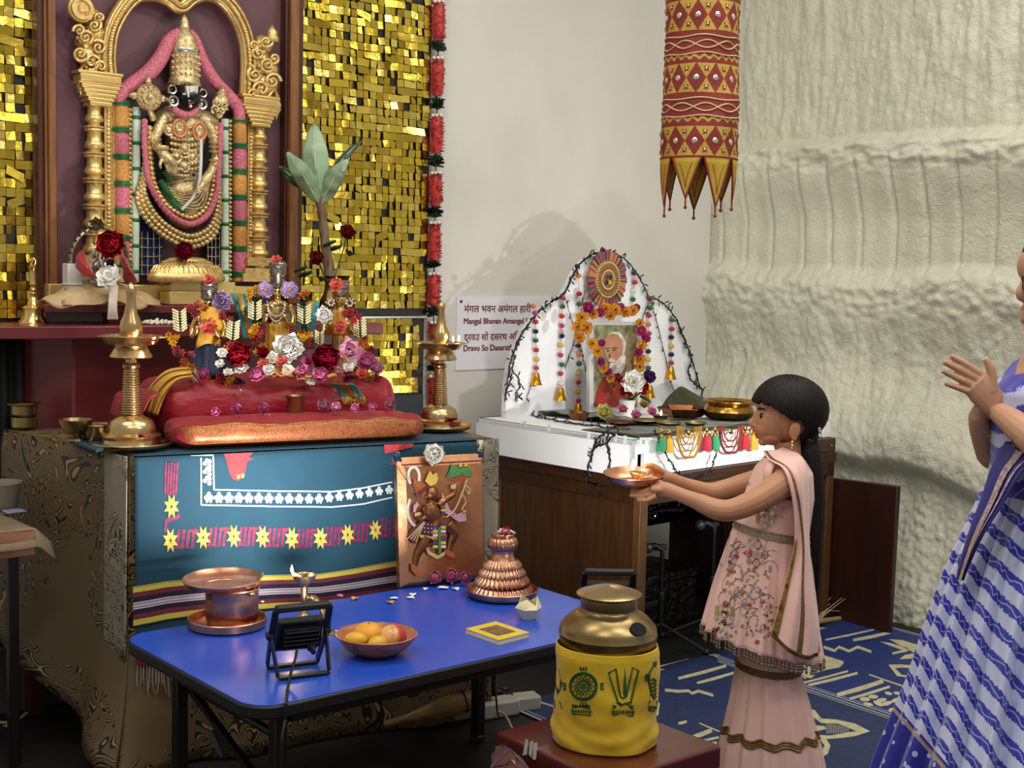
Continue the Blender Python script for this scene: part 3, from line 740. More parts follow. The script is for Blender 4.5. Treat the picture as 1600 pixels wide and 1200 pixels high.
# ================================================================== ALTAR TABLE, BROCADE AND TEAL CLOTH
ZT = .94
FL, FR, BL = onZ(207, 712, ZT), onZ(770, 686, ZT), onZ(5, 672, ZT)
BR = FR+(BL-FL)*.98+V((.22, 0, 0)); BR.y = min(BR.y, 4.32); BL.y = min(BL.y, 4.325)
AA = (FR-FL); ALEN = AA.length; AA.normalize(); AN = V((AA.y, -AA.x, 0))      # along the front edge, outward normal
tb = thing('altar_table', 'altar table hidden under its brocade and teal cloths', 'table', (2.1, 3.9, 0))
m = MB(); ins = .02
m.prism([(FL+AA*ins-AN*ins).to_2d()[:], (FR-AA*ins-AN*ins).to_2d()[:], (BR-AA*.03).to_2d()[:], (BL+AA*.03).to_2d()[:]], ZT-.045, ZT-.012)
m.build('tabletop', wood_dk, tb)
for p in (FL+AA*.06-AN*.06, FR-AA*.08-AN*.06, BL+AA*.08+AN*.06, BR-AA*.08+AN*.06):
    m = MB(); m.box((p.x, p.y, (ZT-.045)/2), (.045, .045, ZT-.045)); m.build('leg', wood_dk, tb)
def damask(name, base, dark, gold, sc1=9.0, rough=.5, metal=.5):
    t = NT(name); vec = t.coord('Object', (1, 1, 1))
    n = t.noise(vec, sc1, 1, .4, 2.3); k = t.math('MULTIPLY', n.outputs[0], 7.0); fr_ = t.math('FRACT', k)
    line = t.math('LESS_THAN', t.math('ABSOLUTE', t.math('SUBTRACT', fr_, .5)), .075)
    line2 = t.math('LESS_THAN', t.math('ABSOLUTE', t.math('SUBTRACT', fr_, .5)), .24)
    reg = t.noise(vec, sc1*.33, 1, .5, .6); msk = t.math('GREATER_THAN', reg.outputs[0], .43)
    fine = t.n('TexWave', {'Vector': t.coord('Object', (1, 1, 1)), 'Scale': 170.0, 'Distortion': 2.0}, bands_direction='Z')
    c0 = t.mix(t.math('MULTIPLY', fine.outputs[1], .35), lin(base), lin(gold))
    c1 = t.mix(t.math('MULTIPLY', line2, msk), c0, lin(dark)); c2 = t.mix(t.math('MULTIPLY', line, msk), c1, lin(gold))
    t.base(c2); t.b.inputs['Roughness'].default_value = rough
    t.link(t.math('MULTIPLY', t.math('MULTIPLY', line, msk), metal), t.b.inputs['Metallic'])
    t.bump(fine.outputs[1], .15, .001); return t.mat
broc = damask('brown_brocade', '#463a28', '#120c07', '#a88c58', 6.0)
broc_lit = damask('floodlit_brocade', '#7d786a', '#3c362b', '#b5ae96', 9)
# the cloth: top sheet with rolled edge, front fall to the floor, side fall with folds
SIDE = (BL-FL); SLEN = SIDE.length; SD = SIDE.normalized(); SN = V((-SD.y, SD.x, 0))
if SN.x > 0: SN = -SN
perim = []
def fall(o, along, nrm, L, z1, amp, flare, k, oth=None):
    def f(u, v):
        s = u*L; z = ZT-(ZT-z1(u))*v if v > 0 else ZT
        wv = amp*v**3*math.sin(k*s+2.1*math.sin(s*5))+flare(u)*v**4+.010*min(1, v*12)
        return o+along*s+nrm*wv+V((0, 0, z-o.z))+oth*((.07*v**4+.010*min(1, v*12))*math.exp(-(s/.09)**2))
    return f
bc = MB()
bc.grid(lambda u, v: (FL.lerp(FR, u)).lerp(BL.lerp(BR, u), v)+V((0, 0, .001)), 12, 8, 0)
bc.grid(fall(FL, AA, AN, ALEN, lambda u: .012, .022, lambda u: .05*math.exp(-(u/.10)**2)+.02, 17, SN), 90, 26, 0)
bc.grid(fall(FL, SD, SN, SLEN, lambda u: .03+.30*u, .035, lambda u: .07-.02*u, 11, AN), 60, 24, 0)
bc.grid(lambda u, v: (lambda q: FR+SD*(u*.7)+V((.012+.03*v+.02*v*math.sin(9*u), 0, -(ZT-.05)*v)))(0), 24, 16, 0)
o = bc.build('brocade_tablecloth', broc, ang=180, solid=.003)
tag(o, 'floor length brown and gold brocade cloth draped over the altar table', 'tablecloth')
# the same brocade at both front corners, floodlight painted in as silver grey
for lab, s0, s1 in (('silver grey brocade strip hanging at the left front corner of the altar table', -.085, .0), ('silver grey brocade strip hanging at the right end beside the copper plaque', ALEN-.075, ALEN+.012)):
    m = MB(); zb_ = .34
    if s0 < 0: m.grid(lambda u, v: FL+SD*(.11*(1-u))+SN*(.020+.006*v)+AA*(-.004)+AN*(.022*u+.004)+V((0, 0, .003-(ZT-zb_)*v)), 12, 14)
    else: m.grid(lambda u, v: FL+AA*(s0+(s1-s0)*u)+AN*(.028+.02*v+.008*math.sin(u*5))+V((0, 0, .004-(ZT-.18)*v)), 12, 18)
    tag(m.build('lit_brocade_strip', broc_lit, ang=180, solid=.003), lab, 'cloth')

# teal cloth with woven patterns
t = NT('teal_cotton'); vec = t.coord('Object')
wv1 = t.n('TexWave', {'Vector': vec, 'Scale': 260.0, 'Distortion': 1.0}, bands_direction='Z')
t.base(t.mix(t.math('MULTIPLY', t.noise(vec, 14, 4).outputs[0], .8), lin('#064459'), lin('#043248'))); t.b.inputs['Roughness'].default_value = .8; t.b.inputs['Sheen Weight'].default_value = .15
t.bump(wv1.outputs[1], .12, .001); teal = t.mat
T0 = onP(209, 715, FL, AN); SW = (onP(748, 690, FL, AN)-FL).dot(AA)
def cl(s, z, off=0):
    """surface of the hanging teal cloth: s metres along the table front, z height"""
    v = max(0, (ZT-z)/(ZT-.40)); fold = .010*v*math.sin(13*s+1.2*math.sin(6*s))+.006*v*math.sin(31*s)
    sag = .012*min(1, (ZT-z)/.02)
    q = FL+AA*s+AN*(.026+fold*(1-.6*min(1, v*1.3))+.004*v+off+sag*.4); q.z = z
    return q
tc = thing('teal_cloth', 'teal cotton cloth with yellow stars and striped border hanging over the altar front', 'cloth', cl(SW/2, .45))
m = MB()
ZB = .395
m.grid(lambda u, v: cl(u*SW, ZT-.002-(ZT-.002-ZB)*v), 90, 40)
m.grid(lambda u, v: cl(u*SW, ZT+.003).lerp(cl(u*SW, ZT+.004)-AN*(.05+.20*1), v)*1.0, 40, 4)
m.build('cloth_body', teal, tc, ang=180, solid=.0015)
def c2(x, y): p = onP(x, y, FL+AN*.045, AN); return (p-FL).dot(AA), p.z
def decal(m, poly, off, mi=0, closed=True, div=.02):
    """thin woven motif following the cloth: polygon in photo pixels put on the cloth surface"""
    st_ = [c2(x, y) for x, y in poly]; out = []
    for a, b_ in zip(st_, st_[1:]+st_[:1]):
        L = math.hypot(b_[0]-a[0], b_[1]-a[1]); n = max(1, int(L/div))
        out += [(a[0]+(b_[0]-a[0])*i/n, a[1]+(b_[1]-a[1])*i/n) for i in range(n)]
    vs = [cl(s, min(z, ZT-.003), off) for s, z in out]
    m.add(vs, [tuple(range(len(vs)))], mi)
def strip(m, top, bot, off, mi=0, n=60):
    """band between two pixel polylines (x, y)"""
    def at(L, f):
        x = L[0][0]+(L[-1][0]-L[0][0])*f
        for a, b_ in zip(L, L[1:]):
            if x <= b_[0]+1e-6: g = (x-a[0])/(b_[0]-a[0]); return (x, a[1]+(b_[1]-a[1])*g)
        return L[-1]
    m.grid(lambda u, v: cl(*c2(*[p+(q-p)*v for p, q in zip(at(top, u), at(bot, u))]), off), n, 2, mi)
mag = mat('magenta_thread', '#8e2350', .7, 0, '#5d1c46', 70, .3, 300)
yel = mat('yellow_thread', '#d8c45c', .7, 0, '#c0a63e', 60, .3, 300)
wht = mat('white_thread', '#cdd3d8', .7)
ystr = mat('yellow_stripe', '#c9bc4e', .75); mstr = mat('maroon_stripe', '#6e2338', .75); nstr = mat('navy_stripe', '#1b1430', .8); pstr = mat('pale_stripe', '#c3b2c6', .75)
# striped border: smooth run of the hem (x, y of top line, then thicknesses)
edge = [(209, 918), (260, 909), (320, 905), (380, 902), (440, 899), (500, 898), (560, 888), (628, 876), (690, 862), (745, 850)]
bands = [(0, 1.2, ystr), (2, 9.5, ystr), (9.5, 17, mstr), (17, 25, nstr), (25, 27.5, pstr), (28.5, 32.5, pstr), (33.5, 36, pstr), (36, 44, nstr), (44, 52, mstr), (52, 61, ystr), (62, 63.5, nstr)]
for nm, mt in (('yellow_stripe', ystr), ('maroon_stripe', mstr), ('navy_stripe', nstr), ('pale_stripe', pstr)):
    m = MB()
    for a, b_, q in bands:
        if q is mt:
            k = lambda x: .80+.2*min(1, abs(x-480)/270)
            strip(m, [(x, y+a*k(x)) for x, y in edge], [(x, y+b_*k(x)) for x, y in edge], .0022+.0004*a/10)
    m.build(nm, mt, tc, ang=180)
# yellow eight pointed stars with magenta key pattern
m = MB(); ms = MB()
stars = [(267, 845, 12, 19), (319, 841, 11.5, 18), (367, 839, 11.5, 18), (412, 840, 11, 18), (457, 842, 11, 18), (502, 842, 11, 17.5), (544, 836, 10.5, 17), (588, 829, 10, 16.5), (269, 792, 12, 19)]
for (x, y, rx, ry) in stars:
    ms = MB()
    for i in range(8):
        a = PI/8+i*PI/4; L = 1.06
        tip = (x+rx*L*math.cos(a), y+ry*L*math.sin(a)); c = .55
        l = (x+rx*c*math.cos(a-.42), y+ry*c*math.sin(a-.42)); r = (x+rx*c*math.cos(a+.42), y+ry*c*math.sin(a+.42))
        decal(ms, [(x+rx*.08*math.cos(a), y+ry*.08*math.sin(a)), l, tip, r], .0040)
    ms.build('star_motif', yel, tc, ang=180)
prev = None
for (x, y, rx, ry), (x2, y2, _, _) in zip(stars[:8], stars[1:8]+[(632, 821, 10, 16)]):
    xm, ym = (x+x2)/2, (y+y2)/2; h = 15; wq = (x2-x)*.28
    for d in (-1.0, -.45, .1, .65):
        decal(m, [(xm+wq*(d), ym-h), (xm+wq*(d+.36), ym-h), (xm+wq*(d+.10), ym+h), (xm+wq*(d-.26), ym+h)], .0026)
    decal(m, [(xm-wq*1.2, ym+h-5), (xm-wq*.2, ym+h-5), (xm-wq*.2, ym+h), (xm-wq*1.5, ym+h)], .0026)
    decal(m, [(xm+wq*.2, ym-h), (xm+wq*1.5, ym-h), (xm+wq*1.2, ym-h+5), (xm+wq*.2, ym-h+5)], .0026)
for i in range(5): decal(m, [(259+i*4.6, 724+i%2*2), (262.4+i*4.6, 722), (261+i*4.2, 772), (257.5+i*4.2, 776)], .0026)
decal(m, [(258, 812), (278, 806), (279, 802), (282, 802), (282, 810), (262, 818), (261, 832), (257, 832)], .0026)
decal(m, [(612, 722), (624, 718), (634, 716), (634, 722), (612, 728)], .0026)
m.build('magenta_weave', mag, tc, ang=180); pass
# white border with paired flowers
m = MB()
def line(a, b_, w_=1.1):
    dx, dy = b_[0]-a[0], b_[1]-a[1]; L = math.hypot(dx, dy); nx, ny = -dy/L*w_, dx/L*w_
    decal(m, [(a[0]-nx, a[1]-ny), (b_[0]-nx, b_[1]-ny), (b_[0]+nx, b_[1]+ny), (a[0]+nx, a[1]+ny)], .0028)
top = [(336, 766), (420, 768), (520, 769), (570, 763), (615, 754)]; bot = [(316, 790), (420, 792), (520, 793), (570, 788), (615, 778)]
for L in (top, bot):
    for a, b_ in zip(L, L[1:]): line(a, b_)
line((316, 716), (316, 790)); line((335, 714), (336, 766)); line((300, 712), (336, 712), 1.3)
for i in range(19):
    f = i/18; x = 328+f*282; yt_ = 778.5+1.5*f*2 if f < .6 else 780.5-(f-.6)*36; sc_ = 1-.18*f
    for dx, dy, r in ((-4, 0, 4), (4, 0, 4), (0, -5.5, 3.8), (-2.8, 6, 2.4), (2.8, 6, 2.4), (0, 2, 3)): decal(m, ell(x+dx*sc_, yt_+dy*sc_, r*sc_*.9, r*sc_, 10), .0030+.0001*(i % 2), div=1)
for y in (725, 738, 752):
    for dx, dy, r in ((-4, 0, 3.6), (3, -3, 3.6), (3, 4, 3.6), (-1, -5, 3)): decal(m, ell(326+dx, y+dy, r, r, 10), .0030, div=1)
m.build('white_border', wht, tc, ang=180)
redcl = mat('red_cotton', '#b8383f', .75, 0, '#a02c36', 20)
m = MB(); decal(m, [(352, 708), (398, 704), (391, 714), (398, 718), (388, 722), (384, 744), (374, 752), (366, 750), (360, 740)], .0034)
m.build('red_flap', redcl, tc, ang=180)
m = MB(); decal(m, [(372, 744), (376, 742), (376, 748), (372, 749)], .0042); decal(m, [(378, 742), (383, 740), (383, 747), (379, 748)], .0042); m.build('flap_bead', yel, tc, ang=180)
m = MB(); m.grid(lambda u, v: cl(c2(603, 690)[0]+u*.10, ZT-.0-.0+.002-v*.028*(1-.6*u), .0046), 8, 4); m.build('red_corner', redcl, tc, ang=180)
# red end of the cloth with a knotted fringe, seen under the blue table
m = MB(); m.grid(lambda u, v: cl(.0+u*.135, ZB+.012-.075*v-.012*u, .004+.006*math.sin(9*u)), 12, 6); m.build('red_end', mat('dark_red_weave', '#6a1720', .8), tc, ang=180)
m = MB()
for i in range(16):
    p = cl(.004+i*.0085, ZB-.066-.012*i/16, .006); L = R(.05, .10)
    m.tube([p, p+V((R(-.004, .004), R(-.006, .002), -L*.5)), p+V((R(-.01, .01), R(-.008, .003), -L))], [.0016, .0022, .0012], 5)
m.build('fringe', mat('pale_fringe', '#9c8d88', .85), tc)
# navy folded cloth at the left of the lamp
m = MB()
a = onZ(108, 693, ZT+.012); b_ = onZ(150, 708, ZT+.012); c = onZ(210, 690, ZT+.012); d = onZ(120, 676, ZT+.012)
m.slab([d, a, b_, c], (0, 0, .012)); tag(m.build('folded_cloth', mat('navy_cloth', '#1d3a4a', .8), bev=.004), 'folded dark teal cloth under the small brass bowls', 'cloth')

# ================================================================== BRASS LAMPS
ZL = ZT+.006
def tall_lamp(px_, py_, k, label, flames, zt_=None):
    p = onZ(px_, py_, ZL); k = mpp(p)*k
    tr = thing('brass_tray', 'round brass tray under the tall brass lamp '+('beside the teal cloth corner at left' if px_ < 400 else 'beside the white sign'), 'tray', p, 'brass trays under the lamps')
    m = MB(); m.lathe([(.0001, 0), (52*k, 0), (63*k, 6*k), (66*k, 10*k), (65*k, 11*k), (61*k, 8*k), (51*k, 3*k), (.0001, 3*k)], 40, TR(p)); m.build('tray_dish', brass, tr)
    q = p+V((0, 0, 3.2*k))
    th = thing('brass_oil_lamp', label, 'oil lamp', q, 'tall brass oil lamps on the altar')
    L = lambda prof, name, fn=None, n=32: (lambda mm: (mm.lathe([(r*k, z*k) for r, z in prof], n, TR(q), 0, fn), mm.build(name, brass, th))[1])(MB())
    L([(.001, 0), (48, 0), (46, 4), (44, 12), (46, 16), (46, 18), (38, 22), (37, 30), (33, 40), (22, 46), (16, 50), (.001, 50)], 'base')
    L([(15.5, 50)]+[(r, 50+i*70/18+j) for i in range(18) for r, j in ((14.4-4.6*i/18, .1), (16.4-4.6*i/18, .9), (16.6-4.6*i/18, 1.9), (16.2-4.6*i/18, 2.8), (14.4-4.6*i/18, 3.5))]+[(11, 121), (13.5, 124), (13.5, 127), (9, 131), (8, 140)], 'stem')
    L([(8, 139), (30, 138), (33, 140), (27, 150), (24, 155), (25, 157), (37, 160), (44, 168), (48, 172), (47, 173), (36, 165), (24, 161), (.001, 161)], 'oil_bowl', None, 40)
    m = MB()
    for i in range(5):
        a = 2*PI*i/5+.5; m.grid(lambda u, v: (q.x+(44+9*v)*k*math.cos(a+(u-.5)*.3*(1-v)), q.y+(44+9*v)*k*math.sin(a+(u-.5)*.3*(1-v)), q.z+(171.5-1.5*math.sin(PI*u)*(1-v))*k), 6, 3)
    m.build('wick_spout', brass, th, solid=.002)
    L([(10, 160), (10, 164), (12, 166), (17, 176), (18, 184), (16, 194), (10.5, 206), (7.5, 222), (7, 232), (8, 238), (8.4, 244), (6, 250), (2, 254), (.001, 256)], 'finial')
    for fx, fy in flames:
        fp = onD(fx, fy, dep(q)-.05); m = MB(); m.lathe([(.0001, -.006), (.0035, 0), (.003, .006), (.0001, .016)], 8, TR(fp)); m.build('flame', flame_m, th)
        ld = lamp('lamp_flame_glow', 'POINT', fp+V((0, -.01, .012)), fp+V((0, 1, 0)), .25, (1, .62, .3), shadow_soft_size=.01)
    return th, q, k
tall_lamp(205, 700, 1.0, 'tall brass oil lamp on the left front corner of the altar table', ((218, 536), (239, 535)))
tall_lamp(686, 672, .78, 'tall brass oil lamp at the right end of the altar beside the white sign', ((708, 532), (717, 531)))
petal_m = mat('crimson_petal', '#9c1a3a', .5, 0, '#7a0f2a', 40)
for (x, y, z, lab) in ((226, 683, .03, 'crimson petal on the base of the left brass lamp'), (703, 657, .03, 'crimson petal on the base of the right brass lamp'), (708, 668, .012, 'crimson petal in the tray of the right brass lamp')):
    p = onD(x, y, dep(onZ(205, 700, ZL) if x < 400 else onZ(686, 672, ZL))-.055); m = MB(); fn = petal_pts(.05, .04); M = TR(p, R(0, 6), 0, .3)
    m.grid(lambda u, v: M @ (fn(u, v)-V((.025, 0, 0))), 5, 5); tag(m.build('petal', petal_m, ang=180, solid=.001), lab, 'petal')

# small brass bowls, hand bell, jar at the left
def lathe_thing(name, label, cat, p, prof, mt, n=30, k=None, group=None, M=None, bev=0, ang=40):
    k = k or mpp(p); m = MB(); m.lathe([(max(.0001, r*k), z*k) for r, z in prof], n, TR(p) @ (M or Matrix())); o = m.build(name, mt, at=p, ang=ang)
    return tag(o, label, cat, group)
p = onZ(119, 688, ZT+.024)
lathe_thing('brass_bowl', 'small footed brass bowl on the dark folded cloth beside the left lamp', 'bowl', p, [(.1, 0), (13, 0), (12, 3), (8, 5), (9, 9), (20, 16), (25, 28), (26.5, 33), (25, 33), (19, 19), (.1, 14)], brass_old)
p = onZ(151, 687, ZT+.024)
lathe_thing('brass_bowl', 'small round brass bowl touching the tray of the left lamp', 'bowl', p, [(.1, 0), (17, 0), (21, 8), (21.5, 20), (24.5, 24), (24, 25), (20, 22), (18, 10), (.1, 5)], brass_old)
p = onZ(38, 671, ZT+.002)
lathe_thing('brass_pot', 'small brass pot under an upturned pot on the altar edge at far left', 'pot', p, [(.1, 0), (15, 0), (19.5, 5), (19.5, 20), (17, 20), (17, 4), (.1, 3)], brass_old)
lathe_thing('brass_pot', 'brass pot with flared rim stacked on the small pot at far left', 'pot', p+V((0, 0, 20.5*mpp(p))), [(.1, 0), (16, 0), (19.5, 4), (19.5, 17), (26, 20), (26, 21), (18, 19), (17, 5), (.1, 3)], brass_old)
p = onZ(24, 660, ZT+.002); k = mpp(p)
jr = thing('spice_jar', 'small clear jar with white lid and red label at the far left of the altar', 'jar', p)
m = MB(); m.lathe([(.0001, 0), (12*k, 0), (12.5*k, 2*k), (12.5*k, 34*k), (.0001, 34*k)], 20, TR(p)); m.build('jar_body', mat('pale_jar', '#b9b2a4', .25), jr)
m = MB(); m.lathe([(.0001, 34*k), (13.5*k, 34*k), (13.5*k, 52*k), (12*k, 54*k), (.0001, 54*k)], 20, TR(p)); m.build('lid', mat('clear_lid', '#a9a599', .2), jr)
m = MB(); m.lathe([(12.8*k, 6*k), (12.8*k, 20*k)], 20, TR(p)); m.build('label', mat('red_label', '#b5372c', .5), jr)
# hand bell on the slab
p = onY(52, 500, 4.43); p.z = ZS; k = mpp(p)
hb = thing('hand_bell', 'brass hand bell with tall ringed handle standing on the dark red slab', 'bell', p)
m = MB(); m.lathe([(r*k, z*k) for r, z in [(18, 1), (22.5, 0), (22, 2), (17, 8), (14.5, 18), (14, 22), (17, 23), (16.5, 25), (10, 27), (8.5, 34), (5, 40), (.1, 41)]], 32, TR(p)); m.build('bell_body', brass_br, hb)
m = MB(); m.lathe([(r*k, z*k) for r, z in [(4.5, 39), (4, 44), (5, 46), (4, 49), (5.2, 52), (4, 55), (4.2, 58), (5.6, 60), (5.2, 63), (4.6, 66), (5, 80), (5.6, 84), (7, 87), (5, 89), (.1, 90)]], 20, TR(p))
m.build('bell_handle', brass_br, hb)
m = MB()
for i in range(5): a = 2*PI*i/5; m.tube([p+V((0, 0, 89*k)), p+V((5*k*math.cos(a), 5*k*math.sin(a), 92*k)), p+V((4*k*math.cos(a+.6), 4*k*math.sin(a+.6), 97*k)), p+V((1*k*math.cos(a), 1*k*math.sin(a), 101*k))], 1.3*k, 6)
m.build('crest', brass_br, hb)

# ================================================================== RED SATIN SEAT
t = NT('crimson_satin'); vec = t.coord('Object')
t.base(t.mix(t.noise(vec, 5, 3).outputs[0], lin('#a3162c'), lin('#8a1024'))); t.b.inputs['Roughness'].default_value = .42
t.b.inputs['Sheen Weight'].default_value = .12; t.b.inputs['Specular IOR Level'].default_value = .4
t.bump(t.noise(t.coord('Object', (1, 1, 2.2)), 16, 3, .5, .6).outputs[0], .35, .012); satin = t.mat
t = NT('gold_brocade_border'); vec = t.coord('Object')
n = t.noise(vec, 42, 2, .5, 1.5); fr_ = t.math('FRACT', t.math('MULTIPLY', n.outputs[0], 8.0)); ln = t.math('LESS_THAN', t.math('ABSOLUTE', t.math('SUBTRACT', fr_, .5)), .26)
t.base(t.mix(ln, lin('#7d2c1c'), lin('#9c6c38'))); t.link(t.math('MULTIPLY', ln, .4), t.b.inputs['Metallic']); t.b.inputs['Roughness'].default_value = .45
t.bump(ln, .3, .002); gbord = t.mat
def ad(s, d, z): q = FL+AA*s-AN*d; q.z = z; return q
sC0 = c2(272, 700)[0]+.02; sC1 = c2(683, 680)[0]; ZC = ZT+.007
def cushion_pt(s0, s1, d0, d1, z0, z1, u, v, amp=.006):
    """rounded cushion: u along, v around its section (0..1 from the front foot over the top)"""
    e = min(1, min(u, 1-u)/.07); e = math.sqrt(max(0, 1-(1-e)**2))
    a = v*2*PI; cx, cz = -math.cos(a), math.sin(a)
    sx = math.copysign(abs(cx)**.55, cx); sz = math.copysign(abs(cz)**.75, cz)
    s = s0+(s1-s0)*u; dm_, zm = (d0+d1)/2, (z0+z1)/2
    w_ = noise.noise(V((s*9, math.cos(a)*1.6, math.sin(a)*1.6+z0*7)))*amp*2
    return ad(s, dm_+(d1-d0)/2*sx*(.25+.75*e if 0 < u < 1 else .002), zm+((z1-z0)/2)*sz*(.15+.85*e if 0 < u < 1 else .002)+w_*(1 if cz > -.3 else 0)-.0*e)
cu = thing('red_cushion', 'long crimson satin cushion with a gold brocade border along the altar front', 'cushion', ad((sC0+sC1)/2, .11, ZC))
m = MB(); m.grid(lambda u, v: cushion_pt(sC0, sC1, .0, .235, ZC, ZC+.082, u, v), 110, 40, cu=False); m.build('cushion_body', satin, cu, ang=180)
m = MB()
def bord(u, v):
    p = cushion_pt(sC0+.004, sC1-.003, .0, .235, ZC, ZC+.082, u, (.80+.30*v) % 1)
    return p+AN*.003+V((0, 0, .0012+.005*noise.noise(V((u*14, 3, v)))*(1 if v > .8 else 0)))
m.grid(bord, 110, 10); m.build('gold_border', gbord, cu, ang=180, solid=.0015)
m = MB(); m.tube([cushion_pt(sC0+.004, sC1-.003, .0, .235, ZC, ZC+.082, i/90, .095)+AN*.003 for i in range(91)], .0028, 6); m.build('gold_piping', gold_thread, cu)
ZU = ZC+.18
m = MB(); sAt = lambda x, y, d: (onP(x, y, FL-AN*d, AN)-FL).dot(AA)
su0, su1 = sAt(246, 640, .24), sAt(628, 640, .24)
m.grid(lambda u, v: cushion_pt(su0, su1, .215, .62, ZC, ZU, u, v, .015), 100, 44, cu=False)
tag(m.build('satin_plinth', satin, ang=180), 'raised block draped in crimson satin on which the three idols stand', 'seat')
m = MB()   # gathered cloth spilling at the left end of the seat
m.grid(lambda u, v: ad(su0-.02-.055*math.sin(PI*v)-.02*v+.012*math.sin(u*19+v*3), .16+.34*u, ZC+.0+(.15-.13*v)+.012*math.sin(v*13+u*5)), 34, 22)
tag(m.build('satin_drape', satin, ang=180, solid=.004), 'gathered fold of crimson satin spilling over the left end of the seat', 'cloth')
yelcl = mat('mustard_silk', '#d9ac40', .5, 0, '#b98a2c', 8, .3, 30, .01, sheen=.3)
m = MB()
ya_ = resample([onP(x, y, FL-AN*.27, AN) for x, y in ((292, 573), (262, 578), (242, 592), (229, 612), (222, 640))], 24); yb_ = resample([onP(x, y, FL-AN*.24, AN) for x, y in ((300, 590), (280, 594), (266, 606), (254, 624), (244, 648))], 24)
m.grid(lambda u, v: ya_[int(round(v*23))].lerp(yb_[int(round(v*23))], u)+AN*(.014*math.sin(u*17+v*3)+.02*math.sin(PI*u)), 30, 23)
tag(m.build('yellow_silk_cloth', yelcl, ang=180, solid=.005), 'mustard yellow silk cloth slipping off the left end of the red seat', 'cloth')

# ================================================================== FLOWERS
def facing(p, tilt=.35, side=0):
    """frame at p whose z axis looks to the viewer side, tilted upward"""
    z = (V((-.64+side, -.76, 0)).normalized()*math.cos(tilt)+V((0, 0, math.sin(tilt)))).normalized(); x = V((0, 0, 1)).cross(z).normalized(); y = z.cross(x)
    return frame(V(p), x, y, z)
rose_red = mat('rose_red_silk', '#b3122a', .55, 0, '#7d0a1c', 30, spec=.2, sss=.2)
crimson = mat('crimson_silk', '#a20e35', .5, 0, '#6b0824', 30, spec=.2, sss=.2)
whitefl = mat('white_silk_petal', '#f6f4f0', .6, 0, '#efece6', 30, spec=.15, sss=.4)
pinkfl = mat('pink_petal', '#d97fa8', .5, 0, '#c05f90', 30, spec=.2, sss=.2)
pinkl = mat('pale_pink_petal', '#dca6bd', .5, 0, '#c9849f', 30, spec=.2, sss=.2)
lilac = mat('lilac_petal', '#b9a2c9', .5, 0, '#9d84b3', 30, spec=.2, sss=.2)
salmon = mat('salmon_petal', '#e0786d', .5, 0, '#cf5d55', 30, spec=.2, sss=.2)
marig = mat('marigold_yellow', '#d9a331', .6, 0, '#c4841c', 40, spec=.2, sss=.2)
purp = mat('purple_petal', '#6a3a78', .6, 0, '#4c2559', 40, spec=.2, sss=.2)
greenl = mat('fresh_leaf', '#4c6b3a', .5, 0, '#35522a', 20)
dryp = mat('dry_petal', '#d9a66a', .6, 0, '#c4854a', 30, spec=.2, sss=.2)
def bloom(name, label, cat, p, r, mt, tilt=.5, npet=8, layers=3, open_=.5, core=None, side=0, group=None, W=.9, cs=.16, stem=None):
    th = thing(name, label, cat, p, group); m = MB(); M = facing(p, tilt, side)
    flower(m, M, r, npet, layers, 0, open_, W); m.build('petals', mt, th, ang=180)
    if core is not None:
        m = MB(); m.ball((0, 0, r*.16), (r*cs, r*cs, r*cs*.8), 10, 7, 0, M); m.build('flower_centre', core, th)
    if stem:
        m = MB(); m.tube(stem, .003, 6); m.build('stem', greenl, th)
    return th
UD = .33
def seat(x, y, d=None):  # point above the seat at pixel, at given depth behind the altar front
    return onP(x, y, FL-AN*(d if d is not None else UD), AN)
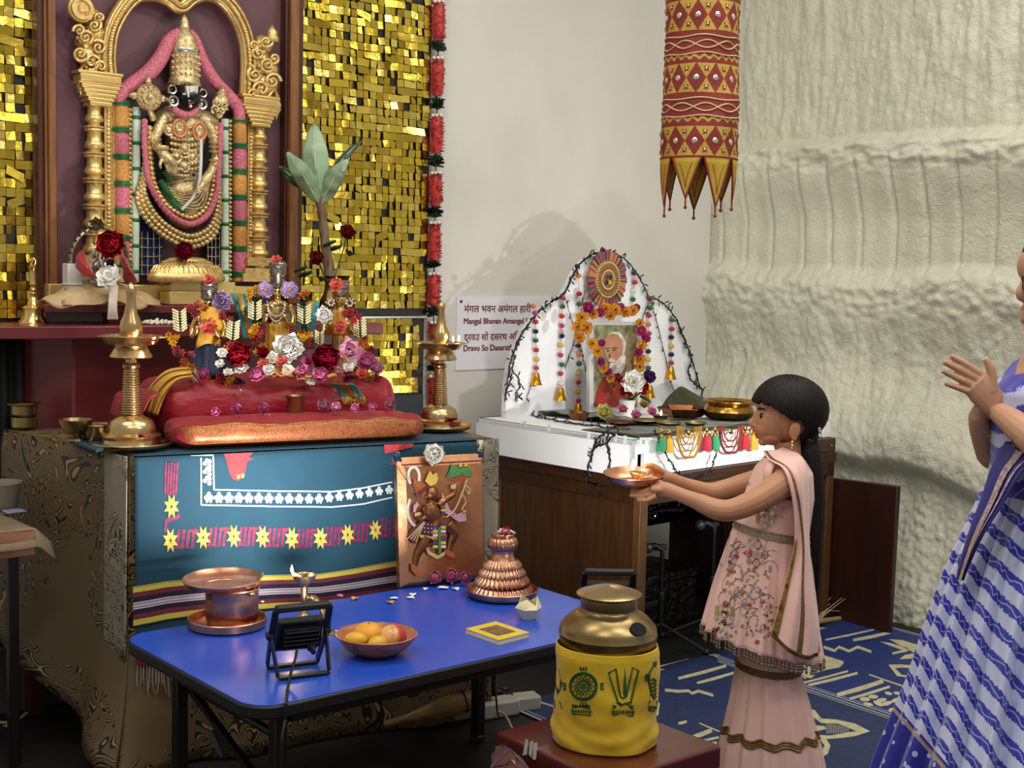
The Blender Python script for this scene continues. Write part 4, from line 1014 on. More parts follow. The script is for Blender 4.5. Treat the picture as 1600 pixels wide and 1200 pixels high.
FLW = [
 ('rose', 'big red silk rose lying left of the white blooms on the seat', 376, 556, 24, rose_red, .20, 10, 5, .30, .285),
 ('rose', 'large crimson silk rose at the feet of the right hand idol', 512, 563, 26, crimson, .3, 11, 6, .30, .26),
 ('white_flower', 'largest white ruffled bloom in front of the middle idol', 452, 549, 25, whitefl, .35, 15, 4, .5, .27),
 ('white_flower', 'small white bloom lower left of the largest white bloom', 427, 561, 11, whitefl, .4, 8, 2, .6, .25),
 ('white_flower', 'small white round bloom on the navy cloth of the left idol', 345, 570, 9, whitefl, .5, 7, 2, .4, .25),
 ('white_flower', 'white curled bloom in the garland below the left idol', 357, 585, 9, whitefl, .8, 7, 2, .5, .23),
 ('white_flower', 'flat white bloom between the red rose and the pink peony', 378, 580, 12, whitefl, 1.0, 8, 2, .7, .24),
 ('white_daisy', 'small white daisy below the largest white bloom', 450, 578, 9, whitefl, .7, 12, 1, .95, .21),
 ('white_flower', 'white trumpet bloom beside the face of the right idol', 508, 493, 17, whitefl, .1, 10, 3, .3, .33),
 ('white_flower', 'white bloom under the pale pink lily at right', 545, 577, 10, whitefl, .8, 7, 2, .6, .24),
 ('pink_peony', 'mauve pink peony in front of the white daisy', 403, 588, 15, pinkfl, .4, 9, 4, .35, .20),
 ('pink_peony', 'pink peony below the large crimson rose', 502, 588, 15, pinkfl, .4, 9, 3, .45, .20),
 ('pink_lily', 'pale pink lily right of the large crimson rose', 548, 551, 21, pinkl, .35, 7, 2, .45, .27),
 ('pink_peony', 'frilled pink bloom at the right end of the seat', 574, 568, 16, pinkfl, .5, 9, 3, .55, .27),
 ('pink_flower', 'magenta pink bloom right of the largest white bloom', 483, 565, 13, pinkfl, .3, 8, 2, .5, .30),
 ('salmon_flower', 'salmon flower lying left of the small white bloom', 412, 571, 10, salmon, .7, 6, 2, .7, .24),
 ('salmon_flower', 'salmon flower lying on the largest white bloom', 440, 567, 10, salmon, .6, 6, 2, .6, .225),
 ('lilac_flower', 'lilac striped bloom at the shoulder of the left idol', 348, 472, 15, lilac, .2, 9, 3, .75, .33),
 ('salmon_flower', 'salmon blossom on the crown of the left idol', 328, 440, 10, salmon, .5, 6, 2, .6, .34),
 ('salmon_flower', 'salmon blossom on the chest of the left idol', 327, 512, 13, salmon, .4, 6, 2, .8, .32),
 ('lilac_daisy', 'lilac daisy left of the middle idol crown', 415, 453, 12, lilac, .3, 14, 1, .95, .35),
 ('lilac_daisy', 'lilac daisy right of the middle idol crown', 453, 453, 12, lilac, .3, 14, 1, .95, .35),
 ('salmon_flower', 'salmon blossom on top of the middle idol crown', 432, 408, 9, salmon, .6, 6, 2, .6, .36),
 ('salmon_flower', 'salmon blossom on the crown of the right idol', 526, 446, 12, salmon, .3, 6, 2, .7, .33),
 ('salmon_flower', 'salmon blossom on the chest of the right idol', 533, 512, 11, salmon, .3, 6, 2, .7, .31),
 ('pink_peony', 'pink peony left of the small white bloom on the navy cloth', 318, 588, 12, pinkfl, .5, 9, 3, .4, .24),
 ('white_flower', 'white bloom between the salmon flower and the mauve peony', 421, 580, 11, whitefl, .5, 10, 3, .5, .215),
 ('pink_flower', 'hot pink bloom under the right side of the largest white bloom', 473, 583, 13, pinkfl, .5, 9, 3, .4, .22),
 ('white_daisy', 'white daisy right of the orange petals before the middle idol', 486, 596, 8, whitefl, .7, 12, 1, .95, .2),
 ('red_flower', 'deep red bloom left of the largest white bloom above the salmon flower', 412, 553, 12, rose_red, .4, 9, 3, .4, .29),
 ('pink_lily', 'pale pink bloom between the crimson rose and the lower white bloom', 528, 583, 13, pinkl, .5, 8, 3, .45, .22),
 ('pink_lily', 'pale pink frilled bloom at the far right edge of the seat', 590, 578, 12, pinkl, .5, 9, 3, .5, .25),
 ('salmon_flower', 'salmon blossom below the frilled pink bloom at right', 566, 586, 10, salmon, .6, 7, 2, .6, .225),
 ('white_flower', 'small white bloom left of the large red rose', 348, 553, 9, whitefl, .4, 8, 2, .5, .27),
 ('rose', 'fuchsia rose lying on the lotus base of the deity', 291, 397, 18, crimson, .35, 10, 5, .35, None),
]
for (nm, lab, x, y, r, mt, tilt, npet, lay, op, d) in FLW:
    p = seat(x, y, d) if d is not None else P(x, y, 4.335)
    k = mpp(p); core = {'white_daisy': marig, 'lilac_daisy': marig, 'white_flower': mat('cream_centre', '#d9cf9a', .6)}.get(nm)
    bloom(nm, lab, 'flower', p, r*k*1.18, mt, tilt, npet, lay, op, core, W=1.25 if nm in ('rose', 'pink_peony') else .8)
for i, (x, y, r, mt, lab) in enumerate(((338, 645, 9, pinkfl, 'pink rosebud at the left end of the row on the red cushion'), (371, 642, 11, pinkfl, 'pink rose second from the left on the red cushion'), (414, 640, 11, pinkfl, 'magenta bloom left of the brass tumbler on the cushion'), (507, 636, 13, pinkl, 'pale pink bloom touching the brass tumbler'), (526, 638, 10, pinkl, 'pale pink bloom between the tumbler bloom and the buds'), (555, 640, 9, pinkfl, 'flat magenta bud under the blue and gold ribbon end'), (583, 637, 9, pinkfl, 'pink bud second from the right end of the cushion row'), (610, 634, 11, pinkl, 'pale pink bloom at the right end of the cushion row'))):
    p = onZ(x, y, ZC+.104); bloom('pink_rose', lab, 'flower', p, 1.2*r*mpp(p), mt, .45, 8, 3, .3, W=1.1)
p = onP(418, 650, FL-AN*.10, AN); m = MB(); fn = petal_pts(.03, .025); m.grid(lambda u, v: TR(p, 1, 0, .3) @ fn(u, v), 5, 5); tag(m.build('petal', whitefl, ang=180, solid=.001), 'white petal on the red cushion under the magenta bloom', 'petal')
for i, (x, y, mt, lab) in enumerate(((445, 590, dryp, 'dried orange petals heaped in front of the middle idol'), (470, 594, dryp, 'dried peach petal on the seat front edge beside the pink peony'), (525, 590, dryp, 'dried peach petals right of the lower pink peony'), (430, 590, dryp, 'curled peach petal left of the heap before the middle idol'))):
    p = seat(x, y, .225); m = MB()
    for j in range(5):
        fn = petal_pts(.05, .045, curl=.8); M = TR(p+V((R(-.03, .03), R(-.02, .02), .004*j)), R(0, 6), R(-.4, .4), R(-.6, .2)); m.grid(lambda u, v: M @ (fn(u, v)-V((.02, 0, 0))), 5, 5)
    tag(m.build('petals', mt, ang=180, solid=.001), lab, 'petals')

# ================================================================== THE THREE BRASS IDOLS
silk_y = mat('yellow_silk', '#d3a03a', .5, 0, '#b57f22', 20, .2, 40, .005)
navy_s = mat('navy_silk', '#16284f', .5, 0, '#0d1a38', 12, .3, 20, .01, sheen=.3)
def idol(label, x, ybase, ytop, d, face_y, crown_h, robe, tilt=0, w_=1.0):
    p = seat(x, ybase, d); p.z = ZU-.004; k = mpp(p); H = (ybase-ytop)*k; fh = (ybase-face_y)*k
    th = thing('brass_idol', label, 'idol', p); z0 = p.z
    f = facing(p, 0); X, Yv, Z = V(f.col[0][:3]), V(f.col[1][:3]), V(f.col[2][:3])   # X right, Yv up, Z towards viewer
    q = lambda a, b_, c: p+X*(a*k)+Z*(c*k)+V((0, 0, b_*k))
    m = MB(); hf = fh/k
    m.lathe([(.0001, 0), (26*k*w_, 0), (27*k*w_, 4*k), (22*k*w_, 7*k), (24*k*w_, 10*k), (.0001, 10*k)], 24, TR(p)); m.build('pedestal', brass, th)
    m = MB(); B = lambda c, r: m.ball(q(*c), tuple(a*k for a in r), 14, 10)
    B((0, hf, 0), (8.5, 8.5, 10.5)); B((0, hf-13, 0), (5, 5, 8)); B((0, hf-32, 0), (15, 9, 18)); B((0, hf-52, 0), (11, 8, 14)); B((0, hf-20, 0), (18, 8, 7))
    m.tube([q(0, 8, 0), q(0, (hf-55)*.5, 0), q(0, hf-50, 0)], [18*k, 15*k, 12*k], 14)
    for s in (-1, 1):
        m.tube(resample([q(s*18, hf-20, 0), q(s*25, hf-38, 2), q(s*24, hf-52, 9)], 8), [4.5*k]*8, 8)
        m.tube(resample([q(s*24, hf-52, 9), q(s*18, hf-48, 15), q(s*14, hf-40, 18)], 6), [4*k]*6, 8); B((s*14, hf-38, 18), (4, 4, 5))
    B((0, hf-2, 9), (2, 2.5, 3))
    b = blend(m, .0022, 3); b.build('figure', brass_br, th, ang=180)
    m = MB()
    for s in (-1, 1): m.ball(q(s*3.4, hf+1, 8.6), 1.3*k, 8, 6)
    m.build('eyes', blackst, th)
    m = MB(); prof = [(9, 0), (11.5, 2), (11, 6), (12, 8), (11.5, crown_h*.45), (13, crown_h*.5), (12, crown_h*.62), (13, crown_h*.75), (14, crown_h*.82), (12, crown_h*.9), (.1, crown_h)]
    m.lathe([(max(.0001, r*k), z*k) for r, z in prof], 20, TR(q(0, hf+6, 0)), 0, lambda a, f_: 1+.03*math.cos(10*a))
    for r in range(4):
        for j in range(12): a = 2*PI*j/12+r*.3; m.ball(q(0, hf+6, 0)+V((12*k*math.cos(a), 12*k*math.sin(a), (5+r*crown_h*.23)*k)), 1.6*k, 6, 5)
    m.build('crown', mat('tarnished_silver', '#a79c93', .35, .9, '#5f5350', 200), th, ang=50)
    m = MB(); rz0, rz1, rr0, rr1 = robe[0]
    m.grid(lambda u, v: q(0, rz0+(rz1-rz0)*v, 0)+V((math.cos(2*PI*u), math.sin(2*PI*u), 0))*k*((rr0+(rr1-rr0)*v)*(1+.06*math.sin(2*PI*u*11+v*2)))+Z*(k*1), 66, 10, cu=True); m.build('robe', robe[1], th, ang=180, solid=.002)
    m = MB()
    for n_, off in ((15, 22), (19, 30)):
        s = [q(17*math.cos(PI*(1+j/n_))*.8, hf-16+off*math.sin(PI*(1+j/n_)), 13) for j in range(n_+1)]
        for c in s: m.ball(c, 1.7*k, 6, 5)
    m.build('necklace', pearl, th)
    for s in (-1, 1):
        m = MB()
        for j in range(10): a = j/9*2*PI*1.2; m.ball(q(s*(15+7*math.cos(a)*(1-j*.06)), hf-4+7*math.sin(a)*(1-j*.06), 6), 1.7*k, 6, 5)
        m.build('ear_ornament', pearl, th)
    return th, q, k
idol('brass idol at left of the seat wearing yellow silk over a navy skirt', 326, 598, 437, .36, 479, 32, ((8, 62, 36, 14), navy_s))
idol('tallest brass idol in the middle with a high jewelled crown', 433, 598, 410, .40, 464, 44, ((34, 84, 20, 16), silk_y))
idol('brass idol at right of the seat in yellow silk beside the vases', 531, 598, 452, .38, 478, 26, ((66, 104, 17, 14), silk_y))
# shawls of the outer idols
m = MB(); p = seat(326, 540, .315); k = mpp(p)
m.grid(lambda u, v: seat(310+38*u+4*math.sin(v*5), 488+58*v-9*math.sin(PI*u), .338-.02*math.sin(PI*u)), 14, 12); tag(m.build('yellow_shawl', silk_y, ang=180, solid=.003), 'yellow silk shawl wrapped on the left idol', 'cloth')
# turquoise and gold ribbon shawls beside the middle idol
turq = mat('turquoise_satin', '#3f9aa0', .4, 0, '#2f7f88', 12); gbr = mat('gold_woven', '#a98a3c', .45, .4, '#86682a', 90, .3, 160)
def ribbon(label, pts, w0, w1, d):
    th = thing('ribbon_shawl', label, 'ribbon', seat(*pts[0], d))
    s = resample([seat(x, y, d) for x, y in pts], 20); k = mpp(s[0]); X = V((.76, -.64, 0))
    for nm, f0, f1, mt, o in (('satin_edge', 0, .30, turq, 0), ('gold_band', .28, .72, gbr, -.003), ('satin_edge', .70, 1, turq, 0)):
        m = MB(); m.grid(lambda u, v: s[int(round(v*19))]+X*((f0+(f1-f0)*u)*(w0+(w1-w0)*v)*k)+AN*(-o+.006*math.sin(v*6+u)), 6, 19); m.build(nm, mt, th, ang=180, solid=.002)
    return th
ribbon('turquoise ribbon with gold band on the left side of the middle idol', [(360, 458), (367, 480), (377, 505), (380, 530)], 24, 17, .43)
ribbon('turquoise ribbon with gold band on the right side of the middle idol', [(466, 470), (464, 500), (464, 530), (470, 545)], 33, 26, .43)
rb = ribbon('fringed turquoise and gold ribbon end lying over the front of the seat', [(512, 599), (520, 603), (528, 612), (534, 620)], 38, 36, .218)
m = MB()
for i in range(18):
    a = seat(534+i*2.1, 620+.3*math.sin(i), .205); m.tube([a, a+V((R(-.003, .003), -.004, -.012)), a+V((R(-.006, .006), -.005, -.026))], [.003, .0035, .002], 5)
m.build('gold_fringe', gold_thread, rb)
# flower garlands: jasmine blocks between marigold and red clusters
jas = mat('jasmine_cream', '#e3dfb8', .6, 0, '#cfc99a', 60)
def gar(label, parts, d):
    th = thing('jasmine_garland', label, 'garland', seat(parts[0][1], parts[0][2], d))
    for q in parts:
        kind, x, y = q[:3]; p = seat(x, y, d-(q[4] if len(q) > 4 else 0)); k = mpp(p)
        if kind == 'j':
            w_, h, a = q[3]; X = V((.76, -.64, 0)); Zv = V((0, 0, 1)); m = MB(); ca, sa = math.cos(a), math.sin(a)
            m.box(tuple(p-AN*.007), (w_*.62*k, .008, h*.92*k), 1)  # dark backing slab, so the gaps between petals are shaded by colour
            for r in range(int(h/4.2)):
                for s in (-1, 1):
                    for c in range(3):
                        ox = s*(w_*.10+c*w_*.13); oy = -h/2+4.2*r+2+c*1.4
                        c0_ = p+X*((ox*ca-oy*sa)*k)+Zv*((ox*sa+oy*ca)*k)+AN*(.010-.003*c)
                        dx, dy = s*w_*.18, 2.6; c1_ = c0_+X*((dx*ca-dy*sa)*k)+Zv*((dx*sa+dy*ca)*k)+AN*.004
                        m.tube([c0_, c0_.lerp(c1_, .6), c1_], [1.1*k, 1.75*k, .7*k], 6)
            m.build('jasmine_block', [jas, mat('dark_gap_backing', '#4c4a28', .8)], th)
        else:
            mt = {'y': marig, 'r': red_pet, 'o': mat('orange_petal', '#cf7a2c', .6, 0, '#b35f1c', 40), 'p': purp, 'g': dk_leaf}[kind]; m = MB(); n = q[3]
            for i in range(n): 
                c = p+V((R(-1, 1)*9*k, R(-1, 0)*6*k, R(-1, 1)*7*k)); flower(m, facing(c, R(-.3, .9), R(-.6, .6)), 8*k, 7, 2, 0, .8, .55, nu=2, nv=2)
            m.build({'y': 'marigold_cluster', 'r': 'red_cluster', 'o': 'orange_cluster', 'p': 'purple_cluster', 'g': 'leaf_cluster'}[kind], mt, th, ang=180)
    return th
gar('jasmine and marigold garland looped around the left idol', [('r', 300, 488, 5), ('o', 312, 481, 3), ('j', 280, 502, (20, 34, .06)), ('y', 270, 530, 4), ('r', 281, 548, 5), ('r', 290, 560, 3), ('y', 291, 572, 4), ('j', 303, 587, (16, 26, .75)), ('o', 322, 597, 3), ('r', 338, 594, 4), ('y', 362, 598, 4), ('p', 375, 601, 3), ('r', 354, 493, 3), ('j', 363, 516, (19, 32, -.06)), ('r', 361, 536, 3), ('o', 357, 545, 2)], .275)
gar('jasmine and marigold garland hanging at both sides of the middle idol', [('y', 393, 458, 4), ('g', 394, 466, 3), ('j', 397, 485, (20, 32, 0)), ('g', 398, 505, 3), ('y', 401, 516, 4), ('r', 402, 528, 4), ('y', 408, 545, 3), ('o', 472, 461, 4), ('g', 473, 470, 3), ('j', 474, 492, (20, 30, 0)), ('g', 474, 512, 3), ('y', 475, 525, 4), ('r', 480, 538, 3)], .325)
gar('jasmine and marigold garland on the right idol', [('r', 546, 487, 4), ('r', 553, 496, 3), ('j', 561, 514, (19, 30, .05)), ('o', 567, 535, 4), ('r', 572, 548, 3), ('j', 498, 528, (13, 24, 0)), ('o', 560, 585, 4), ('y', 575, 588, 4), ('r', 590, 590, 4), ('p', 548, 592, 2)], .295)
m = MB(); p = seat(374, 613, .205); M = facing(p, 0); m.tube([M @ V((.008*math.cos(a), .008*math.sin(a), 0)) for a in [2*PI*i/16 for i in range(16)]], .002, 6, closed=True); m.tube([M @ V((0, .008, 0)), M @ V((0, .024, .002))], .0014, 6)
tag(m.build('pendant_ring', silverm), 'tiny silver ring pendant hanging over the seat front', 'pendant')
# brass tumbler on the cushion
p = ad(c2(481, 652)[0]+.03, .155, ZC+.072); k = mpp(p)
lathe_thing('brass_tumbler', 'small brass tumbler standing among pink flowers on the red cushion', 'tumbler', p, [(.1, 0), (13, 0), (13.5, 2), (13.2, 28), (16, 33), (15, 33), (12.4, 28), (12.4, 3), (.1, 2)], brass_old)

# ================================================================== VASES AND BANANA PLANT
for x, y, lab in ((514, 503, 'left aged brass vase holding the young banana plant'), (536, 503, 'right aged brass vase with flared mouth behind the right idol')):
    p = onZ(x, y, ZS); p = onY(x, y, 4.27 if x < 520 else 4.275); p.z = ZS
    lathe_thing('brass_vase', lab, 'vase', p, [(.1, 0), (9, 0), (10, 3), (7, 6), (13, 12), (16, 22), (15, 33), (10, 44), (6.5, 54), (7, 64), (10, 72), (9, 73), (6, 66), (5.5, 54), (.1, 40)], mat('bronze_vase', '#6e5433', .3, 1, '#4a3720', 12), bev=0)
V0 = onY(514, 430, 4.27)
bp = thing('banana_plant', 'young banana plant with broad pale green leaves standing in the brass vase', 'plant', V0)
tr_ = [(515, 440), (513, 415), (508, 380), (505, 350), (501, 322), (498, 308)]
m = MB(); kk = mpp(V0); s = resample([onY(x, y, 4.27) for x, y in tr_], 20); m.tube(s, [kk*(8.5-2.2*i/19+.6*math.sin(i*1.7)) for i in range(20)], 12)
m.build('stem', mat('banana_stem', '#8d7a5e', .7, 0, '#5e4c38', 30, .5, 40, .006, stretch=(3, 3, .6)), bp, ang=180)
lf1 = mat('banana_leaf', '#9ab391', .4, 0, '#84a27e', 6, coat=.2); lf2 = mat('dark_banana_leaf', '#33503a', .4, 0, '#24402c', 6, coat=.2)
def leaf(spine, wpx, mt, fold=.35, Yo=0, name='leaf', par=None, Y=4.27):
    s = resample([onY(x, y, Y+Yo+dd) for x, y, dd in spine], 18); k = mpp(s[0]); m = MB(); 
    def f(u, v):
        i = min(17, int(round(v*17))); a = s[max(0, i-1)]; b_ = s[min(17, i+1)]; tt = (b_-a).normalized(); sd = tt.cross(V((-.64, -.76, .1))).normalized(); nn = sd.cross(tt)
        ww = wpx*k*(math.sin(PI*min(1, v*.93+.05))**.75)*1.0; q = u*2-1
        return s[i]+sd*(q*ww)+nn*(-abs(q)*ww*fold+.003*math.sin(v*22))
    m.grid(f, 8, 17); o = m.build(name, mt, par or bp, ang=180, solid=.0012)
    m = MB(); m.tube(s, [kk*(1.9-1.5*i/17) for i in range(18)], 6); m.build('midrib', mat('leaf_rib', '#b3c49c', .5), o)
    return o
leaf([(499, 312, 0), (495, 290, .0), (492, 250, -.01), (491, 220, 0), (491, 194, .03)], 21, lf1, .25)
leaf([(499, 318, 0), (488, 300, -.03), (472, 272, -.08), (460, 255, -.11), (449, 238, -.12)], 15, lf1, .4)
leaf([(503, 318, -.01), (512, 298, -.04), (523, 275, -.09), (534, 260, -.12), (544, 249, -.13)], 14, lf1, .4)
leaf([(496, 306, .02), (478, 290, .02), (455, 275, 0), (436, 260, -.02)], 10, lf2, .3, name='dark_leaf')
leaf([(504, 300, .03), (520, 270, .04), (545, 238, .03), (566, 220, .02)], 7, lf2, .3, name='dark_leaf')
for x, y, lab, side, sx in ((542, 366, 'dark red silk rose on a leafy stem right of the banana stem', .2, 522), (497, 406, 'dark red silk rose left of the banana stem', -.2, 508)):
    p = onY(x, y, 4.235); th = bloom('silk_rose', lab, 'flower', p, 16*mpp(p), mat('dark_red_silk', '#96202c', .6, 0, '#6a1220', 30), .35, 10, 4, .45, side=side, stem=resample([p, onY((x+sx)/2+4, y+25, 4.25), onY(sx, 436, 4.262)], 8))
    for dx, dy, a in ((-8, 20, 2.6), (2, 26, 1.0), (-16, 12, 3.0)):
        m = MB(); q = onY(x+dx, y+dy, 4.24); fn = petal_pts(.06, .035, curl=.4); M = TR(q, a, .5, .5); m.grid(lambda u, v: M @ fn(u, v), 4, 5); m.build('leaf', dk_leaf, th, ang=180, solid=.001)

# ================================================================== SMALL SEATED IDOL AT LEFT
GYd = 4.30
def G(x, y, d=0): return onY(x, y, GYd+d)
gz = ZP
p = G(160, 462); p.z = gz; k = mpp(p)
gi = thing('seated_idol', 'small silver seated idol under a ringed halo arch wrapped in red and cream silk', 'idol', p)
m = MB(); B = lambda x, y, r, d=0: m.ball(G(x, y, d), tuple(a*k for a in r), 14, 10)
B(160, 420, (16, 14, 18)); B(160, 440, (24, 18, 10)); B(160, 395, (12, 11, 14), -.02); B(147, 396, (4, 3, 9)); B(174, 396, (4, 3, 9), -.02)
q = resample([G(160, 398, -.05), G(158, 408, -.06), G(160, 418, -.062), G(166, 424, -.06)], 10); m.tube(q, [5.5*k-.2*k*i for i in range(10)], 8)
for s in (-1, 1): q = resample([G(160+s*15, 412), G(160+s*24, 424, -.02), G(160+s*18, 434, -.04)], 8); m.tube(q, 5*k, 8)
b = blend(m, .0025, 3); b.build('figure', silverm, gi, ang=180)
m = MB(); m.lathe([(r*k, z*k) for r, z in ((11, 0), (13, 3), (11, 8), (8, 16), (5, 22), (.1, 26))], 16, TR(G(158, 383))); m.build('crown', brass_br, gi)
m = MB(); arc = resample([G(116, 436, .05), G(110, 418, .05), G(112, 392, .05), (G(124, 370, .05)), G(142, 357, .05), G(156, 355, .05), G(172, 360, .05), G(190, 376, .05), G(198, 400, .05), G(198, 430, .05)], 40)
m.tube(arc, 5.5*k, 8, flat=.6); halo = m.build('halo_arch', mat('antique_silver', '#b0a288', .35, .8, '#8b7c60', 60), gi)
m = MB()
for c in arc[2:-2:2]: m.ball(c+V((-.01, -.012, 0)), 2.2*k, 8, 6)
m.build('halo_hole', blackst, halo)
m = MB(); M = facing(G(152, 352, .03), 0); flower(m, M, 14*k, 7, 2, 0, .8, .8); m.build('crest', mat('antique_silver', '#b0a288'), halo, ang=180)
redsilk = mat('red_silk', '#b3262c', .45, 0, '#8c161e', 10, .3, 20, .008, sheen=.3); cream = mat('cream_silk', '#c9ae82', .4, 0, '#b0905c', 7, .3, 22, .008, sheen=.3)
for pts in ([(128, 392), (118, 408), (122, 424), (136, 434), (148, 434), (140, 412)], [(188, 398), (196, 404), (206, 424), (214, 442), (196, 444), (192, 420)]):
    m = MB(); c = [sum(a[0] for a in pts)/len(pts), sum(a[1] for a in pts)/len(pts)]
    lp = spline([G(x, y, -.035) for x, y in pts], 4, True); ce = G(*c, -.065)
    m.grid(lambda u, v: lp[int(round(u*len(lp))) % len(lp)].lerp(ce, v)+V((.003*math.sin(u*40), 0, .003*math.cos(v*17)))+V((0, -.02*math.sin(v*PI/2), 0)), 24, 6, cu=True); m.build('red_drape', redsilk, gi, ang=180, solid=.002)
m = MB()   # cream silk folded round the base
m.grid(lambda u, v: V((p.x+(84*k*1.15*v)*math.cos(PI*.94+PI*1.12*u), p.y+.03+52*k*v*math.sin(PI*.94+PI*1.12*u)*.9, gz+.004+.088*(1-v**1.6)+.010*v*math.sin(u*17+6*v)+.006*math.sin(u*31-9*v)*v)), 80, 18)
m.build('cream_wrap', cream, gi, ang=180, solid=.002)
m = MB()
def foldf(pts, z1, z2):
    s = resample([onY(x, y, 4.275) for x, y in pts], 20)
    return lambda u, v: (lambda c: V((c.x, c.y-.01*math.sin(u*30)-.02*v, max(gz+.003, c.z*(1-v)+gz*v+.004*math.sin(u*24)))))(s[int(round(u*19))])
m.grid(foldf([(96, 470), (112, 462), (135, 452), (160, 447), (190, 450), (225, 462), (250, 468)], 0, 0), 19, 6); m.build('cream_hem', cream, gi, ang=180, solid=.003)
m = MB(); m.box(G(113, 432, .02)+V((0, .0, 0)), (.05, .05, 40*k)); m.box(G(113, 444, .015), (.056, .052, 3*k)); tag(m.build('folded_napkin', mat('white_cotton', '#c9c5c0', .8), bev=.006), 'stack of folded white cotton behind the small seated idol', 'napkin')
p = G(178, 384, -.075); bloom('silk_rose', 'bright red silk rose on the small seated idol', 'flower', p, 28*mpp(p), rose_red, .15, 10, 5, .5, W=1.2)
p = G(172, 434, -.085); bloom('white_flower', 'white silk bloom on the lap of the small seated idol', 'flower', p, 22*mpp(p), whitefl, .35, 8, 2, .75, mat('cream_centre', '#d9cf9a'))
p = G(173, 412, -.07); bloom('purple_flower', 'tiny purple flower at the chest of the small seated idol', 'flower', p, 8*mpp(p), purp, .3, 8, 2, .7)
pr = thing('pearl_string', 'pearl strings hanging from the small seated idol onto the slab', 'necklace', onY(176, 498, SYF+.03))
for j in range(4):
    m = MB(); s = resample([onY(172+j*3.4, 448, SYF+.035), onY(172+j*3.0, 466, SYF+.02), onY(171+j*3.2, 484, SYF+.02), onY(170+j*4, 497, SYF+.03)], 24)
    for c in s: m.ball(c, .0058, 8, 6)
    m.build('pearl_strand', pearl, pr)
m = MB()
for i in range(70):
    a = R(0, 6.28); r = R(0, 1)**.6; m.ball((onZ(172, 499, ZS).x+.085*r*math.cos(a), SYF+.06+.045*r*math.sin(a), ZS+.006+.010*(1-r)*R(.2, 1.3)), .0058, 7, 5)
m.build('pearl_heap', pearl, pr)

# ================================================================== LOW BLUE TABLE AND WHAT STANDS ON IT
TZ = .50; TX0, TX1, TY0, TY1 = 1.422, 2.715, 2.565, 3.300
def rrect(x0, x1, y0, y1, r, n=8):
    o = []
    for cx, cy, a in ((x1-r, y0+r, -PI/2), (x1-r, y1-r, 0), (x0+r, y1-r, PI/2), (x0+r, y0+r, PI)):
        o += [(cx+r*math.cos(a+PI/2*i/n), cy+r*math.sin(a+PI/2*i/n)) for i in range(n+1)]
    return o
bt = thing('blue_folding_table', 'low table with glossy blue top, black edge and black metal legs', 'table', ((TX0+TX1)/2, (TY0+TY1)/2, 0))
t = NT('blue_laminate'); vec = t.coord('Object')
t.base(t.mix(t.noise(vec, 3, 4).outputs[0], lin('#2450c4'), lin('#2048b4'))); t.b.inputs['Roughness'].default_value = .27; t.bump(t.noise(vec, 300, 2).outputs[0], .03, .001); bluelam = t.mat
m = MB(); m.prism(rrect(TX0+.004, TX1-.004, TY0+.004, TY1-.004, .075), TZ-.006, TZ); m.build('tabletop', bluelam, bt, bev=.001)
m = MB(); m.prism(rrect(TX0, TX1, TY0, TY1, .08), TZ-.036, TZ-.0025); m.build('edge_band', mat('black_rubber', '#0d0d0f', .5), bt, bev=.006)
m = MB(); m.box(((TX0+TX1)/2, TY0+.075, TZ-.055), (1.02, .022, .038)); m.build('apron_rail', blackm, bt); m = MB(); m.box(((TX0+TX1)/2, TY1-.075, TZ-.055), (1.02, .022, .038)); m.build('apron_rail', blackm, bt)
for x in (TX0+.115, TX1-.155):
    for y in (TY0+.09, TY1-.13):
        m = MB(); m.bar((x, y, 0.012), (x, y, TZ-.036), .034, .034); lg = m.build('leg', blackm, bt, bev=.004)
        m = MB(); m.lathe([(.0001, 0), (.022, 0), (.024, .006), (.024, .02), (.018, .024)], 14, TR((x, y, 0))); m.build('foot_cap', blackp, lg)
    m = MB(); m.tube([(x, TY0+.09, TZ-.11), (x, TY1-.13, TZ-.11)], .011, 10); m.build('cross_bar', blackm, bt)
m = MB(); m.bar((TX0+.13, TY1-.14, TZ-.12), (TX0+.13, TY0+.10, TZ-.30), .016, .016); m.build('folding_brace', blackm, bt)
m = MB(); m.bar((TX0+.13, TY0+.44, TZ-.205), (TX0+.13, TY0+.38, TZ-.250), .021, .021); m.build('brace_joint', mat('worn_steel', '#77736a', .4, .8), bt)
def T(x, y, dz=0): p = onZ(x, y, TZ+dz); return p
def lt(name, label, cat, x, y, prof, mt, n=36, dz=.0005, ang=40, fn=None): 
    p = T(x, y, dz); k = mpp(p); m = MB(); m.lathe([(max(.0001, r*k), z*k) for r, z in prof], n, TR(p), 0, fn); return tag(m.build(name, mt, at=p, ang=ang), label, cat), p, k
# copper plate, vessel, upper plate, spoon
_, p, k = lt('copper_plate', 'flat rimmed copper plate under the copper vessel on the blue table', 'plate', 355, 978, [(.1, 0), (57, 0), (60.5, 3), (61, 14), (60, 15), (58.5, 14), (58, 4), (55, 2.5), (.1, 2.5)], copper, 56)
q = p+V((0, 0, 3.2*k)); m = MB(); m.lathe([(max(.0001, r)*k, z*k) for r, z in [(.1, 0), (34, 0), (38, 3), (40, 9), (40.8, 40), (41, 55), (43.5, 58), (43, 59.5), (39.5, 56), (39, 10), (.1, 4)]], 48, TR(q+V((.012, -.005, 0))))
tag(m.build('copper_vessel', copper, at=q), 'round copper vessel standing in a copper plate on the blue table', 'vessel')
q2 = q+V((-.014, 0, 61*k)); m = MB(); M = TR(q2, 0, .02, -.03); m.lathe([(max(.0001, r)*k, z*k) for r, z in [(.1, 0), (44, 0), (57, 5), (61.5, 13), (61, 14), (55, 7), (43, 3), (33, 2.6), (32, 1.5), (.1, 1.5)]], 56, M)
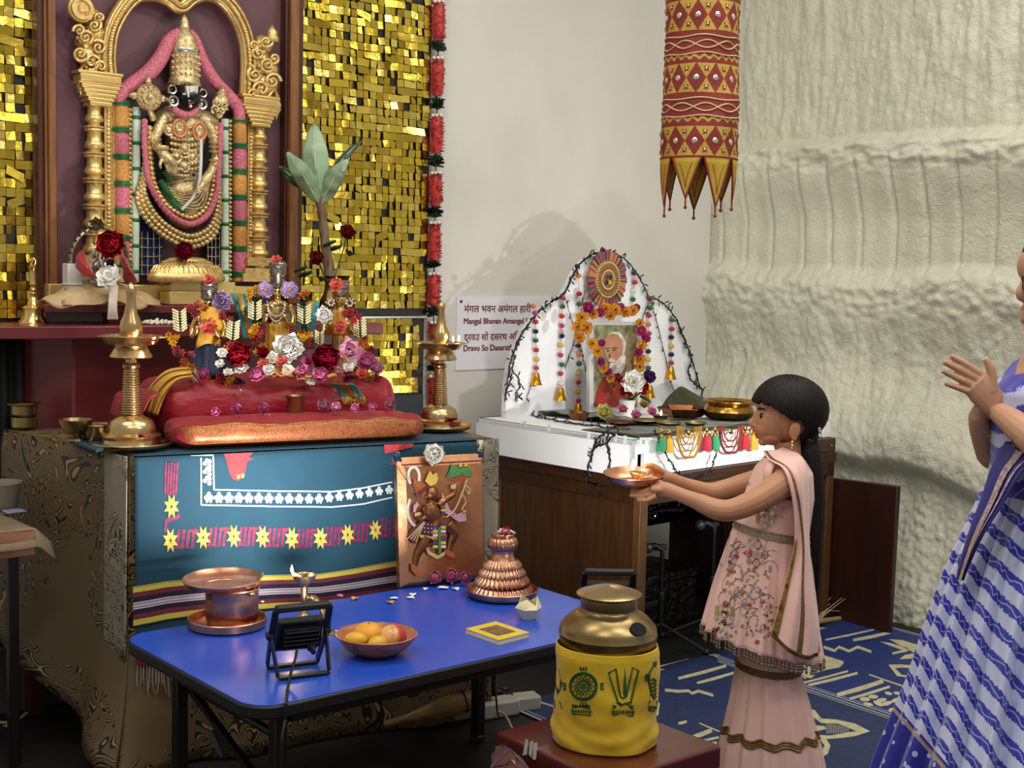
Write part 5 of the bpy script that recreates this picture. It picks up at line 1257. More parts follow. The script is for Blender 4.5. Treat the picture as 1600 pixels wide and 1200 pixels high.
tag(m.build('copper_plate', copper, at=q2), 'wide copper plate balanced on top of the copper vessel', 'plate')
sp = thing('brass_spoon', 'small brass spoon standing in the copper vessel under the upper plate', 'spoon', q+V((0, 0, 40*k)))
m = MB(); a, b_ = onD(396, 922, dep(q)-.06), onD(411, 895, dep(q)-.05); m.tube([a, a.lerp(b_, .5), a.lerp(b_, .85), b_], [2.2*k, 2.6*k, 4.6*k, 2*k], 8, flat=.4); m.build('spoon_handle', brass, sp)
m = MB(); m.ball(a+(a-b_).normalized()*.012, (.010, .010, .006), 10, 6); m.build('spoon_bowl', brass, sp)
# small oil lamp with arched handle
p = T(497, 989); p0 = T(475, 968); k = mpp(p)
hl = thing('brass_hand_lamp', 'small brass oil lamp with an arched handle burning on the blue table', 'oil lamp', p0)
m = MB(); m.lathe([(r*k, z*k) for r, z in [(.1, 0), (15, 0), (14, 3), (9, 7), (5, 12), (4.5, 30), (6, 34), (5, 38), (6, 50), (4.5, 54), (8, 58), (17, 66), (19.5, 74), (18.5, 74), (15, 68), (.1, 64)]], 28, TR(p0)); m.build('lamp_stand', brass, hl)
m = MB(); pts = resample([p0+V((0, 0, 33*k)), onD(487, 933, dep(p0)-.01), onD(497, 942, dep(p)+.01), onD(505, 957, dep(p)), onD(507, 975, dep(p)), T(508, 987)+V((0, 0, 6*k))], 16); m.tube(pts, [5*k, 4*k, 4*k, 4.5*k]+[5.4*k]*8+[5*k]*4, 10); m.build('arched_handle', brass, hl)
m = MB(); m.lathe([(r*k, z*k) for r, z in [(.1, 0), (17, 0), (16, 3), (9, 7), (5.5, 12)]], 24, TR(T(508, 990))); m.build('handle_foot', brass, hl)
fp = onD(456, 893, dep(p0)); m = MB(); m.tube([p0+V((0, 0, 69*k)), p0.lerp(fp, .5)+V((0, 0, 33*k)), fp-V((0, 0, .006))], [14*k, 8*k, 3.5*k], 12, flat=.5); m.build('spout', brass, hl)
m = MB(); m.tube([fp+V((.008, 0, -.006)), fp], .002, 6); m.build('wick', mat('wick', '#d8c8a0', .8), hl)
m = MB(); m.lathe([(.0001, -.004), (.0042, .002), (.0036, .009), (.0001, .02)], 8, TR(fp)); m.build('flame', flame_m, hl); lamp('hand_lamp_glow', 'POINT', fp+V((0, 0, .012)), fp+V((1, 0, 0)), .3, (1, .62, .3), shadow_soft_size=.01)
# floodlights
def floodlight(label, base, aim, k_, cablep=None):
    d = V(aim)-V(base); d.z = 0; d.normalize(); th = thing('led_floodlight', label, 'floodlight', (0, 0, 0), 'floodlights on the blue table')
    B_ = lambda *a: MB()
    # local frame: y = beam direction, x sideways
    M0 = Matrix.Identity(4); w2 = .078
    m = MB()      # U stand resting on the table: two tubes at the bottom
    for s in (-1, 1):
        m.bar((s*w2, 0, .105), (s*w2*.92, .055, .010), .022, .006, upv=V((1, 0, 0))); m.bar((s*w2, 0, .105), (s*w2*.92, -.050, .010), .022, .006, upv=V((1, 0, 0)))
    for y in (.055, -.050): m.bar((-w2*.92, y, .006), (w2*.92, y, .006), .022, .007)
    m.build('stand', blackm, th, bev=.0015)
    Q = TR((0, 0, .110), rx=.42)
    m = MB(); m.box((0, .0, .0), (.128, .026, .094), 0, Q); m.box((0, -.020, 0), (.104, .016, .068), 0, Q)
    for i in range(5): m.box((0, -.030, -.028+.014*i), (.098, .010, .004), 0, Q)
    m.build('lamp_housing', blackm, th, bev=.003)
    m = MB(); m.box((0, .0150, 0), (.112, .003, .078), 0, Q); m.build('led_panel', mat('led_white', '#fff6e6', .4, 0, emit=7), th)
    m = MB(); m.lathe([(.0001, 0), (.012, 0), (.012, .01), (.008, .012), (.007, .028), (.0001, .028)], 12, Q @ TR((.028, -.034, -.022), rx=PI/2)); m.build('cable_gland', blackp, th)
    for s in (-1, 1): m = MB(); m.bar(Q @ V((s*w2, -.004, -.012)), Q @ V((s*w2*.96, -.004, .088)), .008, .018, upv=V((1, 0, 0))); m.build('handle_arm', blackm, th, bev=.0015)
    m = MB(); m.bar(Q @ V((-w2*.98, -.004, .092)), Q @ V((w2*.98, -.004, .092)), .030, .018, upv=V((0, 0, 1))); m.build('handle_grip', blackp, th, bev=.005)
    for s in (-1, 1):
        m = MB(); m.lathe([(.0001, 0), (.013, 0), (.013, .010), (.010, .016), (.0001, .016)], 12, TR((s*(w2-.004), 0, .110), ry=s*PI/2)); m.build('knob', blackp, th)
    th.location = base; th.rotation_euler = (0, 0, math.atan2(-d.x, d.y)); th.scale = (k_,)*3
    return th
fb1 = T(466, 1050); fl1 = floodlight('black LED floodlight on the blue table front edge aimed at the altar', fb1, FLOOD1_AIM, .90)
fb2 = T(947, 984); fl2 = floodlight('black LED floodlight on the table corner behind the brass milk can', fb2, V((3.95, 4.4, 1.0)), .90)
m = MB(); e0 = onD(464, 1016, dep(fb1)-.02)
pts = [e0, onD(462, 1028, dep(fb1)-.03), onD(455, 1050, dep(fb1)-.07), T(449, 1082)+V((0, 0, .004)), T(444, 1101)+V((0, -.01, .006)), V((T(444, 1101).x, TY0-.012, TZ-.04)), onD(441, 1150, dep(T(444, 1101))-.02), onD(439, 1230, dep(T(444, 1101))-.0)]
pts.append(V((pts[-1].x, pts[-1].y+.03, .006))); m.tube(resample(pts, 40), .0036, 8); tag(m.build('power_cable', blackp), 'black cable from the front floodlight running down over the blue table edge', 'cable')
# fruit bowl
bo, p, k = lt('fruit_bowl', 'low copper coloured wooden bowl holding fruit on the blue table', 'bowl', 588, 1021, [(.1, 0), (26, 0), (34, 3), (48, 11), (58, 22), (64, 32), (62.5, 33), (56, 23), (46, 14), (32, 8), (.1, 6)], wood('bowl_wood', '#8a4f34', '#c07a50', .35, 'x', 7), 48)
fz = p.z; FC = p; FK = k
def fruit(name, label, x, y, dz, shape, mt, extra=None):
    c = onD(x, y, dep(FC)+dz); th = thing(name, label, 'fruit', c+V((0, 0, -.03))); shape(c, th); return th
mango_m = mat('mango_skin', '#dcae3a', .4, 0, '#cf9a2c', 8, sss=.1); orange_m = mat('orange_skin', '#e0a026', .45, 0, '#d8922a', 10, .2, 300, .001); 
t = NT('apple_skin'); vec = t.coord('Object'); n = t.noise(t.coord('Object', (60, 60, 8)), 1.0, 3); g = t.n('SeparateXYZ', {0: t.coord('Object')})
t.base(t.ramp(t.math('ADD', n.outputs[0], t.math('MULTIPLY', g.outputs[0], 9.0)), [(.28, lin('#e3b06a')), (.55, lin('#c44a4a')), (.8, lin('#a82a3c'))])); t.b.inputs['Roughness'].default_value = .3; apple_m = t.mat
def mango(rx, ry, a): 
    def f(c, th):
        m = MB(); m.lathe([(.0001, -1.05*rx), (ry*.55, -.85*rx), (ry*.92, -.4*rx), (ry, .05*rx), (ry*.86, .5*rx), (ry*.5, .85*rx), (.0001, 1.05*rx)], 20, TR(c, a, 0, PI/2)); m.build('mango_body', mango_m, th, ang=180)
        m = MB(); m.ball(c+V((math.cos(a), math.sin(a), 0))*rx*1.04, .003, 6, 5); m.build('stem_end', mat('brown_stem', '#5a3f22', .8), th)
    return f
def orange(r):
    def f(c, th):
        m = MB(); m.lathe([(max(.0001, r*math.sin(t_)*(1+.02*math.cos(0))), -r*.9*math.cos(t_)+(.10*r*math.exp(-((t_-PI)/.25)**2)*-1)) for t_ in [PI*i/14 for i in range(15)]], 24, TR(c), 0, lambda a, f_: 1+.012*math.cos(9*a)); m.build('orange_body', orange_m, th, ang=180)
        m = MB(); m.ball(c+V((0, 0, r*.80)), (.005, .005, .002), 8, 5); m.build('stem_button', greenl, th)
    return f
def apple(r):
    def f(c, th):
        Q = TR(c, -.3, -1.0, -.3); m = MB(); pr_ = []
        for i in range(17):
            t_ = PI*i/16; rr = r*math.sin(t_)*(1+.10*math.cos(t_)); zz = r*.95*math.cos(t_)-.16*r*math.exp(-(t_/.38)**2)*1+.10*r*math.exp(-((t_-PI)/.3)**2); pr_.append((max(.0001, rr), -zz))
        m.lathe(pr_, 24, Q, 0, lambda a, f_: 1+.015*math.cos(5*a)); m.build('apple_body', apple_m, th, ang=180)
        m = MB(); m.ball(Q @ V((0, 0, r*.80)), .005, 8, 6); m.build('blossom_end', mat('blossom_end', '#7a5a30', .8), th)
    return f
fruit('orange', 'large orange at the back of the fruit bowl', 576, 993, .02, orange(.040), orange_m)
fruit('apple', 'red and yellow striped apple at the right of the fruit bowl', 613, 996, -.02, apple(.036), apple_m)
fruit('mango', 'yellow mango at the left front of the fruit bowl', 556, 1000, -.03, mango(.030, .021, -.75), mango_m)
fruit('mango', 'yellow mango mostly hidden between the orange and the apple', 590, 1006, -.06, mango(.030, .021, .1), mango_m)
# booklet
p = T(778, 994); bk = thing('booklet', 'thick yellow booklet with a brown picture on its cover lying on the blue table', 'book', p)
c4 = [T(x, y) for x, y in ((728, 990), (779, 1008), (826, 996), (780, 976))]
c4 = [c4[0], c4[1], c4[2], c4[0]+c4[2]-c4[1]]
m = MB(); m.slab([a+V((0, 0, .002)) for a in c4], (0, 0, .011)); m.build('pages', mat('page_edge', '#ddd6c4', .8), bk)
m = MB(); ctr = sum(c4, V())/4; g = lambda f, a: ctr+(a-ctr)*f; m.slab([g(1.02, a)+V((0, 0, .013)) for a in c4], (0, 0, .0012)); m.build('front_cover', mat('book_yellow', '#d8bc3c', .45), bk); m = MB(); m.slab([g(1.02, a) for a in c4], (0, 0, .0018)); m.build('back_cover', mat('book_yellow', '#d8bc3c', .45), bk)
m = MB(); m.slab([g(.60, a)+V((0, 0, .0144)) for a in c4], (0, 0, .0003)); m.build('cover_picture', mat('cover_brown', '#8a6a3c', .5, 0, '#4f3a20', 70), bk)
# folded leaf cup
p = T(825, 966); k = mpp(p); m = MB()
rimz = [24, 36, 26, 33, 22, 34]
ring = lambda r, z, tw=0: [p+V((r*k*math.cos(2*PI*i/6+tw), r*k*math.sin(2*PI*i/6+tw), (z if not isinstance(z, list) else z[i])*k)) for i in range(6)]
r0, r1, r2 = ring(11, 0, .3), ring(21, 17, .5), ring(15, rimz, .7); vs = r0+r1+r2; fs = [(5, 4, 3, 2, 1, 0)]
for b0 in (0, 6):
    for i in range(6): j = (i+1) % 6; fs += [(b0+i, b0+j, b0+6+j), (b0+i, b0+6+j, b0+6+i)]
m.add(vs, fs); tag(m.build('paper_cup', mat('ivory_paper', '#ddd3b4', .7, 0, '#cfc39d', 20), at=p, ang=20, solid=.0015), 'crumpled ivory paper cup at the right end of the blue table', 'cup')
# copper temple spire on its plate
_, p, k = lt('copper_tray', 'round copper tray under the ribbed copper spire at the table back', 'tray', 784, 932, [(.1, 0), (48, 0), (54, 4), (57, 13), (56, 14), (53, 6), (47, 3), (.1, 3)], copper, 48)
q = p+V((0, 0, 3.2*k)); cs = thing('copper_spire', 'ribbed copper temple spire standing on a round copper tray', 'spire', q)
fr_ = lambda n_, amp: (lambda a, f: 1+amp*math.cos(n_*a+5*f))
m = MB()
tiers = [(0, 48, 42), (16, 41, 35), (29, 35, 28), (41, 29, 23)]
for z, r0_, r1_ in tiers: m.lathe([(r*k, zz*k) for r, zz in ((r1_*.8, z-1), (r0_, z), (r0_+1.5, z+4), (r0_, z+8), (r1_, z+15))], 204, TR(q), 0, fr_(34, .045))
m.build('tiered_base', copper, cs, ang=60)
m = MB(); m.lathe([(r*k, z*k) for r, z in ((23, 52), (22, 55), (18, 60), (17.5, 70), (18.5, 72))], 48, TR(q)); m.build('neck', copper, cs)
m = MB(); m.lathe([(r*k, z*k) for r, z in ((17, 71), (21, 74), (23, 81), (21, 88), (17, 91))], 140, TR(q), 0, fr_(20, .06)); m.build('ribbed_ring', copper, cs, ang=60)
m = MB(); m.lathe([(r*k, z*k) for r, z in ((16, 90), (18, 92), (18, 96), (17, 97), (.1, 97))], 40, TR(q)); m.build('flat_cap', copper, cs)
qq = q+V((0, 0, 97*k)); m = MB()
for i in range(9): fn = petal_pts(.030, .024, curl=.5); M = TR(qq+V((R(-.018, .018), R(-.018, .018), .002)), R(0, 6), 0, R(-.5, 0)); m.grid(lambda u, v: M @ (fn(u, v)-V((.012, 0, 0))), 3, 4)
tag(m.build('petals', whitefl, ang=180, solid=.001), 'white petals heaped on the flat top of the copper spire', 'petals')
m = MB(); fn = petal_pts(.035, .03); M = TR(qq+V((-.01, -.022, .004)), .4, 0, -.3); m.grid(lambda u, v: M @ (fn(u, v)-V((.012, 0, 0))), 5, 5); tag(m.build('petal', crimson, ang=180, solid=.001), 'magenta petal among the white petals on the copper spire', 'petal')
# loose petals and roses on the table
for i, (x, y, mt, lab, s) in enumerate(((531, 932, pinkfl, 'pink petal on the blue table near the teal cloth', .03), (554, 936, dryp, 'peach petal beside the pink petal on the blue table', .035), (610, 942, dryp, 'peach petal below the white petal in the middle of the blue table', .035), (615, 936, whitefl, 'white petal on the peach petal in the middle of the blue table', .03), (645, 930, whitefl, 'white petal in front of the copper plaque corner', .035), (641, 935, whitefl, 'white petal nearest the viewer before the copper plaque', .03), (665, 921, whitefl, 'small white petal at the foot of the copper plaque', .025), (693, 920, whitefl, 'long white petal under the pink roses', .04), (712, 921, whitefl, 'white petal beside the copper tray', .035), (716, 908, whitefl, 'white petal between the pink roses and the spire', .04), (525, 987, whitefl, 'white crumb of petal beside the hand lamp foot', .015), (410, 941, whitefl, 'white crumb of petal behind the copper vessel', .015))):
    p = T(x, y, .001); m = MB(); fn = petal_pts(s, s*.7, curl=.5, cup=.15); M = TR(p, R(0, 6), 0, R(-.1, 0)); m.grid(lambda u, v: M @ (fn(u, v)-V((s*.4, 0, -.001))), 4, 5); tag(m.build('petal', mt, ang=180, solid=.0008), lab, 'petal')
peony = mat('deep_pink_petal', '#e07fb0', .5, 0, '#cc5f98', 25, sheen=.2, spec=.2, sss=.3)
for x, y, r, lab in ((680, 906, 15, 'pink rose lying at the left foot of the copper plaque'), (706, 903, 16, 'deep pink rose in the middle of the three before the plaque'), (727, 906, 13, 'pink rose nearest the copper spire')):
    p = T(x, y+8); k = mpp(p); bloom('pink_rose', lab, 'flower', p+V((0, 0, 11*k)), r*k*1.15, peony, .35, 9, 4, .22, W=1.05)
bloom('pink_rose', 'pink rose on top of the group before the copper plaque', 'flower', T(708, 900)+V((0, .01, .05)), .032, peony, .6, 9, 3, .3)

# ---------------------------------------------------------------- copper plaque
bl, br = T(630, 919), T(763, 893)
p0 = onZ(624, 919, TZ+.002); pr_ = onZ(758, 905, TZ+.002)
X = (pr_-p0); PW = X.length; X.normalize(); N0 = V((X.y, -X.x, 0))
topz = onP(607, 716, p0-N0*.05, N0).z-TZ; PH = topz*1.0; lean = .10
Yv = (V((0, 0, 1))*math.cos(lean)-N0*math.sin(lean)).normalized(); Nn = X.cross(Yv)
if Nn.dot(N0) < 0: Nn = -Nn
PH = topz/math.cos(lean)
pq = thing('copper_plaque', 'embossed copper plaque of a striding crowned monkey hero leaning on the altar', 'plaque', p0)
PM = frame(p0, X, Yv, Nn); U = lambda a, b_, c=0: PM @ V((a*PW, b_*PH, c))
m = MB(); bv = .10
o_ = [(0, 0), (1, 0), (1, 1), (0, 1)]; i_ = [(.085, .035), (.965, .045), (.965, .925), (.085, .925)]
vs = [U(a, b_, -.022) for a, b_ in o_]+[U(a, b_, 0) for a, b_ in o_]+[U(a, b_, .014) for a, b_ in i_]
fs = [(3, 2, 1, 0)]+[(i, (i+1) % 4, 4+(i+1) % 4, 4+i) for i in range(4)]+[(4+i, 4+(i+1) % 4, 8+(i+1) % 4, 8+i) for i in range(4)]+[(8, 9, 10, 11)]
plaq_m = mat('plaque_copper', '#cf9f7a', .38, 1, '#a9754f', 5, .35, 22, .006)
m.add(vs, fs); m.build('copper_sheet', plaq_m, pq, ang=10, bev=.002)
def pp(x, y, c=.016):
    """photo pixel -> plaque face"""
    q = onP(x, y, p0+Nn*c, Nn); return q
def prel(m, pts, th=.006, mi=0, c=.013): return m.slab([pp(x, y, c) for x, y in pts], Nn*th, mi)
def ptube(m, pts, r, c=.016, rad=None, n=8, k=5):
    s = spline([pp(x, y, c) for x, y in pts], k); kk = mpp(s[0]); m.tube(s, [r*kk*f for f in spl1(rad, len(s))] if rad else r*kk, n); return s
kq = mpp(p0); plaq_d = mat('plaque_dark', '#84583c', .35, .9, '#a2704e', 30)
m = MB()
for (x, y, rx, ry) in ((674, 772, 11, 13), (684, 776, 6, 5), (674, 784, 7, 6)): m.ball(pp(x, y, .018), (rx*kq, rx*kq, ry*kq), 12, 8)
ptube(m, [(668, 785), (672, 798), (676, 812)], 12, .016, [.8, 1.2, 1.0]); ptube(m, [(655, 792), (650, 804), (658, 812), (668, 806)], 6, .018, [1.1, .9, .8, .7])
ptube(m, [(684, 790), (696, 780), (708, 772), (710, 756)], 6, .018, [1.2, 1, .9, .8]); ptube(m, [(666, 838), (660, 852), (652, 866), (648, 884)], 9, .016, [1.2, 1.0, .7, .5]); ptube(m, [(698, 818), (708, 832), (704, 846), (700, 860)], 9, .016, [1.2, 1.1, .8, .6])
b = blend(m, .0022, 3); b.build('hero_figure', plaq_d, pq, ang=180)
orn = mat('enamel_orange', '#b0653c', .45, .2); cre = mat('enamel_cream', '#d6bf8a', .45, .2); mar = mat('enamel_maroon', '#6b2a3a', .5); grn_e = mat('enamel_green', '#5b9a5a', .5, 0, '#3d7a48', 90); yel_e = mat('enamel_yellow', '#dcc258', .45); pin_e = mat('enamel_pink', '#c9a0b0', .5); blu_e = mat('enamel_blue', '#3a4a80', .5); whi_e = mat('enamel_white', '#dcd6cc', .5)
def part(name, mt, *polys, th=.004, c=.018):
    m = MB(); [prel(m, q, th, 0, c) for q in polys]; return m.build(name, mt, pq, bev=.001)
m = MB(); ptube(m, [(641, 756), (638, 742), (642, 732), (650, 731), (655, 740), (655, 752)], 2.4, .018); m.build('tail_tip', whi_e, pq); m = MB(); ptube(m, [(641, 780), (637, 796), (640, 812), (648, 822)], 2.4, .018); m.build('tail', whi_e, pq)
part('mace_head', orn, [(646, 747), (652, 752), (664, 756), (668, 768), (660, 778), (650, 768), (645, 758)]); part('mace_band', mar, [(650, 770), (668, 757), (671, 761), (652, 776)], c=.0225)
part('crown', yel_e, [(664, 752), (668, 742), (672, 736), (676, 742), (682, 738), (684, 748), (681, 756), (672, 760)], c=.024)
part('hill', grn_e, [(696, 746), (702, 736), (705, 724), (714, 730), (722, 730), (732, 728), (738, 740), (734, 746), (722, 742), (708, 746)]); part('hill_soil', mat('enamel_red', '#a84a3a', .5), [(700, 750), (716, 745), (726, 742), (728, 750), (712, 752)]); part('hill_temples', yel_e, [(716, 729), (720, 722), (723, 729)], [(724, 729), (728, 722), (731, 729)], c=.021)
part('bangle', cre, [(704, 758), (712, 756), (712, 764), (704, 764)], c=.026); part('bangle', cre, [(648, 802), (656, 800), (656, 805), (648, 807)], c=.026)
part('scarf', pin_e, [(690, 770), (696, 780), (702, 796), (714, 804), (727, 797), (728, 814), (716, 816), (702, 806), (692, 800)], c=.022); part('scarf', pin_e, [(646, 790), (652, 784), (656, 794), (652, 802), (645, 800)], c=.022)
part('sash_tail', mar, [(660, 812), (668, 818), (658, 832), (648, 850), (634, 838), (646, 824)], c=.022)
for i in range(4): part('sash_stripe', cre, [(662-i*2+i*2.5, 815), (663-i*2+i*2.5, 816), (638+i*4.2, 842+i*1.6), (636.6+i*4.2, 841+i*1.6)], c=.0265, th=.001)
part('waist_cloth', mat('enamel_plum', '#4a2440', .5), [(664, 814), (684, 818), (684, 836), (676, 838), (658, 834)], c=.025)
m = MB()
for i in range(3):
    for j in range(4): m.ball(pp(663+j*5.5+i*.4, 819+i*6+j*.6, .0295), (1.5*kq, 1.5*kq, 1.5*kq), 6, 5)
m.build('cloth_dots', pin_e, pq)
part('cloth_hem', yel_e, [(656, 835), (676, 839), (682, 838), (680, 843), (668, 842), (656, 840)], c=.0255)
for i in range(6):
    y = 780+i*5.2; part('garland_block', (yel_e, blu_e, orn)[i % 3], [(688+i*.2, y), (695+i*.3, y+.4), (695+i*.3, y+3.6), (688+i*.2, y+3.4)], c=.026)
for i in range(7):
    y = 816+i*6; 
    for s, x in ((-1, 680), (1, 692)): part('apron_block', (orn, blu_e, yel_e, whi_e)[(i+(s > 0)) % 4], [(x-4, y), (x+4, y), (x+4+s*.6, y+4.4), (x-4+s*.6, y+4.4)], c=.026)
part('apron_middle', grn_e, [(684.5, 824), (688, 824), (689, 864), (685, 866)], c=.026); part('hem_fringe', cre, [(664, 852), (672, 862), (684, 868), (694, 862), (694, 868), (682, 874), (668, 866)], c=.024)
for pts in ([(642, 880), (652, 886), (660, 896), (661, 900), (650, 900), (642, 892)], [(694, 858), (702, 860), (710, 866), (710, 872), (700, 870), (692, 864)]): part('slipper', orn, pts, c=.022)
m = MB(); ptube(m, [(730, 748), (724, 766), (716, 786), (708, 800), (698, 808)], 1.2, .03); ptube(m, [(722, 772), (728, 784), (722, 796), (728, 800)], 1, .03); ptube(m, [(726, 758), (734, 764), (732, 772), (728, 764)], 1, .03); m.build('flower_vine', cre, pq)
m = MB(); ptube(m, [(612, 716), (636, 752), (664, 786), (690, 812)], .7, .034); m.build('hanging_thread', mat('brown_thread', '#6a5a48', .7), pq)
m = MB(); a, b_ = U(.04, .945, .013), U(.99, .945, .013); m.tube([a, b_], .0016, 6); m.build('red_thread', mat('red_thread', '#7d1f26', .7), pq)
for x, y, lab in ((609, 707, 'dark blue binder clip on the left top corner of the copper plaque'), (735, 694, 'blue binder clip on the right top corner of the copper plaque')):
    p = U(.02 if x < 650 else .98, 1.0, -.004); cp = thing('binder_clip', lab, 'clip', p); m = MB(); m.prism([(-.011, -.012), (.011, -.012), (.006, .006), (-.006, .006)], -.012, .012, 0, frame(p, X, Yv, Nn)); m.build('clip_body', mat('clip_blue', '#1c2c52', .35), cp, bev=.001); m = MB(); m.tube([p+Nn*.004+X*a_*.006+Yv*b2 for a_, b2 in ((-1, .004), (-.8, .016), (.8, .016), (1, .004))], .0012, 6); m.build('clip_handle', silverm, cp)
p = U(.42, 1.0, .012); bloom('white_flower', 'white rose head resting on the top edge of the copper plaque', 'flower', p+V((0, 0, .006)), .046, whitefl, .15, 8, 2, .45, mat('cream_centre', '#d9cf9a'), W=1.15)

# ================================================================== DESK WITH THE WHITE FOAM SHRINE
DZ = .745
C0, C1, C2_ = onZ(1002, 748, DZ), onZ(1305, 706, DZ), onZ(775, 701, DZ)
e1 = (C1-C0); e1.z = 0; DL = e1.length; e1.normalize(); e2 = V((-e1.y, e1.x, 0)); DD = (C2_-C0).dot(e2)
def dk(a, b_, z): q = C0+e1*a+e2*b_; q.z = z; return q
DM = frame(V((C0.x, C0.y, 0)), e1, e2, V((0, 0, 1)))
wood_d = wood('dark_desk_wood', '#22130b', '#382112', .4, 'z', 4); wood_m = wood('mid_desk_wood', '#34200f', '#4d3018', .42, 'z', 5); wood_e = wood('light_desk_edge', '#4c3119', '#684624', .45, 'z', 6); wood_h = wood('desk_top_wood', '#2c190c', '#432814', .4, 'x', 4)
dsk = thing('wooden_desk', 'dark brown wooden desk with panelled side and open knee hole carrying the white shrine', 'desk', (C0.x, C0.y, 0))
def dbox(name, a0, a1, b0, b1, z0, z1, mt, bev=.003, par=None):
    m = MB(); m.box(((a0+a1)/2, (b0+b1)/2, (z0+z1)/2), (a1-a0, b1-b0, z1-z0), 0, DM); return m.build(name, mt, par or dsk, bev=bev)
dbox('desktop', -.012, DL+.012, -.001, DD+.01, DZ-.045, DZ, wood_h)
dbox('side_rail', 0, .028, .03, DD, DZ-.10, DZ-.045, wood_h); dbox('back_leg', 0, .04, DD-.055, DD, 0, DZ-.045, wood_d); dbox('front_post', 0, .045, 0, .035, 0, DZ-.045, wood_e)
dbox('side_panel', .010, .022, .03, DD-.13, .11, DZ-.10, wood_m, .001); dbox('bottom_rail', 0, .028, .03, DD-.05, .03, .13, wood_h); dbox('panel_edge', .004, .024, DD-.135, DD-.120, .12, DZ-.10, wood_e, .001)
dbox('apron', .045, DL, 0, .022, DZ-.105, DZ-.045, wood_h); dbox('back_panel', .03, DL, DD-.02, DD-.01, .30, DZ-.045, mat('very_dark_wood', '#150e0a', .7), .001); dbox('right_post', DL-.05, DL, 0, .03, 0, DZ-.045, wood_e); dbox('right_panel', DL-.016, DL, .03, DD, 0, DZ-.045, wood_d)
for z in (.12, .36, .56): dbox('pedestal_shelf', DL-.20, DL-.016, .02, .40, z, z+.018, wood_m, .001)
dbox('pedestal_side', DL-.215, DL-.20, .10, .42, .05, DZ-.045, wood_d, .001)
m = MB()
for a in (.22, .55): m.ball(dk(a, -.001, DZ-.072), .005, 8, 6)
m.build('screw', silverm, dsk)
rs = thing('raised_shelf', 'small raised wooden shelf on the right end of the desk', 'shelf', dk(DL-.10, .03, DZ))
dbox('shelf_box', DL-.20, DL+.006, .002, .22, DZ+.001, DZ+.062, wood_m, .004, rs)
m = MB(); m.ball(dk(DL-.03, 0, DZ+.03), .004, 8, 6); m.build('screw', silverm, rs)
p = dk(DL-.032, .05, DZ+.063); m = MB(); m.box((p.x, p.y, p.z+.032), (.055, .05, .064)); tag(m.build('white_box', whitep, bev=.003), 'small white box on the raised shelf behind the girl', 'box')

# white foam base
BZ = DZ+.002; BT = DZ+.142; BA0, BA1, BB0, BB1 = -.035, 1.07, .02, DD-.02
wb = thing('foam_shrine', 'white foam shrine with an arched back board standing on the desk', 'shrine', dk(.5, .4, DZ))
m = MB()
for a0, a1, b0, b1 in ((BA0, BA1, BB1-.02, BB1), (BA0, BA0+.02, BB0, BB1), (BA1-.02, BA1, BB0, BB1), (BA0, BA1, BB0, BB1)):
    m.box(((a0+a1)/2, (b0+b1)/2, (BT-.02+BT)/2 if (a1-a0 > .5 and b1-b0 > .5) else (BZ+BT)/2), (a1-a0, b1-b0, .02 if (a1-a0 > .5 and b1-b0 > .5) else BT-BZ), 0, DM)
hx0, hx1, hz0, hz1 = .0, .038, BZ+.02, BZ+.085
for a0, a1, z0, z1 in ((BA0, hx0, BZ, BT), (hx1, BA1, BZ, BT), (hx0, hx1, BZ, hz0), (hx0, hx1, hz1, BT)): m.box(((a0+a1)/2, BB0+.01, (z0+z1)/2), (a1-a0, .02, z1-z0), 0, DM)
m.build('foam_base', white_foam, wb, bev=.002)
BPo = dk(0, DD-.10, 0)
def bp_(x, y, o=0): return onP(x, y, BPo-e2*o, e2)
outl = [(790, 660), (791, 615), (795, 580), (803, 550), (816, 522), (834, 497), (855, 477), (880, 461), (888, 446), (897, 427), (910, 410), (925, 399), (942, 395), (960, 398), (975, 407), (988, 420), (998, 436), (1007, 452), (1015, 466), (1030, 473), (1045, 485), (1056, 501), (1067, 526), (1076, 551), (1086, 581), (1094, 612), (1100, 665)]
m = MB(); m.slab([bp_(x, y) for x, y in outl], e2*.03); m.build('back_board', white_foam, wb, bev=.003)
# patterned tape
tape = mat('mint_tape', '#c3d8cf', .5, 0, '#dfe8e6', 120)
for i, (x, y, a) in enumerate(((893, 437, .5), (883, 454, -.4), (919, 406, .6), (968, 406, -.6), (1003, 454, -.3), (812, 523, -.6), (802, 556, .5), (803, 576, -.3), (1068, 545, .4), (1072, 572, .2))):
    q = bp_(x, y, .0015); m = MB(); kk = mpp(q); m.box((0, 0, 0), (9*kk, 13*kk, .0008), 0, frame(q, e1, V((0, 0, 1)), -e2) @ Matrix.Rotation(a, 4, 'Z')); m.build('tape', tape, wb)
for x, y in ((820, 664), (858, 670), (962, 684), (977, 687), (920, 680)):
    b_ = onP(x, y, dk(BA0, 0, 0), e1); q = b_-e1*.0012; m = MB(); m.box((0, 0, 0), (.0008, .016, .03), 0, frame(q, e1, e2, V((0, 0, 1)))); m.build('tape', tape, wb)
for x, y in ((1001, 690),):
    q = onP(x, y, dk(0, BB0, 0), e2)-e2*.0012; m = MB(); m.box((0, 0, 0), (.016, .0008, .03), 0, frame(q, e1, e2, V((0, 0, 1)))); m.build('tape', tape, wb)

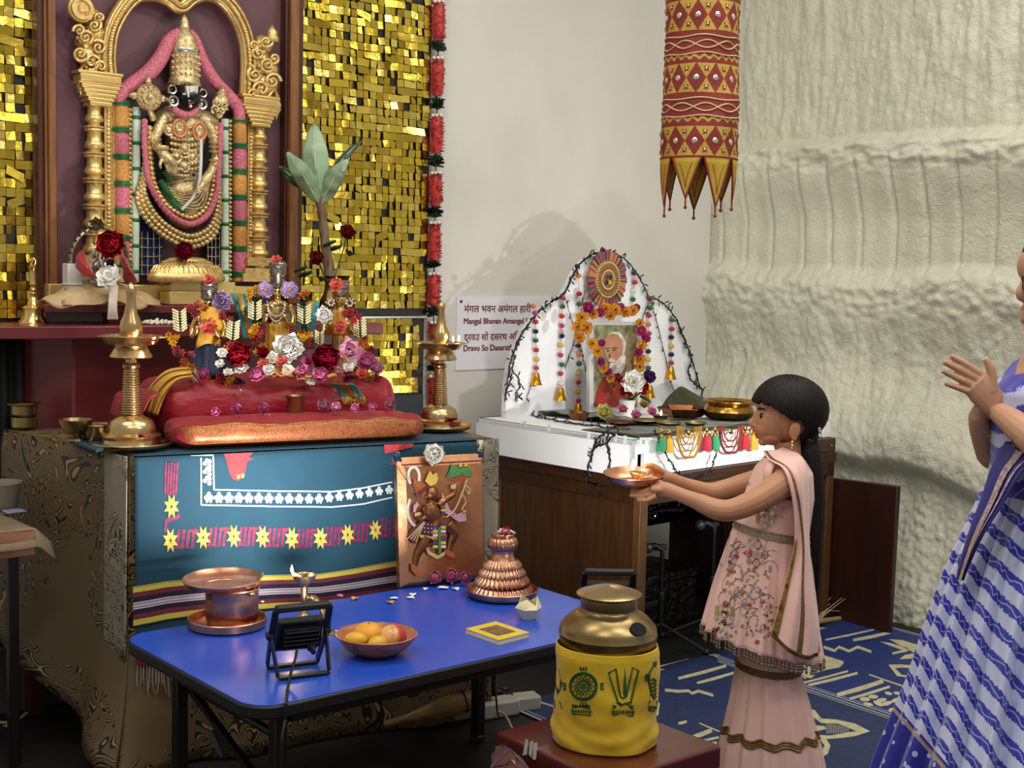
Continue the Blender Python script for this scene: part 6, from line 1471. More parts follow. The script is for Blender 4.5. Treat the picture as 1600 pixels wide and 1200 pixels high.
# string lights: black wire with stub bulbs round the board, over the base edge and hanging down
sl = thing('string_lights', 'black string of unlit mini lights taped round the white shrine', 'string lights', bp_(800, 640, .02))
wire_m = mat('black_wire', '#0c0d0c', .5)
def wire(pts, stub=9, dense=11, seed=1, r=.0026):
    rg = random.Random(seed); s = spline(pts, 6); m = MB()
    s2 = [p+V((rg.uniform(-.004, .004), rg.uniform(-.004, .002), rg.uniform(-.005, .005))) for p in s]; m.tube(s2, r, 6)
    m.tube([p+V((rg.uniform(-.006, .006), rg.uniform(-.006, .0), rg.uniform(-.006, .006))) for p in s], r*.9, 5); m.build('wire', wire_m, sl)
    L = 0
    for a, b_ in zip(s, s[1:]):
        L += (b_-a).length
        if L > dense*mpp(a):
            L = 0; k = mpp(a); an = rg.uniform(0, 6.28); d = e1*math.cos(an)+V((0, 0, 1))*math.sin(an)-e2*rg.uniform(.1, .7); d.normalize(); m = MB(); e = a+d*stub*k*rg.uniform(.8, 1.3)
            m.tube([a, a.lerp(e, .45), a.lerp(e, .5), e], [.0016, .0016, .0032, .0026], 6); m.build('mini_bulb', wire_m, sl)
wire([bp_(x, y-2, .012) for x, y in outl[1:-1]], 9, 7.5, 2)
wire([bp_(x, y-1, .016) for x, y in outl[3:14]], 8, 9, 3); wire([bp_(x, y, .016) for x, y in ((1060, 508), (1070, 535), (1080, 560), (1075, 580), (1085, 600), (1098, 608), (1092, 622))], 9, 6, 4)
tl = lambda x, y: onZ(x, y, BT+.006)
wire([bp_(806, 556, .02), bp_(800, 575, .02), bp_(812, 598, .03), bp_(806, 620, .04), tl(815, 640)], 11, 6, 5)
wire([bp_(800, 590, .05), bp_(789, 618, .05), tl(805, 640), tl(836, 650), tl(870, 657), tl(905, 662), tl(945, 668), tl(985, 672)], 10, 7, 6)
fcx = lambda x, y: onP(x, y, dk(BA0-.01, 0, 0), e1); fcy = lambda x, y: onP(x, y, dk(0, BB0-.026, 0), e2)
wire([fcx(952, 668), fcx(948, 690), fcx(952, 720), fcx(951, 752)], 9, 14, 7); wire([fcx(955, 668), fcx(938, 682), fcx(925, 705), fcx(918, 735), fcx(914, 755), fcx(938, 765)], 9, 9, 8)
wire([fcx(966, 670), fcx(950, 690), fcx(928, 700), fcx(922, 722)], 9, 10, 14)
wire([fcy(1020, 672), fcy(1035, 695), fcy(1048, 725), fcy(1070, 748), fcy(1095, 745), fcy(1113, 725), fcy(1122, 690), fcy(1126, 668)], 8, 15, 9, .0022)
for i, pts in enumerate((((913, 455), (905, 500), (893, 545), (882, 575)), ((881, 463), (896, 510), (910, 560), (921, 600)), ((1016, 466), (1010, 480), (1003, 500)), ((1017, 470), (1027, 510), (1040, 560), (1052, 612)), ((838, 592), (826, 610), (822, 625)))):
    wire([bp_(x, y, .012) for x, y in pts], 7, 16, 20+i, .0014)

# pom-pom strings with bells
PC = {'o': '#c9762f', 'p': '#b12f6a', 'r': '#b3263a', 'n': '#1b1730', 'g': '#2d5a2d', 'y': '#c9a52f', 'm': '#6e1730', 'w': '#dcd6d2', 'u': '#3d1f48'}
pomm = {k: mat('pom_'+{'o': 'orange', 'p': 'magenta', 'r': 'red', 'n': 'navy', 'g': 'green', 'y': 'yellow', 'm': 'maroon', 'w': 'white', 'u': 'purple'}[k], c, .9, 0, bump=.8, bs=300, bd=.004, sheen=.4) for k, c in PC.items()}
STR = [('leftmost bell string on the white shrine board', [(833, 478, 'o'), (836, 489, 'p'), (837, 503, 'r'), (837, 518, 'n'), (837, 532, 'g'), (838, 547, 'r'), (839, 562, 'y'), (838, 575, 'p')], (838, 592)),
 ('bell string second from the left, with a white pom-pom above its bell', [(879, 465, 'p'), (879, 479, 'g'), (878, 494, 'r'), (878, 509, 'p'), (878, 525, 'n'), (876, 540, 'y'), (876, 555, 'p'), (878, 570, 'g'), (876, 584, 'r'), (877, 600, 'w')], (876, 616)),
 ('bell string reaching the dark dish, left of the portrait', [(902, 416, 'n'), (904, 431, 'o'), (905, 459, 'r'), (905, 475, 'g'), (904, 540, 'n'), (905, 554, 'o'), (905, 569, 'g'), (904, 583, 'y'), (904, 597, 'r'), (903, 612, 'y'), (904, 626, 'p')], (904, 640)),
 ('short pom-pom string right of the round medallion', [(991, 427, 'u'), (992, 441, 'r'), (990, 455, 'w'), (989, 468, 'g')], None),
 ('bell string whose bell hangs beside the white flower pot', [(1016, 467, 'm'), (1016, 481, 'g'), (1014, 493, 'r'), (1013, 507, 'o'), (1014, 521, 'r'), (1013, 549, 'n'), (1013, 562, 'y'), (1013, 575, 'g')], (1015, 612)),
 ('rightmost bell string on the white shrine board', [(1050, 500, 'g'), (1050, 514, 'r'), (1049, 527, 'n'), (1049, 541, 'y'), (1049, 554, 'n'), (1049, 567, 'r')], (1048, 583))]
bell_m = mat('bell_gold', '#c98f2e', .22, 1)
for lab, poms, bell in STR:
    th = thing('pompom_string', 'coloured pom-pom '+lab, 'garland', bp_(poms[-1][0], poms[-1][1], .015), 'pom-pom strings on the white shrine'); k = mpp(bp_(*poms[0][:2]))
    pts = [bp_(x, y, .016) for x, y, _ in poms]+([bp_(bell[0], bell[1]-10, .02)] if bell else []); m = MB(); m.tube(pts, .0012, 5); m.build('cord', mat('jute', '#b3925c', .9), th)
    for x, y, c in poms:
        m = MB(); q = bp_(x, y, .016); m.ball(q, (4.6*k*1.1, 4.4*k, 3.9*k), 12, 8); m.build('pompom', pomm[c], th)
    if bell:
        q = bp_(bell[0], bell[1], .022); m = MB(); m.lathe([(r*k, z*k) for r, z in ((9, -9), (9.6, -9.5), (8, -6), (6, 0), (5.2, 6), (3, 10), (.1, 11))], 20, TR(q)); m.ball(q+V((0, 0, -9*k)), 2*k, 8, 6); m.build('bell', bell_m, th)
m = MB(); m.ball(bp_(942, 391, .01), .012, 12, 8); tag(m.build('pompom', pomm['m']), 'single maroon pom-pom on the very top of the white shrine board', 'pompom')

# round medallion
Mc = bp_(948, 437, .028); Mf = frame(Mc, e1, V((0, 0, 1)), -e2); mk = mpp(Mc); RX, RY = 31*mk*1.28, 41*mk
md = thing('round_medallion', 'round gold medallion with a multicoloured thread rim at the top of the shrine', 'medallion', Mc)
cols = ['p', 'n', 'g', 'o', 'r', 'o', 'g', 'u', 'o', 'p']
ms = MB(); ck_ = 'pnogru'
for i in range(60):
    a0, a1 = 2*PI*i/60, 2*PI*(i+.92)/60; c = cols[(i*7+i//3) % 10]; m = ms
    f = 1.14 if c in 'png' else 1.08
    m.slab([Mf @ V((RX*r*math.cos(a), RY*r*math.sin(a), 0)) for r, a in ((.72, a0), (f, a0), (f, a1), (.72, a1))], -e2*.006, ck_.index(c))
ms.build('thread_fringe', [pomm[c] for c in ck_], md)
m = MB(); m.lathe([(.0001, .009), (.72, .009), (.76, .004), (.76, 0)], 48, Mf @ Matrix.Diagonal((RX, RY, 1, 1))); m.build('gold_disc', mat('gold_braid', '#a88a44', .5, .5, '#86682c', 120, .6, 300, .003), md)
for n, r, mt in ((40, .66, pearl), (34, .56, mat('gold_bead', '#c9a24a', .3, .9)), (30, .44, pomm['r']), (26, .36, pearl)):
    m = MB(); [m.ball(Mf @ V((RX*r*math.cos(2*PI*i/n), RY*r*math.sin(2*PI*i/n), .010)), .0034, 6, 5) for i in range(n)]; m.build('bead_ring', mt, md)
for a, c in ((2.3, 'm'), (.8, 'n'), (3.9, 'n'), (5.4, 'y')):
    m = MB(); m.ball(Mf @ V((RX*.15*math.cos(a), RY*.15*math.sin(a), .011)), (.010, .005, .011), 10, 6); m.build('petal_stone', mat('gem_'+c, PC[c], .2), md)

# portrait photograph in a thin frame
pf0, pf1 = dk(0, DD-.24, 0), e2
def pt(x, y, o=0): q = onP(x, y, pf0-e2*o, e2); q.z = max(q.z, BT+.003); return q
pa, pb_ = pt(926, 640), pt(1000, 507); 
pic = thing('framed_portrait', 'framed photograph of an old man with white beard and red robe under the flowers', 'picture', pt(960, 645))
zb_, zt_ = BT+.002, pb_.z; w_ = pb_.x-pa.x
m = MB(); m.slab([pt(921, 645), pt(1002, 645), pt(1002, 503), pt(921, 503)], e2*.02); m.build('frame_board', mat('pale_frame', '#c9c6c4', .4), pic, bev=.002)
def pics(name, poly, mt, o): m = MB(); m.slab([pt(x, y, o) for x, y in poly], e2*.0008); return m.build(name, mt, pic)
pics('picture_ground', [(928, 636), (996, 636), (996, 508), (928, 508)], mat('photo_foliage', '#4f5a3c', .35, 0, '#9a9a78', 26), .001)
pics('picture_tree', [(972, 600), (992, 600), (994, 520), (986, 508), (980, 530)], mat('photo_bark', '#6a5842', .35, 0, '#8a7658', 40), .0018)
pics('picture_robe', [(929, 636), (932, 612), (940, 594), (950, 584), (965, 586), (980, 600), (990, 620), (994, 636)], mat('photo_robe', '#a5332c', .4, 0, '#8a2620', 12), .0026)
whi_h = mat('photo_white_hair', '#d3cec6', .5, 0, '#a9a296', 40)
pics('picture_hair', ell(961, 540, 17, 22, 20), whi_h, .0034); pics('picture_face', [(945, 536), (948, 526), (956, 521), (966, 523), (972, 532), (974, 546), (971, 560), (965, 570), (955, 571), (948, 562), (944, 550)], mat('photo_skin', '#b08064', .5, 0, '#9a6a50', 14), .0042)
pics('picture_beard', [(953, 568), (962, 566), (974, 552), (978, 558), (976, 574), (968, 588), (958, 590), (951, 580)], whi_h, .005); pics('picture_moustache', [(950, 563), (956, 560), (963, 564), (957, 566)], whi_h, .0056)
dke = mat('photo_dark', '#4a352a', .5)
for poly in (ell(950, 548, 2.4, 1.3, 8), ell(960, 547, 2.6, 1.3, 8), [(946, 544), (953, 543), (953, 544.6), (946, 545.6)], [(956, 543), (965, 543), (965, 544.6), (956, 544.6)], [(952, 552), (955, 558), (951, 558)]): pics('picture_feature', poly, dke, .0050)
# yellow and pink paper flower garland round the portrait
yp = mat('golden_paper', '#e0a53a', .6, 0, '#cf8c24', 20); pkp = mat('hot_pink_paper', '#c4447f', .6, 0, '#a52f68', 20); brc = mat('brown_centre', '#5a3416', .8)
pg = thing('paper_flower_garland', 'golden and pink paper flower garland looped around the framed portrait', 'garland', pt(960, 600, .03))
for x, y, c, r in ((918, 483, 'p', 13), (908, 496, 'y', 12), (903, 512, 'y', 11), (917, 512, 'y', 11), (905, 528, 'y', 11), (925, 537, 'y', 10), (934, 549, 'y', 10), (940, 536, 'p', 8), (939, 566, 'p', 9), (943, 575, 'y', 9), (949, 581, 'p', 9), (953, 590, 'y', 9), (964, 590, 'p', 9), (926, 490, 'y', 10), (937, 489, 'p', 10), (946, 483, 'y', 11), (953, 494, 'y', 10), (962, 485, 'y', 11), (970, 480, 'p', 8), (977, 488, 'y', 11), (989, 486, 'y', 10), (994, 482, 'p', 8), (1000, 505, 'y', 8), (1002, 517, 'p', 11), (1008, 529, 'p', 10), (1002, 541, 'y', 10), (997, 550, 'p', 9), (999, 562, 'y', 11), (999, 574, 'y', 10), (959, 604, 'y', 6)):
    q = pt(x, y, .03); k = mpp(q); fl = MB(); M = facing(q, R(-.1, .5), R(-.3, .3)); flower(fl, M, r*k, 7 if c == 'y' else 9, 2 if c == 'y' else 3, 0, .75 if c == 'y' else .5, 1.0); f_ = fl.build('yellow_flower' if c == 'y' else 'pink_flower', yp if c == 'y' else pkp, pg, ang=180)
    if c == 'y': m = MB(); m.ball((0, 0, r*k*.2), (r*k*.2,)*3, 8, 6, 0, M); m.build('flower_centre', brc, f_)
# flower pot
q = onZ(991, 652, BT+.001); q = dk((q-C0).dot(e1), DD-.33, BT+.001); k = mpp(q)
fp_ = thing('flower_pot', 'small white pot of silk flowers in front of the framed portrait', 'pot', q); m = MB(); m.lathe([(max(.0001, r*k), z*k) for r, z in ((.1, 0), (9, 0), (10, 2), (13, 26), (12, 26), (10, 10), (.1, 9))], 24, TR(q)); m.build('pot', whitep, fp_)
def pfl(name, x, y, r, mt, npet, lay, op, core=None):
    c = onD(x, y, dep(q)-.03); m = MB(); M = facing(c, .25, R(-.2, .2)); flower(m, M, r*k, npet, lay, 0, op, .95); o = m.build(name, mt, fp_, ang=180)
    if core: m = MB(); m.ball((0, 0, r*k*.15), (r*k*.14,)*3, 8, 6, 0, M); m.build('flower_centre', core, o)
    m = MB(); m.tube([c, c.lerp(q+V((0, 0, 20*k)), .5)+V((0, 0, .0)), q+V((0, 0, 14*k))], .0025, 6); m.build('stem', greenl, fp_)
pfl('white_bloom', 990, 598, 21, whitefl, 8, 2, .7, mat('pale_green_centre', '#a9b07a', .6)); pfl('purple_bloom', 1014, 590, 13, purp, 14, 3, .6)
for x, y in ((970, 596), (973, 612), (1003, 612), (1008, 606), (984, 614)): pfl('red_bloom', x, y, 9, mat('scarlet_silk', '#c2242a', .6, 0, '#95141c', 30), 8, 3, .4)
for dx, dy in ((-6, 622), (8, 620)):
    m = MB(); fn = petal_pts(.06, .035, curl=.4); M = TR(onD(991+dx, dy, dep(q)-.02), R(0, 6), .4, .6); m.grid(lambda u, v: M @ fn(u, v), 4, 5); m.build('leaf', dk_leaf, fp_, ang=180, solid=.001)
# things on the base top
def bt_(x, y, dz=.001): return onZ(x, y, BT+dz)
grn = mat('dark_green_satin', '#123a24', .4, 0, '#0b2717', 10, .3, 22, .01, sheen=.3)
m = MB(); g0, g1 = bt_(832, 648), bt_(985, 668)
m.grid(lambda u, v: g0.lerp(g1, u)+e1*(.26*v*(1-.2*u))+V((0, 0, .004+.016*abs(math.sin(u*7+v*2))*(1-v)+.006*math.sin(u*21+v*5)**2)), 50, 10); tag(m.build('green_cloth', grn, ang=180, solid=.003), 'dark green satin cloth along the left edge of the shrine base', 'cloth')
m = MB(); h0, h1 = dk(.03, BB0+.02, BT), dk(BA1-.05, BB0+.02, BT)
m.grid(lambda u, v: h0.lerp(h1, u)+e2*(.30*v)+V((0, 0, .003+.010*abs(math.sin(u*16+v*3))*(1-v))), 60, 8); tag(m.build('green_cloth', grn, ang=180, solid=.003), 'dark green cloth under the brass pots on the front of the shrine base', 'cloth')
m = MB(); olive = mat('olive_satin', '#3c3f22', .4, 0, '#272a15', 8, .3, 16, .01)
ap = [(1030, 645), (1040, 625), (1052, 612), (1064, 604), (1080, 612), (1100, 622), (1135, 630), (1165, 634)]
s = resample([onP(x, y, dk(0, DD-.26, 0), e2) for x, y in ap], 30); m.grid(lambda u, v: (lambda c: V((c.x, c.y, max(BT+.003, c.z*(1-v)+BT*v)))-e2*(.07*v+.012*math.sin(u*22)*v))(s[int(round(u*29))]), 29, 10)
tag(m.build('olive_cloth', olive, ang=180, solid=.004), 'folded olive green satin cloth behind the brown tray on the shrine', 'cloth')
def bl_(name, label, cat, x, y, prof, mt, dz=.006, b_=None, n=32):
    q = bt_(x, y, dz) if b_ is None else dk((bt_(x, y)-C0).dot(e1), b_, BT+dz); k = mpp(q); m = MB(); m.lathe([(max(.0001, r*k), z*k) for r, z in prof], n, TR(q)); return tag(m.build(name, mt, at=q), label, cat), q, k
dish = [(.1, 0), (11, 0), (13, 3), (15, 8), (16.5, 12), (15.5, 12), (12, 5), (.1, 4)]
bl_('oil_dish', 'small dark copper dish under the bell string left of the portrait', 'dish', 904, 656, dish, copper_dk, .018)
_, q, k = bl_('brass_pot', 'wide brass pot with a flat rim on the right of the shrine base', 'pot', 1138, 655, [(.1, 0), (30, 0), (37, 5), (40, 13), (37, 21), (34, 24), (36, 26), (41, 28), (41, 30), (36, 30), (32, 26), (35, 14), (.1, 6)], mat('uruli_brass', '#a9803c', .24, 1), .012, None, 48)
m = MB(); qt = bt_(1066, 651, .014); k = mpp(qt); m.lathe([(max(.0001, r*k), z*k) for r, z in ((.1, 0), (30, 0), (35, 5), (40, 14), (39, 15), (33, 6), (.1, 4))], 6, TR(qt, .3)); tag(m.build('brown_tray', copper_dk, at=qt, ang=20), 'dark reddish brown angular tray left of the brass pot', 'tray')
for x, y, r, mt, lab in ((1010, 660, 24, brass_old, 'round brass plate in front of the white flower pot'), (1045, 664, 20, brass_old, 'brass plate between the small flame and the brown tray'), (968, 663, 22, copper_dk, 'dark copper plate under the pale yellow rose'), (1086, 664, 18, brass_old, 'brass plate at the right of the brass plates on the shrine base')):
    bl_('plate', lab, 'plate', x, y, [(.1, 0), (r*.8, 0), (r, 4), (r-.6, 5), (r*.78, 1.5), (.1, 1.5)], mt, .016)
q = bt_(943, 656, .018); bloom('yellow_rose', 'pale yellow rose lying before the framed portrait', 'flower', q+V((0, 0, .022)), 17*mpp(q), mat('pale_yellow_petal', '#d6d087', .5, 0, '#bdbb6a', 20), .6, 9, 3, .5)
for x, y, mt, lab in ((972, 648, pinkfl, 'pink bloom left of the white flower pot'), (993, 658, pinkfl, 'pink bloom in front of the white flower pot'), (1006, 640, mat('straw_petal', '#b8a15c', .6), 'straw coloured bloom right of the white flower pot'), (1018, 652, pinkfl, 'pink bloom beside the small flame')):
    q = bt_(x, y, .02); bloom('small_flower', lab, 'flower', q+V((0, 0, .018)), 10*mpp(q), mt, .7, 8, 3, .5)
dy = thing('small_oil_lamp', 'small brass oil lamp with a flame in front of the flower pot', 'oil lamp', bt_(1032, 655, .02)); q = BASE[dy.name]; k = mpp(q)
m = MB(); m.lathe([(max(.0001, r*k), z*k) for r, z in ((.1, 0), (10, 0), (11, 3), (13, 7), (12, 7), (.1, 4))], 20, TR(q)); m.build('lamp_dish', brass_old, dy)
fp = q+V((-.010, -.012, .022)); m = MB(); m.lathe([(.0001, -.005), (.005, .001), (.004, .008), (.0001, .018)], 8, TR(fp)); m.build('flame', flame_m, dy)
# pearl string along the base edge, necklaces and tassels hanging from it
m = MB(); s = resample([dk(a, BB0-.006, BT+.004-.010*math.sin(a*9)**2) for a in [.02+.1*i for i in range(11)]], 120)
for c in s: m.ball(c, .0048, 7, 5)
tag(m.build('pearl_string', pearl), 'white pearl string along the front top edge of the shrine base', 'necklace')
def neck(label, x0, x1, y0, yb, mt, rows, th_=2.2):
    th = thing('bead_necklace', label, 'necklace', fcy((x0+x1)/2, yb))
    for r in range(rows):
        f = r/max(1, rows-1); xa, xb, yy = x0+r*3.2, x1-r*3.2, yb-(yb-y0)*.22*r
        s = resample([fcy(xa, y0), fcy(xa+(xb-xa)*.06, y0+(yy-y0)*.55), fcy(xa+(xb-xa)*.25, yy-2), fcy((xa+xb)/2, yy), fcy(xb-(xb-xa)*.25, yy-2), fcy(xb-(xb-xa)*.06, y0+(yy-y0)*.55), fcy(xb, y0)], 40)
        m = MB(); k = mpp(s[0]); [m.ball(c, (th_ if r == 0 else 1.4)*k, 7, 5) for c in s]; m.tube(s, 1.2*k, 5); m.build('bead_strand', mt, th)
    m = MB(); m.ball(fcy((x0+x1)/2, y0+8), (.012, .004, .012), 8, 6); m.build('pendant', bell_m, th)
neck('gold bead necklace hanging on the front of the shrine base', 1058, 1095, 668, 714, mat('amber_bead', '#c08c34', .35, .4), 4)
neck('red and gold bead necklace hanging right of the gold one on the shrine base', 1124, 1160, 666, 707, mat('garnet_bead', '#8c3328', .35, .2), 3)
for (x, y, c, lab) in ((1033, 692, '#2f8a5c', 'green tassel leftmost on the shrine base'), (1045, 694, '#d0a232', 'yellow tassel beside the leftmost green tassel'), (1104, 691, '#b3203c', 'red tassel between the two bead necklaces'), (1117, 690, '#2f8a5c', 'green tassel between the two bead necklaces'), (1164, 689, '#b3203c', 'red tassel in front of the face of the girl'), (1177, 689, '#d0a232', 'yellow tassel nearest the girl')):
    q = fcy(x, y); k = mpp(q); th = thing('tassel', lab, 'tassel', q); m = MB(); m.lathe([(8*k, -13*k), (7.5*k, 0), (5.5*k, 8*k), (3*k, 11*k)], 16, TR(q), 0, lambda a, f: 1+.06*math.cos(9*a), caps=True); m.build('skirt', mat('tassel'+c, c, .8, sheen=.3), th)
    m = MB(); m.lathe([(5*k, 10*k), (4.5*k, 12*k), (2*k, 14*k)], 12, TR(q), caps=True); m.ball(q+V((0, 0, 19*k)), (4*k, 2.5*k, 5*k), 10, 6); m.tube([q+V((0, 0, 13*k)), V((q.x, q.y, BT+.002))], .0012, 5); m.build('gold_cap', bell_m, th)

# ================================================================== PEOPLE
import numpy as np
fh = V((fw.x, fw.y, 0)).normalized(); ZZ = V((0, 0, 1))
def pxl(p):
    q = V(p)-EYE; w_ = q.dot(fw); return 800+F*q.dot(cx_)/w_, 600-F*q.dot(cy_)/w_
def skinmat(name, c1, c2):
    t = NT(name); vec = t.coord('Object'); t.base(t.mix(t.noise(vec, 9, 3).outputs[0], lin(c1), lin(c2))); b = t.b
    b.inputs['Roughness'].default_value = .48; b.inputs['Subsurface Weight'].default_value = .12; b.inputs['Subsurface Radius'].default_value = (.012, .005, .003); b.inputs['Subsurface Scale'].default_value = .5
    t.bump(t.noise(vec, 260, 2).outputs[0], .05, .001); return t.mat
def hairmat(name, c1, c2):
    t = NT(name); n = t.noise(t.coord('Object', (160, 160, 7)), 1.0, 3, .6); t.base(t.mix(n.outputs[0], lin(c1), lin(c2))); t.b.inputs['Roughness'].default_value = .55; t.b.inputs['Specular IOR Level'].default_value = .22; t.bump(n.outputs[0], .55, .004); return t.mat
skin_g = skinmat('girl_skin', '#bd8a68', '#b27e5c'); skin_w = skinmat('woman_skin', '#c4987a', '#b5866a'); hair_m = hairmat('black_hair', '#0d0a0a', '#1c1614')
def at_(dep0): return lambda x, y, d=0: onD(x, y, dep0+d)
def bodyball(m, c, r, tilt=0): m.ball((0, 0, 0), r, 18, 12, 0, frame(c, rt, fh, ZZ) @ Matrix.Rotation(tilt, 4, 'Y'))
def chain(m, pts, rad, n=12, k=14, flat=1, upv=None): q = resample(pts, k); m.tube(q, spl1(rad, k), n, 0, flat=flat, upv=upv)
class Surf:
    """parametric garment surface with lookup from photo pixel to surface coordinates (near side)"""
    def __init__(s, fn, nu=90, nv=60, side=None):
        s.fn = fn; us, vs = np.meshgrid(np.linspace(0, 1, nu), np.linspace(0, 1, nv)); P_, K = [], []
        for u, v in zip(us.ravel(), vs.ravel()):
            p = fn(u, v); P_.append(pxl(p)+(dep(p),)); K.append((u, v))
        s.P = np.array(P_); s.K = np.array(K); s.med = np.median(s.P[:, 2])
    def uv(s, x, y):
        d = np.hypot(s.P[:, 0]-x, s.P[:, 1]-y)+np.maximum(0, s.P[:, 2]-s.med)*2000; i = int(d.argmin()); u, v = s.K[i]
        for _ in range(3):
            a = pxl(s.fn(u, v)); h = .004; bu = pxl(s.fn(u+h, v)); bv = pxl(s.fn(u, v+h)); J = np.array([[bu[0]-a[0], bv[0]-a[0]], [bu[1]-a[1], bv[1]-a[1]]])/h
            try: st_ = np.linalg.solve(J, np.array([x-a[0], y-a[1]]))
            except Exception: break
            u += max(-.05, min(.05, st_[0])); v = max(0, min(1, v+max(-.05, min(.05, st_[1]))))
        return u, v
    def at(s, u, v, o=0):
        p = s.fn(u, v); h = .004; n = (s.fn(u+h, v)-p).cross(s.fn(u, min(1, v+h))-s.fn(u, min(1, v+h)-h)).normalized()
        if n.dot(EYE-p) < 0: n = -n
        return p+n*o
    def pt(s, x, y, o=0): return s.at(*s.uv(x, y), o)
    def poly(s, m, pts, o=.0025, mi=0): vs = [s.pt(x, y, o) for x, y in pts]; m.add(vs, [tuple(range(len(vs)))], mi)

# ------------------------------------------------------------------ the girl
GD = 3.80; g = at_(GD)
base_g = g(1205, 1240); base_g.z = 0
girl = thing('person', 'young girl in pale pink embroidered dress holding out a copper plate with a lit lamp', 'person', base_g)
m = MB()
bodyball(m, g(1232, 642), (.090, .074, .088)); bodyball(m, g(1208, 657), (.056, .058, .066)); bodyball(m, g(1204, 681), (.036, .042, .027)); bodyball(m, g(1192, 690), (.014, .020, .012)); bodyball(m, g(1202, 630), (.042, .058, .036)); bodyball(m, g(1198, 668), (.038, .046, .036))
chain(m, [g(1184, 645), g(1178, 655), g(1173, 663), g(1181, 667)], [.008, .0075, .0085, .007], 10, 10)
for d in (-.010, .010): bodyball(m, g(1181, 665, d), (.007, .006, .006))
bodyball(m, g(1186, 677), (.012, .018, .0055)); bodyball(m, g(1187, 682), (.011, .016, .0055))
for s in (-1, 1): bodyball(m, g(1242, 672, s*.074), (.016, .008, .026), .15); bodyball(m, g(1241, 685, s*.072), (.008, .006, .008))
chain(m, [g(1230, 690), g(1233, 712), g(1232, 735)], [.040, .038, .050], 14)
chain(m, [g(1230, 735), g(1224, 775), g(1218, 830), g(1214, 880), g(1210, 930)], [.075, .088, .082, .095, .10], 18)
chain(m, [g(1230, 742, -.115), g(1230, 738, 0), g(1230, 742, .115)], [.042, .055, .042], 14)
for s in (-1, 1): chain(m, [g(1208, 930, s*.045), g(1203, 1040, s*.040), g(1204, 1140, s*.05), g(1205, 1228, s*.06)], [.065, .046, .040, .032], 12); 
for s in (-1, 1):
    a = g(1208, 1230, s*.06); a.z = .035; b_ = a-rt*.11; b_.z = .022; chain(m, [a, a.lerp(b_, .5)+V((0, 0, .004)), b_], [.034, .036, .026], 12, 10)
NA = [g(1232, 750, -.125), g(1182, 782, -.15), g(1132, 798, -.15), g(1086, 782, -.12), g(1044, 766, -.085), g(1030, 763, -.075)]
chain(m, NA, [.041, .036, .0325, .029, .021, .022], 14, 26)
FA = [g(1216, 742, .125), g(1165, 755, .14), g(1112, 768, .13), g(1080, 760, .10), g(1046, 748, .065), g(1034, 745, .055)]
chain(m, FA, [.039, .033, .029, .026, .020, .021], 14, 24)
def palm(m, c0, c1, r0, r1, flat): chain(m, [c0, c0.lerp(c1, .5), c1], [r0, r1, r1*.9], 12, 8, flat)
palm(m, g(1040, 765, -.083), g(1017, 764, -.075), .020, .025, .62)
for pts, r in (([(1022, 756, -.060), (1006, 761, -.058), (992, 763, -.040)], .0076), ([(1020, 762, -.074), (1003, 768, -.072), (985, 768, -.056)], .0076), ([(1021, 769, -.086), (1004, 775, -.086), (984, 774, -.074)], .0072), ([(1025, 775, -.096), (1011, 782, -.098), (995, 782, -.090)], .0063), ([(1034, 757, -.072), (1020, 748, -.064), (1006, 748, -.052)], .009)): chain(m, [g(*p_) for p_ in pts], [r*1.1, r*1.02, r*.8], 10, 9)
palm(m, g(1044, 747, .064), g(1020, 744, .056), .019, .023, .62)
for pts, r in (([(1022, 742, .040), (1008, 752, .034), (994, 759, .018)], .0082), ([(1021, 742, .052), (1005, 754, .048), (988, 762, .034)], .0082), ([(1021, 744, .062), (1004, 757, .060), (987, 765, .048)], .0078), ([(1023, 748, .070), (1008, 760, .070), (994, 767, .062)], .0068), ([(1036, 738, .050), (1020, 728, .036), (1006, 729, .016)], .0088)): chain(m, [g(*p_) for p_ in pts], [r*1.1, r*1.02, r*.8], 10, 9)
b = blend(m, .0027, 4); body = b.build('body', skin_g, girl, ang=180)
eyew = mat('eye_white', '#d9d4cc', .25); eyed = mat('dark_iris', '#1a100a', .15); lipm = mat('lips', '#9a4f48', .45)
for s in (-1, 1):
    m = MB(); c = g(1191, 650, s*.030); bodyball(m, c, (.010, .011, .0085)); e = m.build('eye', eyew, girl, ang=180); m = MB(); bodyball(m, c-rt*.0042+fh*s*.0068, (.0052, .0050, .0062)); chain(m, [c-rt*.010+ZZ*.002+fh*s*.004, c-rt*.003+ZZ*.0085+fh*s*.009, c+rt*.008+ZZ*.003+fh*s*.008], [.0012, .0018, .0010], 6, 8); m.build('iris', eyed, e, ang=180)
    m = MB(); chain(m, [g(1186, 641, s*.016), g(1186, 638, s*.030), g(1196, 640, s*.047)], [.002, .0032, .0015], 6, 8); m.build('eyebrow', hair_m, girl)
m = MB(); chain(m, [g(1188, 678, -.014), g(1181, 678, 0), g(1188, 678, .014)], [.003, .0052, .003], 8, 9); chain(m, [g(1189, 682, -.012), g(1183, 682.5, 0), g(1189, 682, .012)], [.003, .0055, .003], 8, 9); m.build('lips', lipm, girl, ang=180)
for s in (-1, 1): m = MB(); c = g(1238, 691, s*.076); m.ball(c, .006, 8, 6); m.ball(c-V((0, 0, .012)), (.006, .006, .008), 8, 6); m.build('earring', brass_br, girl)
